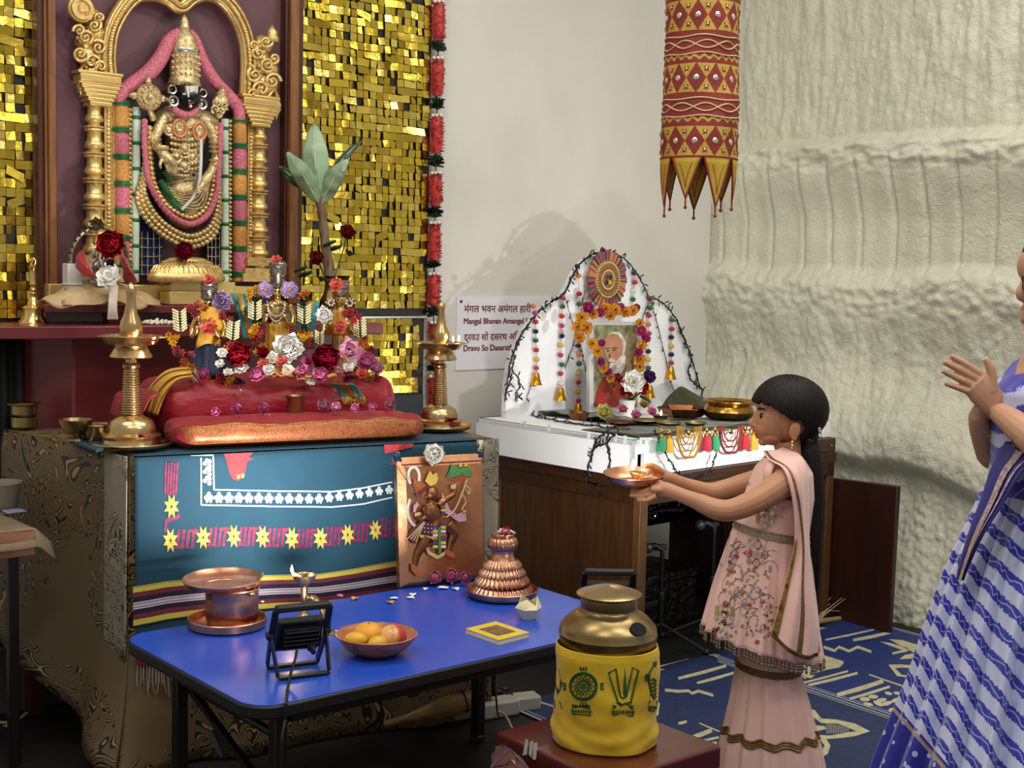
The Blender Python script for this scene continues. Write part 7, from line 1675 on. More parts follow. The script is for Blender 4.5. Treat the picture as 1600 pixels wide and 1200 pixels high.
# hair: cap with a parting-free fringe, then a long ponytail
hc = g(1231, 640)
def hairpt(u, v):
    th, ph = PI*(v*.80), 2*PI*u                     # polar angle from the top, azimuth with 0 = facing direction
    dr = V((0, 0, 1))*math.cos(th)+(-rt*math.cos(ph)+fh*math.sin(ph))*math.sin(th)
    rx, ry, rz = .102, .086, .096
    l = 1/math.sqrt((dr.dot(rt)/rx)**2+(dr.dot(fh)/ry)**2+(dr.z/rz)**2)
    return hc+dr*l*(1+.012*math.sin(ph*38+3*math.sin(th*5)))+rt*.010*max(0, math.sin(th))*(math.cos(ph) < 0)
def keep(u, v):
    th, ph = 90-144*v, abs(((u+.5) % 1)-.5)*360
    if ph < 45: return th > 12+3*math.sin(u*90)
    if ph < 86: return th > 12-(ph-45)*.62
    if ph < 112: return th > -13 if ph < 102 else th > -24
    return True
m = MB(); nu, nv = 108, 54
vs = [hairpt(i/nu, j/nv) for j in range(nv+1) for i in range(nu)]
m.add(vs, [(j*nu+i, j*nu+(i+1) % nu, (j+1)*nu+(i+1) % nu, (j+1)*nu+i) for j in range(nv) for i in range(nu) if keep((i+.5)/nu, (j+.5)/nv)])
hr = m.build('hair', hair_m, girl, ang=180, solid=.012)
m = MB()
for i in range(0):
    f = i/33; s = -1+2*f; a = g(1196-8*(1-abs(s)), 606, s*.060); b_ = g(1181+14*abs(s)**2, 617, s*.064); c = g(1179+18*abs(s)**2+R(-2, 2), 628+R(-3, 4), s*.066); m.tube(resample([a, b_, c], 8), [.0045, .005, .005, .0045, .004, .003, .002, .001], 6)
for i in range(10): a = g(1270+R(-4, 10), 610+i*7, R(-.05, .05)); m.tube([a, a+rt*R(.004, .014)+V((0, 0, R(-.02, .01))), a+rt*R(.010, .022)+V((0, 0, R(-.04, .0)))], [.0008, .0008, .0004], 4)
m.build('fringe_strands', hair_m, hr)
m = MB(); tail = [g(1258, 668, .0), g(1265, 688, -.01), g(1268, 730, -.02), g(1271, 790, -.02), g(1270, 850, -.02), g(1268, 910, -.01), g(1266, 965, -.01)]
chain(m, tail, [.034, .019, .027, .028, .024, .018, .005], 18, 30)
for i in range(26):
    a = 2*PI*i/26; o_ = lambda r, k_: rt*r*math.cos(a+k_)+fh*r*math.sin(a+k_)
    m.tube(resample([tail[1]+o_(.018, 0), tail[2]+o_(.026, .2), tail[3]+o_(.027, .4), tail[4]+o_(.023, .3), tail[5]+o_(.017+R(0, .005), .4), tail[6]+o_(.010+R(0, .01), .5)+V((0, 0, R(-.03, .05)))], 14), [.006]*9+[.005, .004, .003, .002, .001], 6)
pt_ = m.build('ponytail', hair_m, girl, ang=180)
m = MB(); q = g(1264, 686, -.008); m.lathe([(.022, -.008), (.029, -.005), (.029, .005), (.022, .008)], 18, TR(q, 0, 0, .25)); m.build('hair_tie', mat('pale_blue_elastic', '#8fbfd0', .5), pt_)
m = MB(); [m.ball(g(1276+i*1.2, 658+i*4, -.05), .006, 8, 6) for i in range(5)]; m.build('hair_clip', silverm, hr)
# dress
t = NT('pink_georgette'); vec = t.coord('Object'); t.base(t.mix(t.noise(vec, 10, 3).outputs[0], lin('#ecc2b8'), lin('#e2b4aa'))); t.b.inputs['Roughness'].default_value = .65; t.b.inputs['Sheen Weight'].default_value = .3; t.bump(t.noise(t.coord('Object', (1, 1, .25)), 40, 3).outputs[0], .15, .004); pinkd = t.mat
goldt = mat('antique_gold_trim', '#9a7a4c', .45, .6, '#6f5532', 150, .4, 260, .003)
def ringpt(c, fb, sd, a, tilt=0): return c+rt*fb*math.cos(a)+fh*sd*math.sin(a)+V((0, 0, -tilt*math.cos(a)))
def skirt_fn(rows, nf, amp, vpow=1.0, ph=0):
    """rows: (px, py, front-back radius, side radius, tilt) from top to bottom"""
    rr = [(g(x, y), fb, sd, tl_) for x, y, fb, sd, tl_ in rows]; n = len(rr)
    def f(u, v):
        k = max(0, min(n-1.0001, v*(n-1))); i = int(k); q = k-i; A, B = rr[i], rr[i+1]; a = 2*PI*u+.3
        fold = 1+amp*(v**vpow)*(math.sin(nf*2*PI*u+ph+1.2*math.sin(3*2*PI*u+2*v))+.4*math.sin(nf*2.3*2*PI*u+1))
        return ringpt(A[0].lerp(B[0], q), (A[1]+(B[1]-A[1])*q)*fold, (A[2]+(B[2]-A[2])*q)*fold, a, A[3]+(B[3]-A[3])*q)
    return f
bod = skirt_fn([(1226, 716, .056, .085, 0), (1224, 735, .080, .128, 0), (1218, 775, .098, .116, .0), (1208, 822, .104, .108, .016), (1206, 832, .105, .108, .018)], 10, .006)
m = MB(); nu, nv = 60, 30
def keepb(u, v):
    a = 2*PI*u+.3; s_ = abs(math.sin(a)); return not (v < .47 and s_ > .90 and .18 < v)     # arm holes
vs, fs = [bod(i/nu, j/nv) for j in range(nv+1) for i in range(nu)], [(j*nu+i, j*nu+(i+1) % nu, (j+1)*nu+(i+1) % nu, (j+1)*nu+i) for j in range(nv) for i in range(nu) if keepb((i+.5)/nu, (j+.5)/nv)]
m.add(vs, fs); kb = m.build('bodice', pinkd, girl, ang=180, solid=.004); SB = Surf(bod, 90, 40)
kur = skirt_fn([(1206, 830, .106, .109, .018), (1202, 870, .120, .120, .028), (1196, 930, .142, .140, .036), (1191, 1004, .170, .160, .042)], 15, .050, .6)
m = MB(); m.grid(kur, 180, 34, cu=True); ks = m.build('tunic_skirt', pinkd, girl, ang=180, solid=.003); SK = Surf(kur, 140, 50)
m = MB()
for z0, mt in ((0, goldt),):
    m.grid(lambda u, v: ringpt(g(1206, 823+10*v), .111, .114, 2*PI*u, .018), 60, 2, cu=True)
    for dv in (0, 1): m.tube([ringpt(g(1206, 823+10*dv), .112, .115, 2*PI*i/60, .018) for i in range(60)], .0025, 6, closed=True)
m.build('waist_band', mat('silver_gold_trim', '#b5a98a', .4, .6, '#8d7f60', 160, .4, 260, .003), girl)
shr = skirt_fn([(1200, 1000, .082, .095, 0), (1200, 1042, .088, .10, .006), (1203, 1100, .112, .115, .0), (1204, 1160, .138, .135, 0), (1205, 1241, .160, .155, 0)], 12, .060, .7, 1)
m = MB(); m.grid(shr, 130, 44, cu=True); m.build('flared_trousers', pinkd, girl, ang=180, solid=.003); SR = Surf(shr, 120, 60)
m = MB()
for dy in (0, 3.4, 6.8): m.tube([ringpt(g(1200, 1036+dy), .092, .104, 2*PI*i/60, .006) for i in range(60)], .0042, 6, closed=True)
m.build('knee_band', goldt, girl)
m = MB()
for j, v0 in enumerate((.655, .672, .690)): m.tube([SR.fn(i/110, v0+.012*math.sin(i/110*2*PI*12))*1.0+(SR.fn(i/110, v0)-V((g(1204, 1160).x, g(1204, 1160).y, SR.fn(i/110, v0).z))).normalized()*.003 for i in range(110)], .0038 if j != 1 else .003, 6, closed=True)
m.build('hem_band', goldt, girl)
# silver bead fringe on the tunic hem
m = MB(); bead = mat('silver_bead', '#b8aa98', .3, .8); 
for i in range(104):
    p = kur(i/104, 1); m.ball(p-V((0, 0, .004)), .0042, 6, 4); m.ball(p-V((0, 0, .012)), (.003, .003, .005), 6, 4); m.ball(p-V((0, 0, .0215)), (.0046, .0046, .006), 6, 4)
m.tube([kur(i/120, .995) for i in range(120)], .0034, 6, closed=True); m.build('bead_fringe', bead, girl)
# embroidery
sil = mat('sequin_silver', '#b9b3a6', .2, .8); redth = mat('red_thread_flower', '#b8383a', .6); pstl = mat('sequin_gold', '#b49560', .3, .7); grey = mat('grey_thread', '#a08c98', .7); brn = mat('brown_thread', '#8d5c52', .7)
E_ = {k: MB() for k in 'srgbt'}
def big(S, x, y, r, outer):
    for i in range(4):
        a = PI/4*0+i*PI/2+.1; cx, cy = x+r*.62*math.cos(a), y+r*.72*math.sin(a)
        if outer: S.poly(E_['r'], [(x+r*.12*math.cos(a), y+r*.12*math.sin(a)), (cx-r*.34*math.sin(a), cy+r*.34*math.cos(a)), (x+r*1.12*math.cos(a), y+r*1.25*math.sin(a)), (cx+r*.34*math.sin(a), cy-r*.34*math.cos(a))], .003)
        S.poly(E_['s'] if outer else E_['g'], ell(cx, cy, r*.24, r*.26, 10), .0042)
    for i in range(6 if not outer else 4): a = i*PI/3+.6 if not outer else i*PI/2+.88; S.poly(E_['s'], ell(x+r*.72*math.cos(a), y+r*.8*math.sin(a), r*.2, r*.22, 8), .0046)
    S.poly(E_['s'], ell(x, y, r*.30, r*.34, 12), .0052); S.poly(E_['g'], ell(x, y, r*.16, r*.18, 8), .0060)
big(SK, 1183, 866, 20, True); big(SK, 1133, 958, 19, False); big(SB, 1196, 808, 17, False)
rg = random.Random(4)
for i in range(330):
    x, y = rg.uniform(1108, 1212), rg.uniform(842, 996)
    if x < 1150-(y-830)*.24 or x > 1205+(y-840)*.02 or math.hypot(x-1183, y-866) < 24 or math.hypot(x-1133, y-958) < 24: continue
    c = rg.choice('sggbtt'); r = rg.uniform(1.2, 2.6); SK.poly(E_[c], ell(x, y, r, r*1.1, 7), .003+.0004*rg.random())
for x, y in ((1152, 870), (1171, 945), (1184, 1003), (1144, 893), (1118, 990), (1192, 940)): SK.poly(E_['r'], star(x, y, 5.2, 2.2, 5, rg.random()), .0034); SK.poly(E_['g'], ell(x, y, 1.4, 1.4, 6), .0044)
for i in range(30):
    x, y = rg.uniform(1122, 1198), rg.uniform(850, 985); a = rg.uniform(-2.4, -.6); pts = []
    for j in range(7): pts.append((x, y)); x += 5*math.cos(a); y += 5*math.sin(a); a += rg.uniform(-.1, .75)
    try: E_['b' if i % 2 else 't'].tube([SK.pt(px_, py_, .0025) for px_, py_ in pts], .0010, 4)
    except Exception: pass
for i in range(26):
    x, y = rg.uniform(1158, 1225), rg.uniform(745, 815); SB.poly(E_[rg.choice('sgt')], ell(x, y, 1.8, 2, 7), .003)
for k_, nm, mt in (('s', 'silver_sequins', sil), ('r', 'red_flowers', redth), ('g', 'gold_sequins', pstl), ('b', 'brown_embroidery', brn), ('t', 'grey_embroidery', grey)):
    if E_[k_].v: E_[k_].build(nm, mt, ks, ang=180)
# long scarf over the near shoulder
Lf = [(1193, 704, -.05), (1200, 718, -.09), (1222, 731, -.155), (1233, 758, -.175), (1240, 800, -.165), (1240, 850, -.155), (1229, 900, -.165), (1214, 955, -.185), (1204, 992, -.195)]
Rf = [(1222, 699, -.03), (1250, 711, -.085), (1262, 735, -.105), (1264, 770, -.10), (1264, 830, -.08), (1268, 890, -.09), (1274, 945, -.11), (1279, 990, -.12), (1278, 1026, -.13)]
lq, rq = resample([g(*p_) for p_ in Lf], 60), resample([g(*p_) for p_ in Rf], 60)
def scarf(u, v):
    i = min(59, max(0, int(round(v*59)))); a, b_ = lq[i], rq[i]; p = a.lerp(b_, u); p = p-fh*(.030*math.sin(PI*u)+.007*math.sin(u*15+v*3)*(.3+.7*v)); p.z -= .035*math.sin(PI*u)*max(0, v-.8)*5*.6; return p
m = MB(); m.grid(scarf, 40, 59); dp = m.build('scarf', pinkd, girl, ang=180, solid=.003); 
m = MB(); nb = 59
m.grid(lambda u, v: scarf((.05+.10*u)+.55*max(0, (v*59/59-.0))*0+min(.45, v*.55), v)-fh*.003, 4, 59); m.build('gold_border', goldt, dp, ang=180, solid=.002)
m = MB(); m.grid(lambda u, v: scarf(.0+.12*u, .55+.44*v)-fh*.004, 4, 30); m.build('gold_border', mat('bright_gold_trim', '#b8934e', .4, .6, '#8d6c34', 150, .4, 260, .003), dp, ang=180, solid=.002)
m = MB(); m.grid(lambda u, v: scarf(u, .985+.012*v)-fh*.003, 30, 2); m.build('hem_border', goldt, dp, ang=180, solid=.002)
m = MB()   # scarf folds behind the shoulder falling down the back
bq = resample([g(1240, 712, -.02), g(1268, 760, -.02), g(1262, 840, -.01), g(1272, 920, -.02), g(1281, 1010, -.03)], 40)
m.grid(lambda u, v: bq[int(round(v*39))]+fh*(.14*u-.05)-rt*(.012*math.cos(u*6)+.03*u*u), 16, 39); m.build('scarf_back', pinkd, girl, ang=180, solid=.003)
# strap of the dress over the near shoulder
for s in (-1, 1): m = MB(); sp_ = resample([g(1200, 762, s*.100), g(1200, 735, s*.105), g(1216, 715, s*.085), g(1238, 722, s*.09), g(1252, 750, s*.09)], 16); m.tube(sp_, [.016]*16, 8, flat=.35); m.build('shoulder_strap', pinkd, girl, ang=180)

# copper plate with a lamp on the girl's hands
pc = g(991, 748, -.015); k = mpp(pc); M = TR(pc, 0, .05, -.06)
m = MB(); m.lathe([(max(.0001, r*k), z*k) for r, z in ((.1, -9), (30, -9), (36, -6), (44, 1), (48, 8), (49, 9), (47, 9), (42, 2), (35, -4.5), (29, -7.5), (.1, -7.5))], 44, M); tag(m.build('copper_plate', copper, at=pc), 'shallow copper plate held out on both hands by the girl', 'plate')
lc = M @ V((.012, 0, -7*k)); li = thing('clay_lamp', 'tiny brass lamp with bright flame on the plate held by the girl', 'oil lamp', lc)
m = MB(); m.lathe([(max(.0001, r*k), z*k) for r, z in ((.1, 0), (9, 0), (7, 4), (8, 8), (14, 16), (13, 16.5), (.1, 11))], 20, TR(lc)); m.build('lamp_cup', brass_br, li)
fp = lc+V((-.018, 0, 24*k)); m = MB(); m.lathe([(.0001, -.007), (.006, .001), (.0048, .012), (.0001, .026)], 10, TR(fp)); m.build('flame', mat('bright_flame', '#ffd9a0', .5, 0, emit=22), li); lamp('plate_lamp_glow', 'POINT', fp+V((0, 0, .02)), fp+V((1, 0, 0)), .5, (1, .66, .36), shadow_soft_size=.012)
m = MB()
for i in range(5): q = M @ V((-.03+R(-.03, .03), R(-.03, .03), -7*k)); fn = petal_pts(.02, .016); Q = TR(q, R(0, 6)); m.grid(lambda u, v: Q @ fn(u, v), 3, 3)
tag(m.build('petals', pinkl, ang=180, solid=.0008), 'few pink petals lying in the plate held by the girl', 'petals')

# ------------------------------------------------------------------ the woman
WD = 3.0; wv_ = at_(WD)
base_w = wv_(1640, 1465); base_w.z = 0
wom = thing('person', 'woman in blue and white striped saree with hands pressed together at the right edge', 'person', base_w)
m = MB(); W = wv_
bodyball(m, W(1662, 420), (.092, .078, .098)); bodyball(m, W(1636, 452), (.058, .058, .066)); bodyball(m, W(1616, 492), (.030, .038, .026)); bodyball(m, W(1607, 498), (.018, .024, .016)); bodyball(m, W(1616, 415), (.034, .058, .045))
chain(m, [W(1606, 432), W(1599, 448), W(1595, 462), W(1604, 467)], [.010, .011, .0125, .010], 10, 10); bodyball(m, W(1603, 481), (.011, .020, .006)); bodyball(m, W(1604, 488), (.010, .018, .006))
for s in (-1, 1): bodyball(m, W(1632, 462, s*.042), (.034, .02, .034)); bodyball(m, W(1672, 452, s*.078), (.018, .009, .030), .15)
chain(m, [W(1662, 490), W(1668, 525), W(1672, 560)], [.048, .046, .06], 14)
chain(m, [W(1668, 570), W(1650, 640), W(1650, 720), W(1652, 790), W(1650, 880)], [.10, .125, .115, .12, .14], 18); chain(m, [W(1672, 580, -.15), W(1670, 572), W(1672, 580, .15)], [.055, .075, .055], 14)
for s in (-1, 1):
    chain(m, [W(1650, 880, s*.08), W(1645, 1120, s*.09), W(1642, 1300, s*.09), W(1640, 1440, s*.09)], [.11, .075, .06, .04], 12, 16); a = W(1642, 1450, s*.09); a.z = .04; b_ = a-rt*.16; b_.z = .025; chain(m, [a, a.lerp(b_, .5), b_], [.042, .042, .030], 12, 10)
chain(m, [W(1690, 590, -.17), W(1690, 660, -.21), W(1668, 728, -.235), W(1622, 692, -.20), W(1588, 664, -.12), W(1563, 646, -.03)], [.050, .044, .040, .037, .032, .025], 14, 34)
chain(m, [W(1680, 590, .17), W(1620, 650, .18), W(1560, 712, .15), W(1538, 690, .085), W(1530, 650, .035), W(1545, 636, .025)], [.050, .044, .036, .034, .026, .024], 14, 30)
for s, sd in ((-1, -.016), (1, .016)):
    o_ = lambda x, y, e=0: W(x, y, sd+s*e)
    chain(m, [o_(1562, 645), o_(1550, 629), o_(1536, 611), o_(1523, 598)], [.025, .031, .036, .033], 14, 12, .45, fh)
    for pts, r in (([(1533, 585), (1510, 570), (1485, 556)], .0084), ([(1526, 592), (1500, 578), (1474, 565)], .0086), ([(1520, 602), (1496, 591), (1472, 579)], .0081), ([(1519, 614), (1497, 606), (1476, 599)], .0072)): chain(m, [o_(*p_) for p_ in pts], [r*1.12, r, r*.78], 10, 10)
    chain(m, [o_(1549, 612, .004), o_(1550, 588, .006), o_(1546, 572, .006), o_(1539, 560, .004)], [.014, .0115, .0105, .008], 10, 10)
b = blend(m, .0027, 4); b.build('body', skin_w, wom, ang=180)
for s in (-1, 1):
    m = MB(); c = W(1612, 440, s*.032); bodyball(m, c, (.011, .012, .009)); e = m.build('eye', eyew, wom, ang=180); m = MB(); bodyball(m, c-rt*.007, (.005, .006, .006)); m.build('iris', eyed, e, ang=180)
m = MB()
for s in (-1, 1):
    q = [W(1598, 431, s*.010), W(1598, 452, s*.012), W(1604, 454, s*.05), W(1605, 431, s*.056)]; m.tube(q, .0020, 6, closed=True); m.tube([W(1605, 434, s*.056), W(1665, 438, s*.082)], .0018, 6)
m.tube([W(1597, 436, -.010), W(1597, 436, .010)], .0018, 6); m.build('glasses', mat('dark_frame', '#2a2522', .3), wom)
m = MB(); chain(m, [W(1608, 481, -.016), W(1600, 480, 0), W(1608, 481, .016)], [.003, .0055, .003], 8, 9); chain(m, [W(1608, 489, -.014), W(1600, 489, 0), W(1608, 489, .014)], [.003, .006, .003], 8, 9); m.build('lips', mat('lips_woman', '#8f4a42', .45), wom, ang=180)
hc = W(1672, 415); hw = []
def hairw(u, v):
    th, ph = PI*(v*.82), 2*PI*u; dr = V((0, 0, 1))*math.cos(th)+(-rt*math.cos(ph)+fh*math.sin(ph))*math.sin(th); l = 1/math.sqrt((dr.dot(rt)/.104)**2+(dr.dot(fh)/.09)**2+(dr.z/.108)**2); return hc+dr*l
m = MB(); nu, nv = 72, 40; vs = [hairw(i/nu, j/nv) for j in range(nv+1) for i in range(nu)]
m.add(vs, [(j*nu+i, j*nu+(i+1) % nu, (j+1)*nu+(i+1) % nu, (j+1)*nu+i) for j in range(nv) for i in range(nu) if keep((i+.5)/nu, (j+.5)/nv)]); m.build('hair', hair_m, wom, ang=180, solid=.012)
m = MB(); bodyball(m, W(1742, 450), (.045, .05, .05)); m.build('hair_bun', hair_m, wom, ang=180)
m = MB(); q = W(1504, 594, -.016); dr = (W(1495, 590, -.016)-W(1517, 601, -.016)).normalized(); xa_ = dr.orthogonal().normalized(); ya_ = dr.cross(xa_)
m.tube([q+xa_*.0100*math.cos(a)+ya_*.0100*math.sin(a) for a in [2*PI*i/18 for i in range(18)]], .0014, 6, closed=True); m.build('ring', brass_br, wom)
for s, (a, b_) in ((-1, ((1607, 680, -.16), (1585, 662, -.11))), (1, ((1538, 668, .06), (1534, 655, .045)))):
    a, b_ = W(*a), W(*b_); dr = (b_-a).normalized(); xa_ = dr.orthogonal().normalized(); ya_ = dr.cross(xa_); m = MB(); r_ = .038 if s < 0 else .030; m.tube([a+xa_*r_*math.cos(t_)+ya_*r_*math.sin(t_) for t_ in [2*PI*i/30 for i in range(30)]], .0028, 6, closed=True); m.build('bangle', brass_br, wom)
# saree
def ikat(name, per, slope, curv, duty, h0=0.0, base='#c2c8e8', blue='#2226a4', border=False):
    t = NT(name); tc = t.n('TexCoord'); dot = t.n('VectorMath', {0: tc.outputs['Object'], 1: tuple(rt)}, operation='DOT_PRODUCT').outputs['Value']; z = t.n('SeparateXYZ', {0: tc.outputs['Object']}).outputs[2]
    dd = t.math('MAXIMUM', t.math('SUBTRACT', h0, dot), 0.0); q = t.math('ADD', z, t.math('SUBTRACT', t.math('MULTIPLY', dot, slope), t.math('MULTIPLY', t.math('MULTIPLY', dd, dd), curv)))
    ns = t.noise(tc.outputs['Object'], 26, 3, .6); fine = t.noise(t.coord('Object', (1, 1, .35)), 190, 2, .6)
    q2 = t.math('ADD', q, t.math('MULTIPLY', t.math('SUBTRACT', ns.outputs[0], .5), .012)); q3 = t.math('ADD', q2, t.math('MULTIPLY', t.math('SUBTRACT', fine.outputs[0], .5), .020))
    fr_ = t.math('FRACT', t.math('MULTIPLY', q3, 1/per)); ed = t.math('ABSOLUTE', t.math('SUBTRACT', fr_, .5)); band = t.math('LESS_THAN', ed, duty/2)
    fr2 = t.math('SUBTRACT', t.math('FRACT', t.math('MULTIPLY', q2, 1/per)), .5); wav = t.math('MULTIPLY', t.math('SINE', t.math('MULTIPLY', t.math('SUBTRACT', dot, t.math('MULTIPLY', z, .4)), 300.0)), .085)
    sq = t.math('LESS_THAN', t.math('ABSOLUTE', t.math('SUBTRACT', fr2, wav)), .035)
    c = t.mix(band, lin(base), lin(blue)); c = t.mix(t.math('MULTIPLY', band, sq), c, lin('#8f97d6'))
    if border:
        lim = t.math('ADD', .13, t.math('MULTIPLY', t.math('MAXIMUM', t.math('MULTIPLY', dot, -1.0), 0.0), 1.1)); low = t.math('LESS_THAN', z, lim); vo = t.n('TexVoronoi', {'Vector': tc.outputs['Object'], 'Scale': 40.0}); pr_ = t.math('LESS_THAN', vo.outputs[0], .27)
        gl = t.math('LESS_THAN', t.math('ABSOLUTE', t.math('SUBTRACT', t.math('SUBTRACT', lim, z), .015)), .006)
        c = t.mix(low, c, t.mix(pr_, lin('#1f2092'), lin('#b4b9e2'))); c = t.mix(gl, c, lin('#a08a78'))
    t.base(c); t.b.inputs['Roughness'].default_value = .5; t.b.inputs['Sheen Weight'].default_value = .3
    t.bump(t.noise(t.coord('Object', (1, 1, .4)), 16, 3).outputs[0], .22, .010); return t.mat
sar = ikat('saree_stripes', .072, .42, 3.0, .44, -.06, border=True); sar_u = ikat('saree_upper', .085, -.9, .0, .62, 0, '#b4bade')
royal = mat('royal_blue_silk', '#1d1e86', .5, 0, '#161768', 14, .25, 26, .008, sheen=.05); zari = mat('zari_gold', '#cdb49c', .5, .15, '#7a6688', 130, .3, 260)
wrows = [(1648, 770, .150, .17), (1645, 800, .162, .18), (1636, 860, .188, .20), (1634, 900, .206, .215), (1622, 980, .225, .24), (1608, 1080, .248, .27), (1592, 1200, .292, .31), (1576, 1320, .325, .34), (1560, 1462, .350, .37)]
wr = [(W(x, y), fb, sd) for x, y, fb, sd in wrows]
def wsk(u, v):
    k = min(len(wr)-1.0001, v*(len(wr)-1)); i = int(k); q = k-i; A, B = wr[i], wr[i+1]; a = 2*PI*u; c = A[0].lerp(B[0], q); fb, sd = A[1]+(B[1]-A[1])*q, A[2]+(B[2]-A[2])*q
    fr_ = max(0, math.cos(a-1.27*PI)); ph_ = (a*10/(.6*PI)*.62+.5*math.sin(v*2.2)) % 1; pl = ((.25*(ph_**.7)*(1-max(0, (ph_-.86)/.14)**1.5)-.12)*min(1, .25+v*1.5)*(.12+.88*fr_**.7)+.012*math.sin(a*31+1))
    return c+rt*(fb*math.cos(a)*(1+pl))+fh*(sd*math.sin(a)*(1+pl))
m = MB(); m.grid(wsk, 420, 60, cu=True); sk_ = m.build('saree_skirt', sar, wom, ang=180, solid=.003, at=BASE[wom.name]); 
# upper drape: blouse and pallu
urows = [(1672, 548, .070, .11), (1668, 572, .100, .19), (1650, 615, .130, .185), (1648, 660, .136, .165), (1650, 720, .136, .155), (1650, 790, .150, .168)]
ur = [(W(x, y), fb, sd) for x, y, fb, sd in urows]
def upp(u, v):
    k = min(len(ur)-1.0001, v*(len(ur)-1)); i = int(k); q = k-i; A, B = ur[i], ur[i+1]; a = 2*PI*u; c = A[0].lerp(B[0], q); f = 1+.012*math.sin(a*14+v*9)
    return c+rt*((A[1]+(B[1]-A[1])*q)*math.cos(a)*f)+fh*((A[2]+(B[2]-A[2])*q)*math.sin(a)*f)
m = MB(); m.grid(upp, 110, 40, cu=True); m.build('saree_upper', sar_u, wom, ang=180, solid=.003, at=BASE[wom.name])
Pl = [(1572, 690, -.06), (1550, 730, -.07), (1535, 775, -.09), (1515, 830, -.10), (1500, 880, -.09), (1495, 905, -.08)]; Pr = [(1650, 690, -.165), (1630, 712, -.175), (1600, 735, -.18), (1565, 790, -.17), (1535, 835, -.15), (1503, 900, -.10)]
pl_, pr2 = resample([W(*p_) for p_ in Pl], 40), resample([W(*p_) for p_ in Pr], 40)
pal = lambda u, v: pl_[int(round(v*39))].lerp(pr2[int(round(v*39))], u)-fh*(.02*math.sin(PI*u)+.006*math.sin(u*17))
m = MB(); m.grid(pal, 24, 39); pa_ = m.build('pallu', royal, wom, ang=180, solid=.004)
m = MB()
for f0, f1 in ((.30, .42), (.62, .70)): m.grid(lambda u, v: pal(f0+(f1-f0)*u, v)+(-fh*.75-rt*.66)*.008, 4, 39)
m.build('zari_stripe', zari, pa_, ang=180)

# ================================================================== TRUNK AND BRASS MILK CAN
KZ = .36
k0, kb, kr = onZ(774, 1143, KZ), onZ(947, 1096, KZ), onZ(1114, 1169, KZ)
ex = (kb-k0); kx = ex.length; ex.normalize(); ey = V((ex.y, -ex.x, 0)); ky = (kr-kb).dot(ey)
TM = frame(V((k0.x, k0.y, 0)), ex, -ey, ZZ)
t = NT('trunk_paint'); vec = t.coord('Object'); n = t.noise(vec, 7, 5, .65, .4); n2 = t.noise(vec, 38, 4, .7)
t.base(t.mix(t.ramp(n2.outputs[0], [(.66, (0, 0, 0)), (.72, (1, 1, 1))]), t.mix(n.outputs[0], lin('#5f2620'), lin('#47180f')), lin('#7a4a38'))); t.b.inputs['Roughness'].default_value = .3; t.b.inputs['Coat Weight'].default_value = .3; trunk_m = t.mat
tr = thing('trunk', 'worn dark red trunk with chipped lid under the brass milk can', 'trunk', (k0.x, k0.y, 0))
m = MB(); m.box((kx/2, -ky/2, KZ-.03), (kx, ky, .06), 0, TM); m.build('lid', trunk_m, tr, bev=.008, seg=3)
m = MB(); m.box((kx/2, -ky/2, (KZ-.066)/2), (kx-.024, ky-.024, KZ-.066), 0, TM); m.build('trunk_body', mat('trunk_side', '#3f130e', .45, 0, '#2b0c09', 8), tr, bev=.004)
lp = onP(822, 1160, k0, ex)-ex*.0035; m = MB()
for i in range(3):
    pts = [(R(-.012, .0)+i*.018, R(-.035, -.02)), (R(.004, .012)+i*.018, R(-.03, -.02)), (R(.008, .014)+i*.018, R(.008, .018)), (R(-.006, .004)+i*.018, R(.004, .012))]; m.slab([lp+ey*(a*1.0)+ZZ*b_ for a, b_ in pts], -ex*.0012)
m.build('torn_tape', mat('white_tape', '#c9c6c4', .5), tr)
m = MB(); c0_ = TM @ V((kx-.004, -ky+.01, KZ-.10)); 
for i in range(5): m.tube([c0_+ex*(.012+.004*i)+ZZ*(.05*math.cos(a)-.05)+(-ey)*(.05*math.sin(a)+.02) for a in [2*PI*j/30 for j in range(30)]], .0022, 6, closed=True)
m.build('cord_handle', mat('jute_cord', '#8a6a3c', .9), tr)
# red pouch on the floor side of the trunk
pq_ = onD(800, 1182, 2.95); pu = thing('cloth_pouch', 'small dark red cloth pouch with gold print hanging on the trunk side', 'pouch', pq_)
pts = [(770, 1188), (772, 1172), (780, 1164), (793, 1166), (802, 1178), (815, 1192), (828, 1206), (838, 1225), (772, 1228)]
pch = spline([onP(x, y, k0-ex*.05, ex) for x, y in pts], 4, True); ce = sum(pch, V())/len(pch)-ex*.03
m = MB(); N_ = len(pch); m.grid(lambda u, v: pch[int(round(u*N_)) % N_].lerp(ce, math.sin(v*PI/2))-ex*(.0+.02*math.sin(v*PI/2)+.004*math.sin(u*40)), N_, 8, cu=True); m.grid(lambda u, v: pch[int(round(u*N_)) % N_].lerp(ce+ex*.07, v), N_, 3, cu=True)
m.build('pouch_body', mat('dark_red_velvet', '#4a0f14', .6, 0, '#3f0c11', 14, .3, 30, .006, sheen=.3), pu, ang=180)
m = MB(); q = resample([onP(x, y, k0-ex*.085, ex) for x, y in ((788, 1196), (800, 1188), (806, 1200), (796, 1206), (812, 1210))], 24); m.tube(q, .0022, 6); m.build('gold_print', gold_thread, pu)

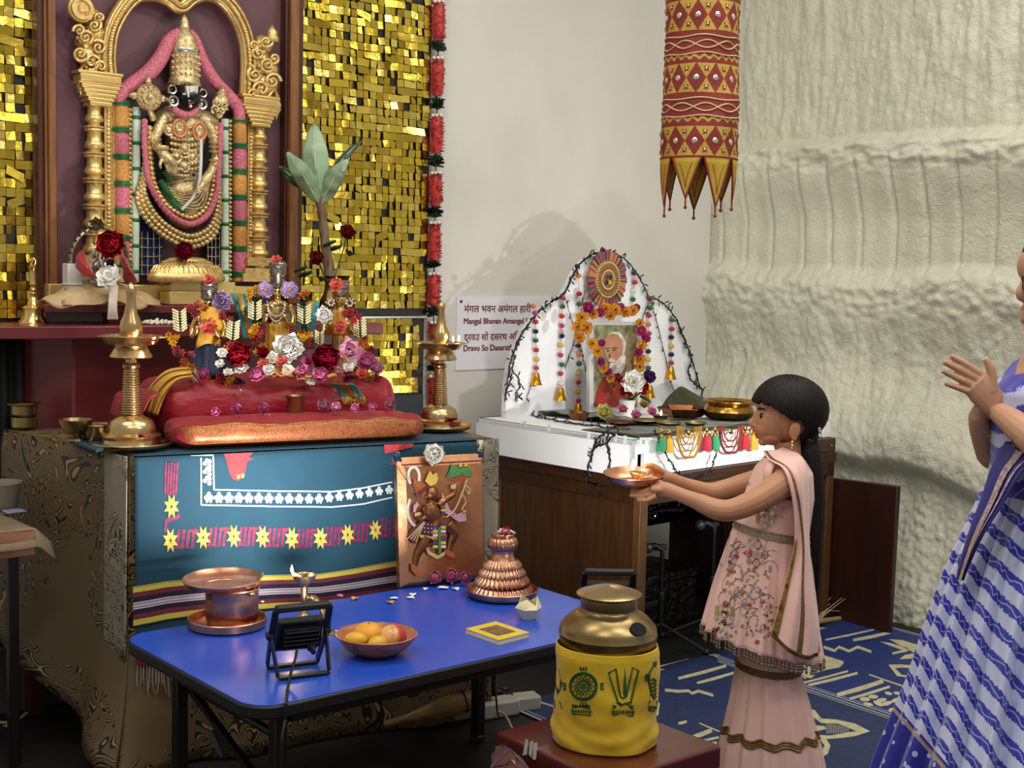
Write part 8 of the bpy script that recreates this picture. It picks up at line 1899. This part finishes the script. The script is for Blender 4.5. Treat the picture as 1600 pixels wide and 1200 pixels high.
cc = onZ(945, 1154, KZ+.001); k = mpp(cc)
can = thing('milk_can', 'large aged brass milk can with domed lid standing on the dark red trunk', 'can', cc)
can_b = mat('old_brass_can', '#a8946a', .32, 1, '#85724c', 7, .10, 30)
m = MB(); m.lathe([(max(.0001, r*k), z*k) for r, z in ((.1, 0), (74, 0), (75.5, 3), (75.5, 166), (76.5, 167), (76.5, 170), (75.5, 171), (75.5, 177), (73, 183), (62, 195), (50, 203), (43, 206), (42, 208), (42, 222), (.1, 222))], 64, TR(cc)); m.build('can_body', can_b, can, ang=50)
m = MB(); m.lathe([(max(.0001, r*k), z*k) for r, z in ((44, 210), (44.5, 212), (44, 226), (50, 229), (51, 231), (49, 232.5), (41, 235), (24, 241), (.1, 244))], 56, TR(cc)); m.build('lid', can_b, can, ang=50)
hd = (onD(992, 984, dep(cc))-cc); ah = math.atan2(-.82, .57)
hA = math.atan2((-fh).dot(V((0, 1, 0)))*.8+rt.y*.62, (-fh).x*.8+rt.x*.62)
m = MB(); pts = []
for i in range(20):
    a = 2*PI*i/20; da = .23*math.cos(a); f = .5+.5*math.sin(a)*(1 if math.sin(a) < 0 else .95); r = 74.5-(74.5-58)*f; z = 180.5+(197.5-180.5)*f
    pts.append(cc+V(((r+2.2)*k*math.cos(hA+da), (r+2.2)*k*math.sin(hA+da), (z+2.0)*k)))
m.add(pts, [tuple(range(20))]); m.build('pour_hole', mat('dark_inside', '#050403', .9), can)
ycl = mat('yellow_cotton', '#d6b325', .75, 0, '#c8a21c', 14, .35, 22, .008, sheen=.2)
def slv(u, v):
    a = 2*PI*u; z = (2+152*v); r = 79+1.6*math.sin(a*3+v*6)+2.2*noise.noise(V((math.cos(a)*2, math.sin(a)*2, v*5)))+3.2*math.exp(-((v-.10)/.10)**2)+1.0*math.sin(v*34+3*math.sin(a*2))*math.exp(-((v-.12)/.16)**2)+(1.5*math.sin(v*22+a*2))*.35-2.2*max(0, v-.93)/.07
    return cc+V((r*k*math.cos(a), r*k*math.sin(a), (z+2.5*math.sin(a*2+.5)*(1-v)*(z < 40)*0)*k))
m = MB(); m.grid(slv, 160, 70, cu=True); sv = tag(m.build('cloth_sleeve', ycl, ang=180, solid=.003), 'yellow cotton sleeve printed with green emblems around the milk can', 'cloth')
SS = Surf(slv, 160, 60); gprint = mat('dark_green_print', '#1d4a1c', .7)
def sbuild(m, nm='green_emblem'):
    o = m.build(nm, gprint, None, ang=180, at=BASE[sv.name]); o.location = (0, 0, 0); o.parent = sv; return o
o_ = .0032
def stroke(m, pts, r=.8): r *= 1.5; q = [SS.pt(x, y, o_-.001) for x, y in pts]; m.tube(q, r*k, 5)
m = MB(); cx0, cy0 = 912, 1072
for r in (21, 18.5): stroke(m, ell(cx0, cy0, r, r*1.02, 32)+[(cx0+r, cy0)], .9)
for i in range(14):
    a = 2*PI*i/14; stroke(m, [(cx0+6*math.cos(a), cy0+6*math.sin(a)), (cx0+13*math.cos(a-.16), cy0+13*math.sin(a-.16)), (cx0+17*math.cos(a), cy0+17*math.sin(a)), (cx0+13*math.cos(a+.16), cy0+13*math.sin(a+.16)), (cx0+6*math.cos(a), cy0+6*math.sin(a))], .55)
SS.poly(m, ell(cx0, cy0, 5, 5, 12), o_)
for a, rx in ((-PI/2, 0), (0, 0), (PI, 0), (PI/2, 0)):
    x, y = cx0+26*math.cos(a), cy0+25*math.sin(a); tx, ty = -math.sin(a), math.cos(a)
    for s in (-1, 0, 1): stroke(m, [(x+tx*s*3, y+ty*s*3), (x+tx*s*5.5+math.cos(a)*4, y+ty*s*5.5+math.sin(a)*4), (x+tx*s*3+math.cos(a)*5, y+ty*s*3+math.sin(a)*5)], .8)
def pedestal(m, x, y, w_):
    SS.poly(m, [(x-w_, y), (x+w_, y+1), (x+w_*.86, y+4), (x+w_, y+7), (x-w_, y+6), (x-w_*.86, y+3)], o_)
    for i in range(7): xx = x-w_*.8+w_*1.6*i/6; SS.poly(m, ell(xx, y+11, w_*.10, 3.5, 8), o_)
    stroke(m, [(x-w_, y+8), (x-w_*.9, y+15), (x+w_*.9, y+17), (x+w_, y+9)], .9)
pedestal(m, 909, 1100, 15); sbuild(m)
m = MB(); stroke(m, [(951, 1051), (965, 1096), (972, 1101), (985, 1096), (997, 1047), (988, 1042), (978, 1088), (973, 1091), (969, 1088), (962, 1044), (951, 1051)], .95)
SS.poly(m, [(976, 1042), (978.5, 1084), (976, 1091), (973, 1084)], o_); stroke(m, [(963, 1097), (970, 1102), (976, 1098), (983, 1102), (986, 1097)], .9); pedestal(m, 973, 1101, 17); sbuild(m)
m = MB()
for i in range(5): stroke(m, [(1016-i*.4, 1062+i*6), (1021, 1060+i*6), (1024, 1064+i*6), (1019, 1067+i*6)], 1.0)
stroke(m, [(1023, 1036), (1018, 1042), (1013, 1052), (1013, 1066), (1017, 1084), (1021, 1092)], 1.2); SS.poly(m, ell(1010, 1058, 4, 6, 10), o_); SS.poly(m, [(1019, 1034), (1025, 1033), (1024, 1041), (1018, 1042)], o_); pedestal(m, 1020, 1094, 8); sbuild(m)
m = MB(); SS.poly(m, [(871, 1042), (875, 1047), (877, 1060), (880, 1066), (876, 1080), (872, 1084), (869, 1070), (866, 1062), (868, 1050)], o_); SS.poly(m, [(867, 1094), (877, 1096), (880, 1107), (868, 1106)], o_); sbuild(m)

# ================================================================== WOVEN MATS
A0, A1, AD = onZ(1107, 1026, 0), onZ(1338, 967, 0), onZ(1409, 1126, 0)
dY = (AD-A0); dY.normalize(); dX = (A1-A0); wA = dX.length; dX.normalize()
mat_b = mat('navy_woven_mat', '#1c3272', .6, 0, '#182a62', 30, .2, 400, .001); mat_b2 = mat('slate_woven_mat', '#22335f', .6, 0, '#1c2a50', 30, .2, 400, .001); mat_c = mat('cream_woven', '#c3bd9c', .65, 0, '#aea887', 40)
def matbuild(label, org, w_, L, mt, shapes, extra=None):
    th = thing('floor_mat', label, 'mat', (org.x, org.y, 0), 'woven plastic floor mats'); m = MB()
    m.grid(lambda u, v: org+dX*(u*w_)+dY*(v*L)+V((0, 0, .004+.006*math.exp(-((v)/.03)**2)*abs(math.sin(u*9)))), 40, 40); m.build('mat_body', mt, th, ang=180, solid=.004)
    m = MB()
    for f0, f1 in ((0, .012), (.022, .028), (.972, .978), (.988, 1.0)): m.slab([org+dX*(f*w_)+dY*(v*L)+V((0, 0, .0068)) for f, v in ((f0, .0), (f1, .0), (f1, 1), (f0, 1))], (0, 0, .0006))
    m.slab([org+dX*(f*w_)+dY*(v*L)+V((0, 0, .0068)) for f, v in ((0, .004), (1, .004), (1, .012), (0, .012))], (0, 0, .0006)); m.build('mat_border', mat('pale_mat_edge', '#8f97a3', .6), th)
    m = MB()
    for kind, *a in shapes:
        if kind == 'l':
            (x0, y0, x1, y1, w2) = a; dx, dy = x1-x0, y1-y0; l = math.hypot(dx, dy); nx, ny = -dy/l*w2, dx/l*w2; pts = [(x0-nx, y0-ny), (x0+dx*.5-nx*1.15, y0+dy*.5-ny*.9), (x1-nx, y1-ny), (x1+nx*.8, y1+ny*.8), (x0+dx*.45+nx, y0+dy*.45+ny*1.2), (x0+nx*.7, y0+ny*.7)]
        else: pts = a[0]
        m.slab([onZ(x, y, .0065) for x, y in pts], (0, 0, .0012))
    m.build('woven_pattern', mat_c, th); return th
def C(*p): return [(1060+x/3.81, 900+y/3.81) for x, y in p]
def band(pts, w_):
    o = []; n = len(pts)
    for s in (1, -1):
        for i in (range(n) if s > 0 else range(n-1, -1, -1)): o.append((pts[i][0], pts[i][1]+s*w_))
    return o
S1_ = []
for x0, y0, x1, y1, w_ in ((875, 382, 1165, 320, 5), (1040, 384, 1262, 338, 9), (735, 640, 1010, 568, 6), (775, 652, 1066, 580, 8), (945, 712, 1220, 628, 13), (1020, 734, 1260, 660, 8), (1135, 588, 1345, 660, 4), (700, 560, 760, 610, 8)): S1_.append(('l', 1060+x0/3.81, 900+y0/3.81, 1060+x1/3.81, 900+y1/3.81, w_/3.81))
S1_.append(('p', band(C((865, 424), (930, 446), (955, 424), (1015, 448), (1068, 424), (1148, 452)), 2.2)))
S1_ += [('p', C((1200, 392), (1260, 400), (1368, 430), (1366, 450), (1275, 468), (1270, 458), (1330, 442), (1250, 412))), ('p', C((1255, 378), (1330, 382), (1420, 410), (1500, 432), (1480, 470), (1440, 490), (1316, 496), (1350, 470), (1410, 462), (1330, 420))),
 ('p', C((1250, 530), (1330, 528), (1470, 540), (1470, 556), (1330, 546), (1290, 550), (1330, 590), (1420, 596), (1470, 590), (1460, 640), (1400, 690), (1370, 660), (1390, 610), (1300, 596))),
 ('p', C((790, 470), (880, 490), (985, 520), (960, 545), (880, 560), (830, 575), (790, 610), (740, 600), (720, 575), (760, 560), (740, 530), (800, 545), (850, 540), (820, 515))), ('p', C((840, 464), (985, 510), (980, 518), (850, 482)))]
rg = random.Random(11)
for x, y in ((1110, 735), (1160, 720), (1210, 740), (1250, 700), (1240, 760), (1300, 740), (1310, 700), (1330, 770), (1360, 730), (1280, 800), (1320, 820), (1130, 765), (1190, 760), (1370, 790), (1345, 690)):
    a = rg.uniform(-.5, .7); rx, ry = rg.uniform(24, 38), rg.uniform(9, 14); S1_.append(('p', C(*[(x+rx*math.cos(q)*math.cos(a)-ry*math.sin(q)*math.sin(a), y+rx*math.cos(q)*math.sin(a)*.6+ry*math.sin(q)*math.cos(a)) for q in [2*PI*i/9 for i in range(9)]])))
matbuild('blue mat with cream figures beside the foam wall, behind the girl', A0, wA, 2.6, mat_b, S1_)
S2_ = []
for x0, y0, x1, y1, w_ in ((0, 612, 285, 536, 9), (110, 640, 330, 578, 8), (-180, 560, 60, 500, 7), (90, 960, 200, 920, 13), (130, 985, 240, 962, 7), (0, 880, 50, 868, 8), (125, 878, 250, 930, 4), (130, 1010, 230, 995, 9)): S2_.append(('l', 1060+x0/3.81, 900+y0/3.81, 1060+x1/3.81, 900+y1/3.81, w_/3.81))
S2_ += [('p', band(C((-80, 680), (0, 688), (60, 684), (80, 700), (120, 686), (208, 712)), 2.2)), ('p', C((785, 795), (812, 800), (850, 850), (940, 856), (1050, 880), (1142, 926), (1050, 955), (950, 968), (880, 972), (905, 1010), (890, 1060), (850, 1082), (800, 1075), (800, 1050), (850, 1050), (870, 1010), (830, 960), (800, 962), (800, 945), (900, 952), (1060, 925), (950, 880), (850, 876), (800, 840))), ('p', C((800, 890), (870, 895), (880, 912), (840, 922), (800, 920))), ('p', C((-250, 700), (-160, 720), (-110, 760), (-120, 830), (-260, 860))), ('p', C((-250, 900), (-90, 880), (-100, 920), (-260, 940)))]
for i in range(14): x = 878+i*10; S2_.append(('p', C((x, 878+i*1.6), (x+3, 879+i*1.6), (x+8, 940-i*.5), (x+5, 940-i*.5))))
wB = 1.02; matbuild('slate blue mat with cream leaf pattern between the girl and the trunk', A0-dX*(wB+.012), wB, 2.6, mat_b2, S2_)

# ================================================================== HANGING LANTERN
LD = 4.25; lc_ = onD(1100, 100, LD); k = mpp(lc_)
ln = thing('hanging_lantern', 'red and yellow patchwork cloth lantern hanging before the foam wall', 'lantern', onD(1092, 255, LD))
lt_, lb_ = onD(1102, -120, LD), onD(1092, 250, LD)
redl = mat('brick_red_cloth', '#8a2a20', .75, 0, '#77221a', 14, .2, 60, .004); yell = mat('ochre_cloth', '#c2a048', .75, 0, '#b08c36', 14); cord_m = mat('cream_cord', '#d2bd8e', .8); mir = mat('mirror_disc', '#dcd2bc', .15, .8)
def lan(u, v):
    a = 2*PI*u; c = lt_.lerp(lb_, v); r = (60+2.5*math.sin(v*9)+1.2*math.sin(a*4+v*14)+1.3*noise.noise(V((math.cos(a), math.sin(a), v*6))))*(1-.04*v); return c+(rt*math.cos(a)+fh*math.sin(a))*r*k
def lpat(u, v):
    y = -120+370*v; s = (u*12) % 1
    for y0 in (10, 106, 202, -86):
        if y0 <= y <= y0+47:
            q = (y-y0)/47; d = abs(s-.5)*2; e = abs(q-.5)*2; 
            return 0 if d+e < 1 and e < .97 else (0 if e > .95 else 1)
    for y0 in (1, 97, 192, -95):
        if abs(y-y0-2.4*math.sin(u*2*PI*24)) < 2.2: return 1
    return 0
m = MB(); m.grid(lan, 360, 300, lpat, cu=True); m.build('lantern_body', [redl, yell], ln, ang=180)
for y0 in (62, 158, -34):
    m = MB()
    for j, (ph, am, oy) in enumerate(((0, 6, 16), (PI, 6, 16), (.6, 1.5, 3), (.3, 1.5, 30))): m.tube([lan(i/120, (y0+oy+am*math.sin(i/120*2*PI*5+ph)+120)/370)+(lan(i/120, (y0+120)/370)-lt_.lerp(lb_, (y0+120)/370)).normalized()*.0015 for i in range(120)], .0022, 5, closed=True)
    m.build('cord_trim', cord_m, ln)
m = MB(); mr = MB()
for y0 in (10, 106, 202, -86):
    for i in range(12):
        for q, sh in (((i+.5)/12, 0), (i/12, -1), (i/12, 1)):
            yy = y0+23.5+sh*14; p = lan(q, (yy+120)/370); n_ = (p-lt_.lerp(lb_, (yy+120)/370)); n_.z = 0; n_.normalize(); sx_ = ZZ.cross(n_)
            if sh == 0: m.ball((0, 0, 0), (4.6*k, 5*k, 1.2*k), 10, 6, 0, frame(p+n_*.001, sx_, ZZ, n_))
            else:
                mr.slab([p+n_*.0006+sx_*(x*k)+ZZ*(y*k) for x, y in star(0, 0, 5.5, 1.8, 4, .78)], n_*.0012); m.ball((0, 0, 0), (1.8*k, 1.8*k, 1*k), 8, 5, 0, frame(p+n_*.002, sx_, ZZ, n_))
m.build('mirror_work', mir, ln); mr.build('appliqued_stars', redl, ln)
for i in range(7):     # pointed flags round the lower rim with tassels
    u0 = i/7+.035; m = MB(); mb = MB(); wd = 1/7*.92; H_ = 62 if i % 2 == 0 else 74
    fl_ = lambda s, q: lan(u0+wd*(.5+(s-.5)*(1-q)), 1.0)+V((0, 0, -H_*k*q))+(lb_-lan(u0+wd*.5, 1))*(.10*q)
    m.grid(fl_, 6, 8); f_ = m.build('pointed_flag', mat('yellow_flag', '#c9a93c', .75, 0, '#b89428', 10), ln, ang=180, solid=.002)
    mb.tube([fl_(0, q/8) for q in range(9)]+[fl_(1, 1-q/8) for q in range(9)], 1.6*k, 6); mb.tube([fl_(.5+(.25 if j < 1 else -.25)*(1-q)*1.0, .15+.6*q) for j in (0,) for q in (0, .25, .5, .75, 1)], .9*k, 5); mb.tube([fl_(.25+.25*q, .15+.6*q) for q in (0, .25, .5, .75, 1)], .9*k, 5); mb.build('flag_trim', redl, f_)
    e = fl_(.5, 1); m = MB(); m.tube([e, e-V((0, 0, 7*k)), e-V((0, 0, 12*k))], [1.3*k, 1.5*k, 1.2*k], 6); m.ball(e-V((0, 0, 14*k)), (2.8*k, 2.8*k, 3*k), 8, 6); m.build('tassel', mat('rust_tassel', '#8c4028', .8), f_)
m = MB(); m.tube([lan(i/40, .998)+V((0, 0, 0)) for i in range(40)], 1.6*k, 6, closed=True); m.build('rim_ring', redl, ln)
m = MB(); m.tube([lt_+V((0, 0, .02)), V((lt_.x, lt_.y, 3.6))], .004, 6); m.tube([lan(0, 0), lt_+V((0, 0, .03)), lan(.5, 0)], .003, 6); m.build('hanging_cord', cord_m, ln)

# ================================================================== RIGHT SIDE: LEANING BOARD, STRAW
b0, b1, b2, b3 = onX(1297, 968, 4.77), onX(1395, 980, 4.77), onX(1408, 759, 4.80), onX(1306, 746, 4.80)
b0.z = b1.z = .002
m = MB(); m.slab([b0, b1, b2, b3], (-.028, 0, 0)); tag(m.build('leaning_board', wood('red_brown_board', '#2a120e', '#38190f', .4, 'z', 3), bev=.004), 'dark red brown wooden board leaning against the foam wall', 'board')
st_ = thing('broom', 'pale straw broom lying on the floor beside the desk end', 'broom', onZ(1285, 962, 0)); m = MB()
for i in range(16): a = onZ(1278+R(-6, 6), 968+R(-4, 4), .012); b_ = onD(1300+R(-18, 22), 945+R(-18, 22), dep(a)+R(-.02, .05)); c = a.lerp(b_, .5)+V((0, 0, R(.0, .025))); b_.z = max(b_.z, .01); m.tube(resample([a, c, b_], 7), [.0022, .002, .002, .0018, .0016, .0014, .001], 5)
m.build('straw', mat('straw', '#b8ad8c', .7), st_)
m = MB(); a, b_ = onZ(1276, 972, .016), onZ(1314, 966, .016); m.tube([a, b_], [.014, .010], 8); m.build('binding', mat('straw_binding', '#8d7d56', .8), st_)

# ================================================================== UNDER AND BESIDE THE DESK
def mic(label, fx, fy, hx, hy, boom):
    f = onZ(fx, fy, 0); th = thing('microphone_stand', label, 'stand', f, 'microphone stands by the desk'); top_ = onD(hx, hy, dep(f)); top_.x, top_.y = f.x, f.y; m = MB()
    m.tube([f+V((0, 0, .05)), V((f.x, f.y, top_.z*.55))], .011, 10); m.tube([V((f.x, f.y, top_.z*.5)), top_], .008, 10); m.build('pole', blackm, th)
    m = MB(); m.lathe([(.012, 0), (.016, .004), (.016, .03), (.012, .034)], 12, TR((f.x, f.y, top_.z*.53)), caps=True); m.build('clutch', blackp, th)
    for i in range(3):
        a = 2*PI*i/3+boom; e = f+V((.20*math.cos(a), .20*math.sin(a), .014)); m = MB(); m.tube([f+V((0, 0, .10)), e], .008, 8); lg = m.build('leg', blackm, th); m = MB(); m.ball(e, .014, 8, 6); m.build('rubber_foot', blackp, lg)
    m = MB(); m.tube([top_, top_+V((0, 0, .03)), top_-rt*.03+V((0, 0, .045)), top_-rt*.05+V((0, 0, .04))], [.009, .012, .014, .016], 10); m.build('clip', blackp, th)
    m = MB(); m.ball(top_-rt*.062+V((0, 0, .04))-fh*.02, .022, 12, 8); m.tube([top_-rt*.05+V((0, 0, .04)), top_+rt*.02+V((0, 0, .03))+fh*.06], [.015, .011], 10); m.build('microphone', mat('mic_grille', '#4c5058', .4, .6), th)
    return th
mic('black microphone stand with grey microphone before the open desk', 1030, 1012, 1032, 868, .9)
mic('black microphone stand half hidden behind the girl dress', 1110, 1000, 1117, 832, .3)
bx = thing('equipment_case', 'black equipment case with plastic wrap under the desk', 'case', dk(.45, .30, 0)); dboxp = lambda nm, a0, a1, b0, b1, z0, z1, mt, par: (lambda mm: (mm.box(((a0+a1)/2, (b0+b1)/2, (z0+z1)/2), (a1-a0, b1-b0, z1-z0), 0, DM), mm.build(nm, mt, par, bev=.006))[1])(MB())
wrap = mat('black_wrap', '#0c0c0d', .3, 0, bump=.8, bs=26, bd=.02)
dboxp('case_body', .12, .80, .36, .62, .002, .20, wrap, bx); dboxp('case_lid', .11, .81, .35, .63, .20, .24, wrap, bx); dboxp('handle', .40, .55, .335, .35, .11, .14, blackp, bx)
m = MB(); m.box((.30, .645, .40), (.30, .012, .24), 0, DM); tag(m.build('grey_card', mat('grey_card', '#5b5f62', .6)), 'grey card standing at the back of the open desk', 'card')
m = MB(); m.box((.68, .648, .40), (.06, .008, .09), 0, DM); tag(m.build('wall_plate', mat('ivory_plate', '#8a8878', .5)), 'small ivory socket plate at the back of the open desk', 'socket plate')
m = MB()
for i, (a, z) in enumerate(((.28, .56), (.34, .58), (.46, .57))): c = dk(a, .18, z); m.tube([c+e1*.022*math.cos(q)+ZZ*.022*math.sin(q) for q in [PI*2*j/20 for j in range(20)]], .006, 8, closed=True)
m.tube(resample([dk(.16, .2, .54), dk(.30, .18, .57), dk(.46, .18, .56), dk(.60, .2, .60)], 20), .012, 8); tag(m.build('headphones', mat('gloss_black', '#0b0b0c', .15, coat=.5)), 'glossy black headphones hanging in the dark open desk', 'headphones')

# power strips, cords and wooden club under the blue table
def fbox(name, label, cat, x, y, dims, rz, mt, bev=.008):
    p = onZ(x, y, 0); m = MB(); m.box((0, 0, dims[2]/2+.001), dims, 0, TR((p.x, p.y, 0), rz)); return tag(m.build(name, mt, bev=bev), label, cat)
greyp = mat('grey_plastic', '#77736c', .5)
ps = thing('power_strip', 'long grey power strip on the floor under the blue table', 'power strip', onZ(700, 1125, 0)); p = BASE[ps.name]
M = TR(p, -.18); m = MB(); m.box((0, 0, .025), (.30, .07, .048), 0, M); m.build('strip_body', greyp, ps, bev=.012, seg=3)
for i in range(4):
    m = MB(); m.box((-.11+i*.07, 0, .0495), (.04, .04, .002), 0, M); m.build('socket', mat('dark_socket', '#35332f', .6), ps)
fbox('power_adapter', 'white power adapter block behind the table leg', 'adapter', 772, 1118, (.16, .075, .055), -.2, mat('ivory_plastic', '#aba79c', .5)); fbox('charger_box', 'pale plastic charger box between the cords and the trunk', 'adapter', 815, 1108, (.12, .07, .05), -.3, mat('ivory_plastic', '#aba79c'))
cl_ = thing('wooden_club', 'turned pale wooden club lying on the power strip', 'club', onZ(690, 1118, .05)); m = MB(); a, b_ = onZ(600, 1132, .03), onZ(745, 1107, .05); a.z, b_.z = .03, .085
m.tube(resample([a, a.lerp(b_, .45), a.lerp(b_, .6), a.lerp(b_, .8), b_], 20), spl1([.011, .013, .026, .036, .034, .028], 20), 16); m.build('club_body', wood('pale_wood', '#6f5428', '#8a6c38', .45, 'x', 6), cl_)
m = MB(); d_ = (b_-a).normalized(); q = a.lerp(b_, .86); xa_ = d_.orthogonal().normalized(); ya_ = d_.cross(xa_); m.tube([q+(xa_*math.cos(t_)+ya_*math.sin(t_))*.0345 for t_ in [2*PI*i/24 for i in range(24)]], .002, 6, closed=True); m.build('ring_groove', blackm, cl_)
cw_ = mat('white_cable', '#b5b1a6', .5)
m = MB(); m.tube(resample([onZ(765, 1090, .06), onZ(790, 1098, .05), onZ(830, 1096, .02), onZ(850, 1100, .01), onZ(875, 1108, .008), onZ(900, 1112, .008)], 24), .0055, 8); tag(m.build('white_cable', cw_), 'white cable looping from the adapters towards the milk can', 'cable')
m = MB(); m.tube(resample([onZ(770, 1120, .06), onZ(780, 1112, .075), onZ(792, 1122, .05), onZ(800, 1138, .03), onZ(812, 1150, .006)], 20), .0045, 8); tag(m.build('white_cable', cw_), 'short white cable bending over the adapter block', 'cable')
ck = thing('plug_cluster', 'cluster of black plugs beside the brocade cloth edge', 'plug', onZ(785, 1105, 0))
for i, (x, y) in enumerate(((776, 1102), (786, 1098), (792, 1108))): p = onZ(x, y, 0); m = MB(); m.box((p.x, p.y, .03), (.03, .035, .056)); m.build('plug', blackp, ck, bev=.005)
m = MB(); m.tube(resample([onZ(770, 1070, .24), onZ(775, 1090, .18), onZ(777, 1112, .10), onZ(780, 1120, .05)], 16), .003, 6); tag(m.build('black_cable', blackp), 'thin black cable hanging beside the brocade cloth edge', 'cable')

# ================================================================== SIDE TABLE AT FAR LEFT
SZ = .72; sc0 = onZ(66, 822, SZ)
stb = thing('side_table', 'wooden side table with beige cloth at the far left edge', 'table', (sc0.x-.2, sc0.y+.1, 0))
e = onZ(-60, 800, SZ); XL = sc0-rt*.0; dl = V((-.76, .0, 0)); 
m = MB(); m.prism([(sc0.x-.60, sc0.y+.0), (sc0.x-.02, sc0.y-.0), (sc0.x-.0, sc0.y+.42), (sc0.x-.58, sc0.y+.45)], SZ-.085, SZ-.012); m.build('tabletop', wood('orange_wood', '#6b3f1e', '#8a5528', .4, 'x', 4), stb, bev=.003)
for dx, dy in ((-.075, .04), (-.06, .36), (-.52, .05)):
    m = MB(); m.bar((sc0.x+dx, sc0.y+dy, 0), (sc0.x+dx, sc0.y+dy, SZ-.085), .03, .03); m.build('leg', blackm, stb, bev=.003)
m = MB(); m.grid(lambda u, v: V((sc0.x-.62+.66*u, sc0.y-.015+.46*v, SZ-.009-(.05*(1-min(1, v/.10)) if v < .1 else 0)*1-.05*(max(0, u-.92)/.08)+.004*noise.noise(V((u*6, v*5, 1))))), 40, 30); tag(m.build('beige_cloth', mat('beige_cotton', '#8f7d66', .8, 0, '#77674f', 8, .3, 25, .01), ang=180, solid=.003), 'beige cloth covering the side table at the far left', 'cloth')
p = onZ(6, 792, SZ+.001); k = mpp(p); m = MB(); m.lathe([(max(.0001, r*k), z*k) for r, z in ((.1, 0), (19, 0), (21, 3), (26, 36), (28, 38), (28, 40), (25, 40), (20, 4), (.1, 3))], 28, TR(p)); tag(m.build('plastic_tub', mat('cloudy_plastic', '#aaa596', .25, trans=.35), at=p), 'cloudy plastic tub on the side table at the left edge', 'tub')
p = onZ(22, 800, SZ+.001); m = MB(); m.box((p.x, p.y, p.z+.003), (.06, .05, .005)); tag(m.build('blue_lid', mat('pale_blue_lid', '#7f93b5', .4), bev=.002), 'pale blue saucer beside the plastic tub', 'saucer')  # flat pale blue lid lying beside the tub
p = onZ(40, 1110, 0); m = MB(); m.box((p.x-.06, p.y+.02, .11), (.40, .03, .22)); tag(m.build('grey_box', mat('grey_card2', '#4d4c48', .7), bev=.003), 'grey cardboard panel on the floor under the side table', 'box')
p = onZ(18, 1060, 0); bagm = mat('black_bag', '#0b0b0c', .25, 0, bump=1, bs=18, bd=.03); m = MB(); m.grid(lambda u, v: (lambda th, ph: V((p.x-.05+.20*math.sin(th)*math.cos(ph)*(1+.1*noise.noise(V((u*6, v*6, 0)))), p.y+.02+.09*math.sin(th)*math.sin(ph), .27-.26*math.cos(th)*(1+.08*noise.noise(V((u*5, v*5, 3)))))))(PI*v, 2*PI*u), 36, 20, cu=True); tag(m.build('black_bag', bagm, ang=180), 'crumpled black plastic bag under the side table', 'bag')
m = MB(); m.tube(resample([onZ(-10, 1128, .01), onZ(20, 1128, .01), onZ(42, 1114, .02)], 14), .005, 8); tag(m.build('cream_cable', mat('cream_cable', '#a39a6a', .5)), 'cream cable on the floor under the side table', 'cable')
for x, y, lab in ((28, 1178, 'white flower petal on the black floor at lower left'), (8, 1134, 'yellow petal on the black floor near the cream cable')):
    p = onZ(x, y, .002); m = MB(); fn = petal_pts(.04, .025); M = TR(p, R(0, 6)); m.grid(lambda u, v: M @ fn(u, v), 4, 4); tag(m.build('petal', mat('pale_petal', '#c9c2a0', .6), ang=180, solid=.001), lab, 'petal')
# dark hanging cloth at the far left behind the altar table
p0_, p1_ = onY(-40, 520, 4.44), onY(40, 520, 4.44); m = MB(); m.grid(lambda u, v: V((p0_.x+(p1_.x-p0_.x)*u, 4.44+.015*math.sin(u*20), .02+(sb.z-.03)*v)), 30, 10); tag(m.build('dark_curtain', mat('dark_green_cloth', '#161d1c', .7), ang=180, solid=.004), 'dark curtain hanging beneath the slab at the far left', 'curtain')
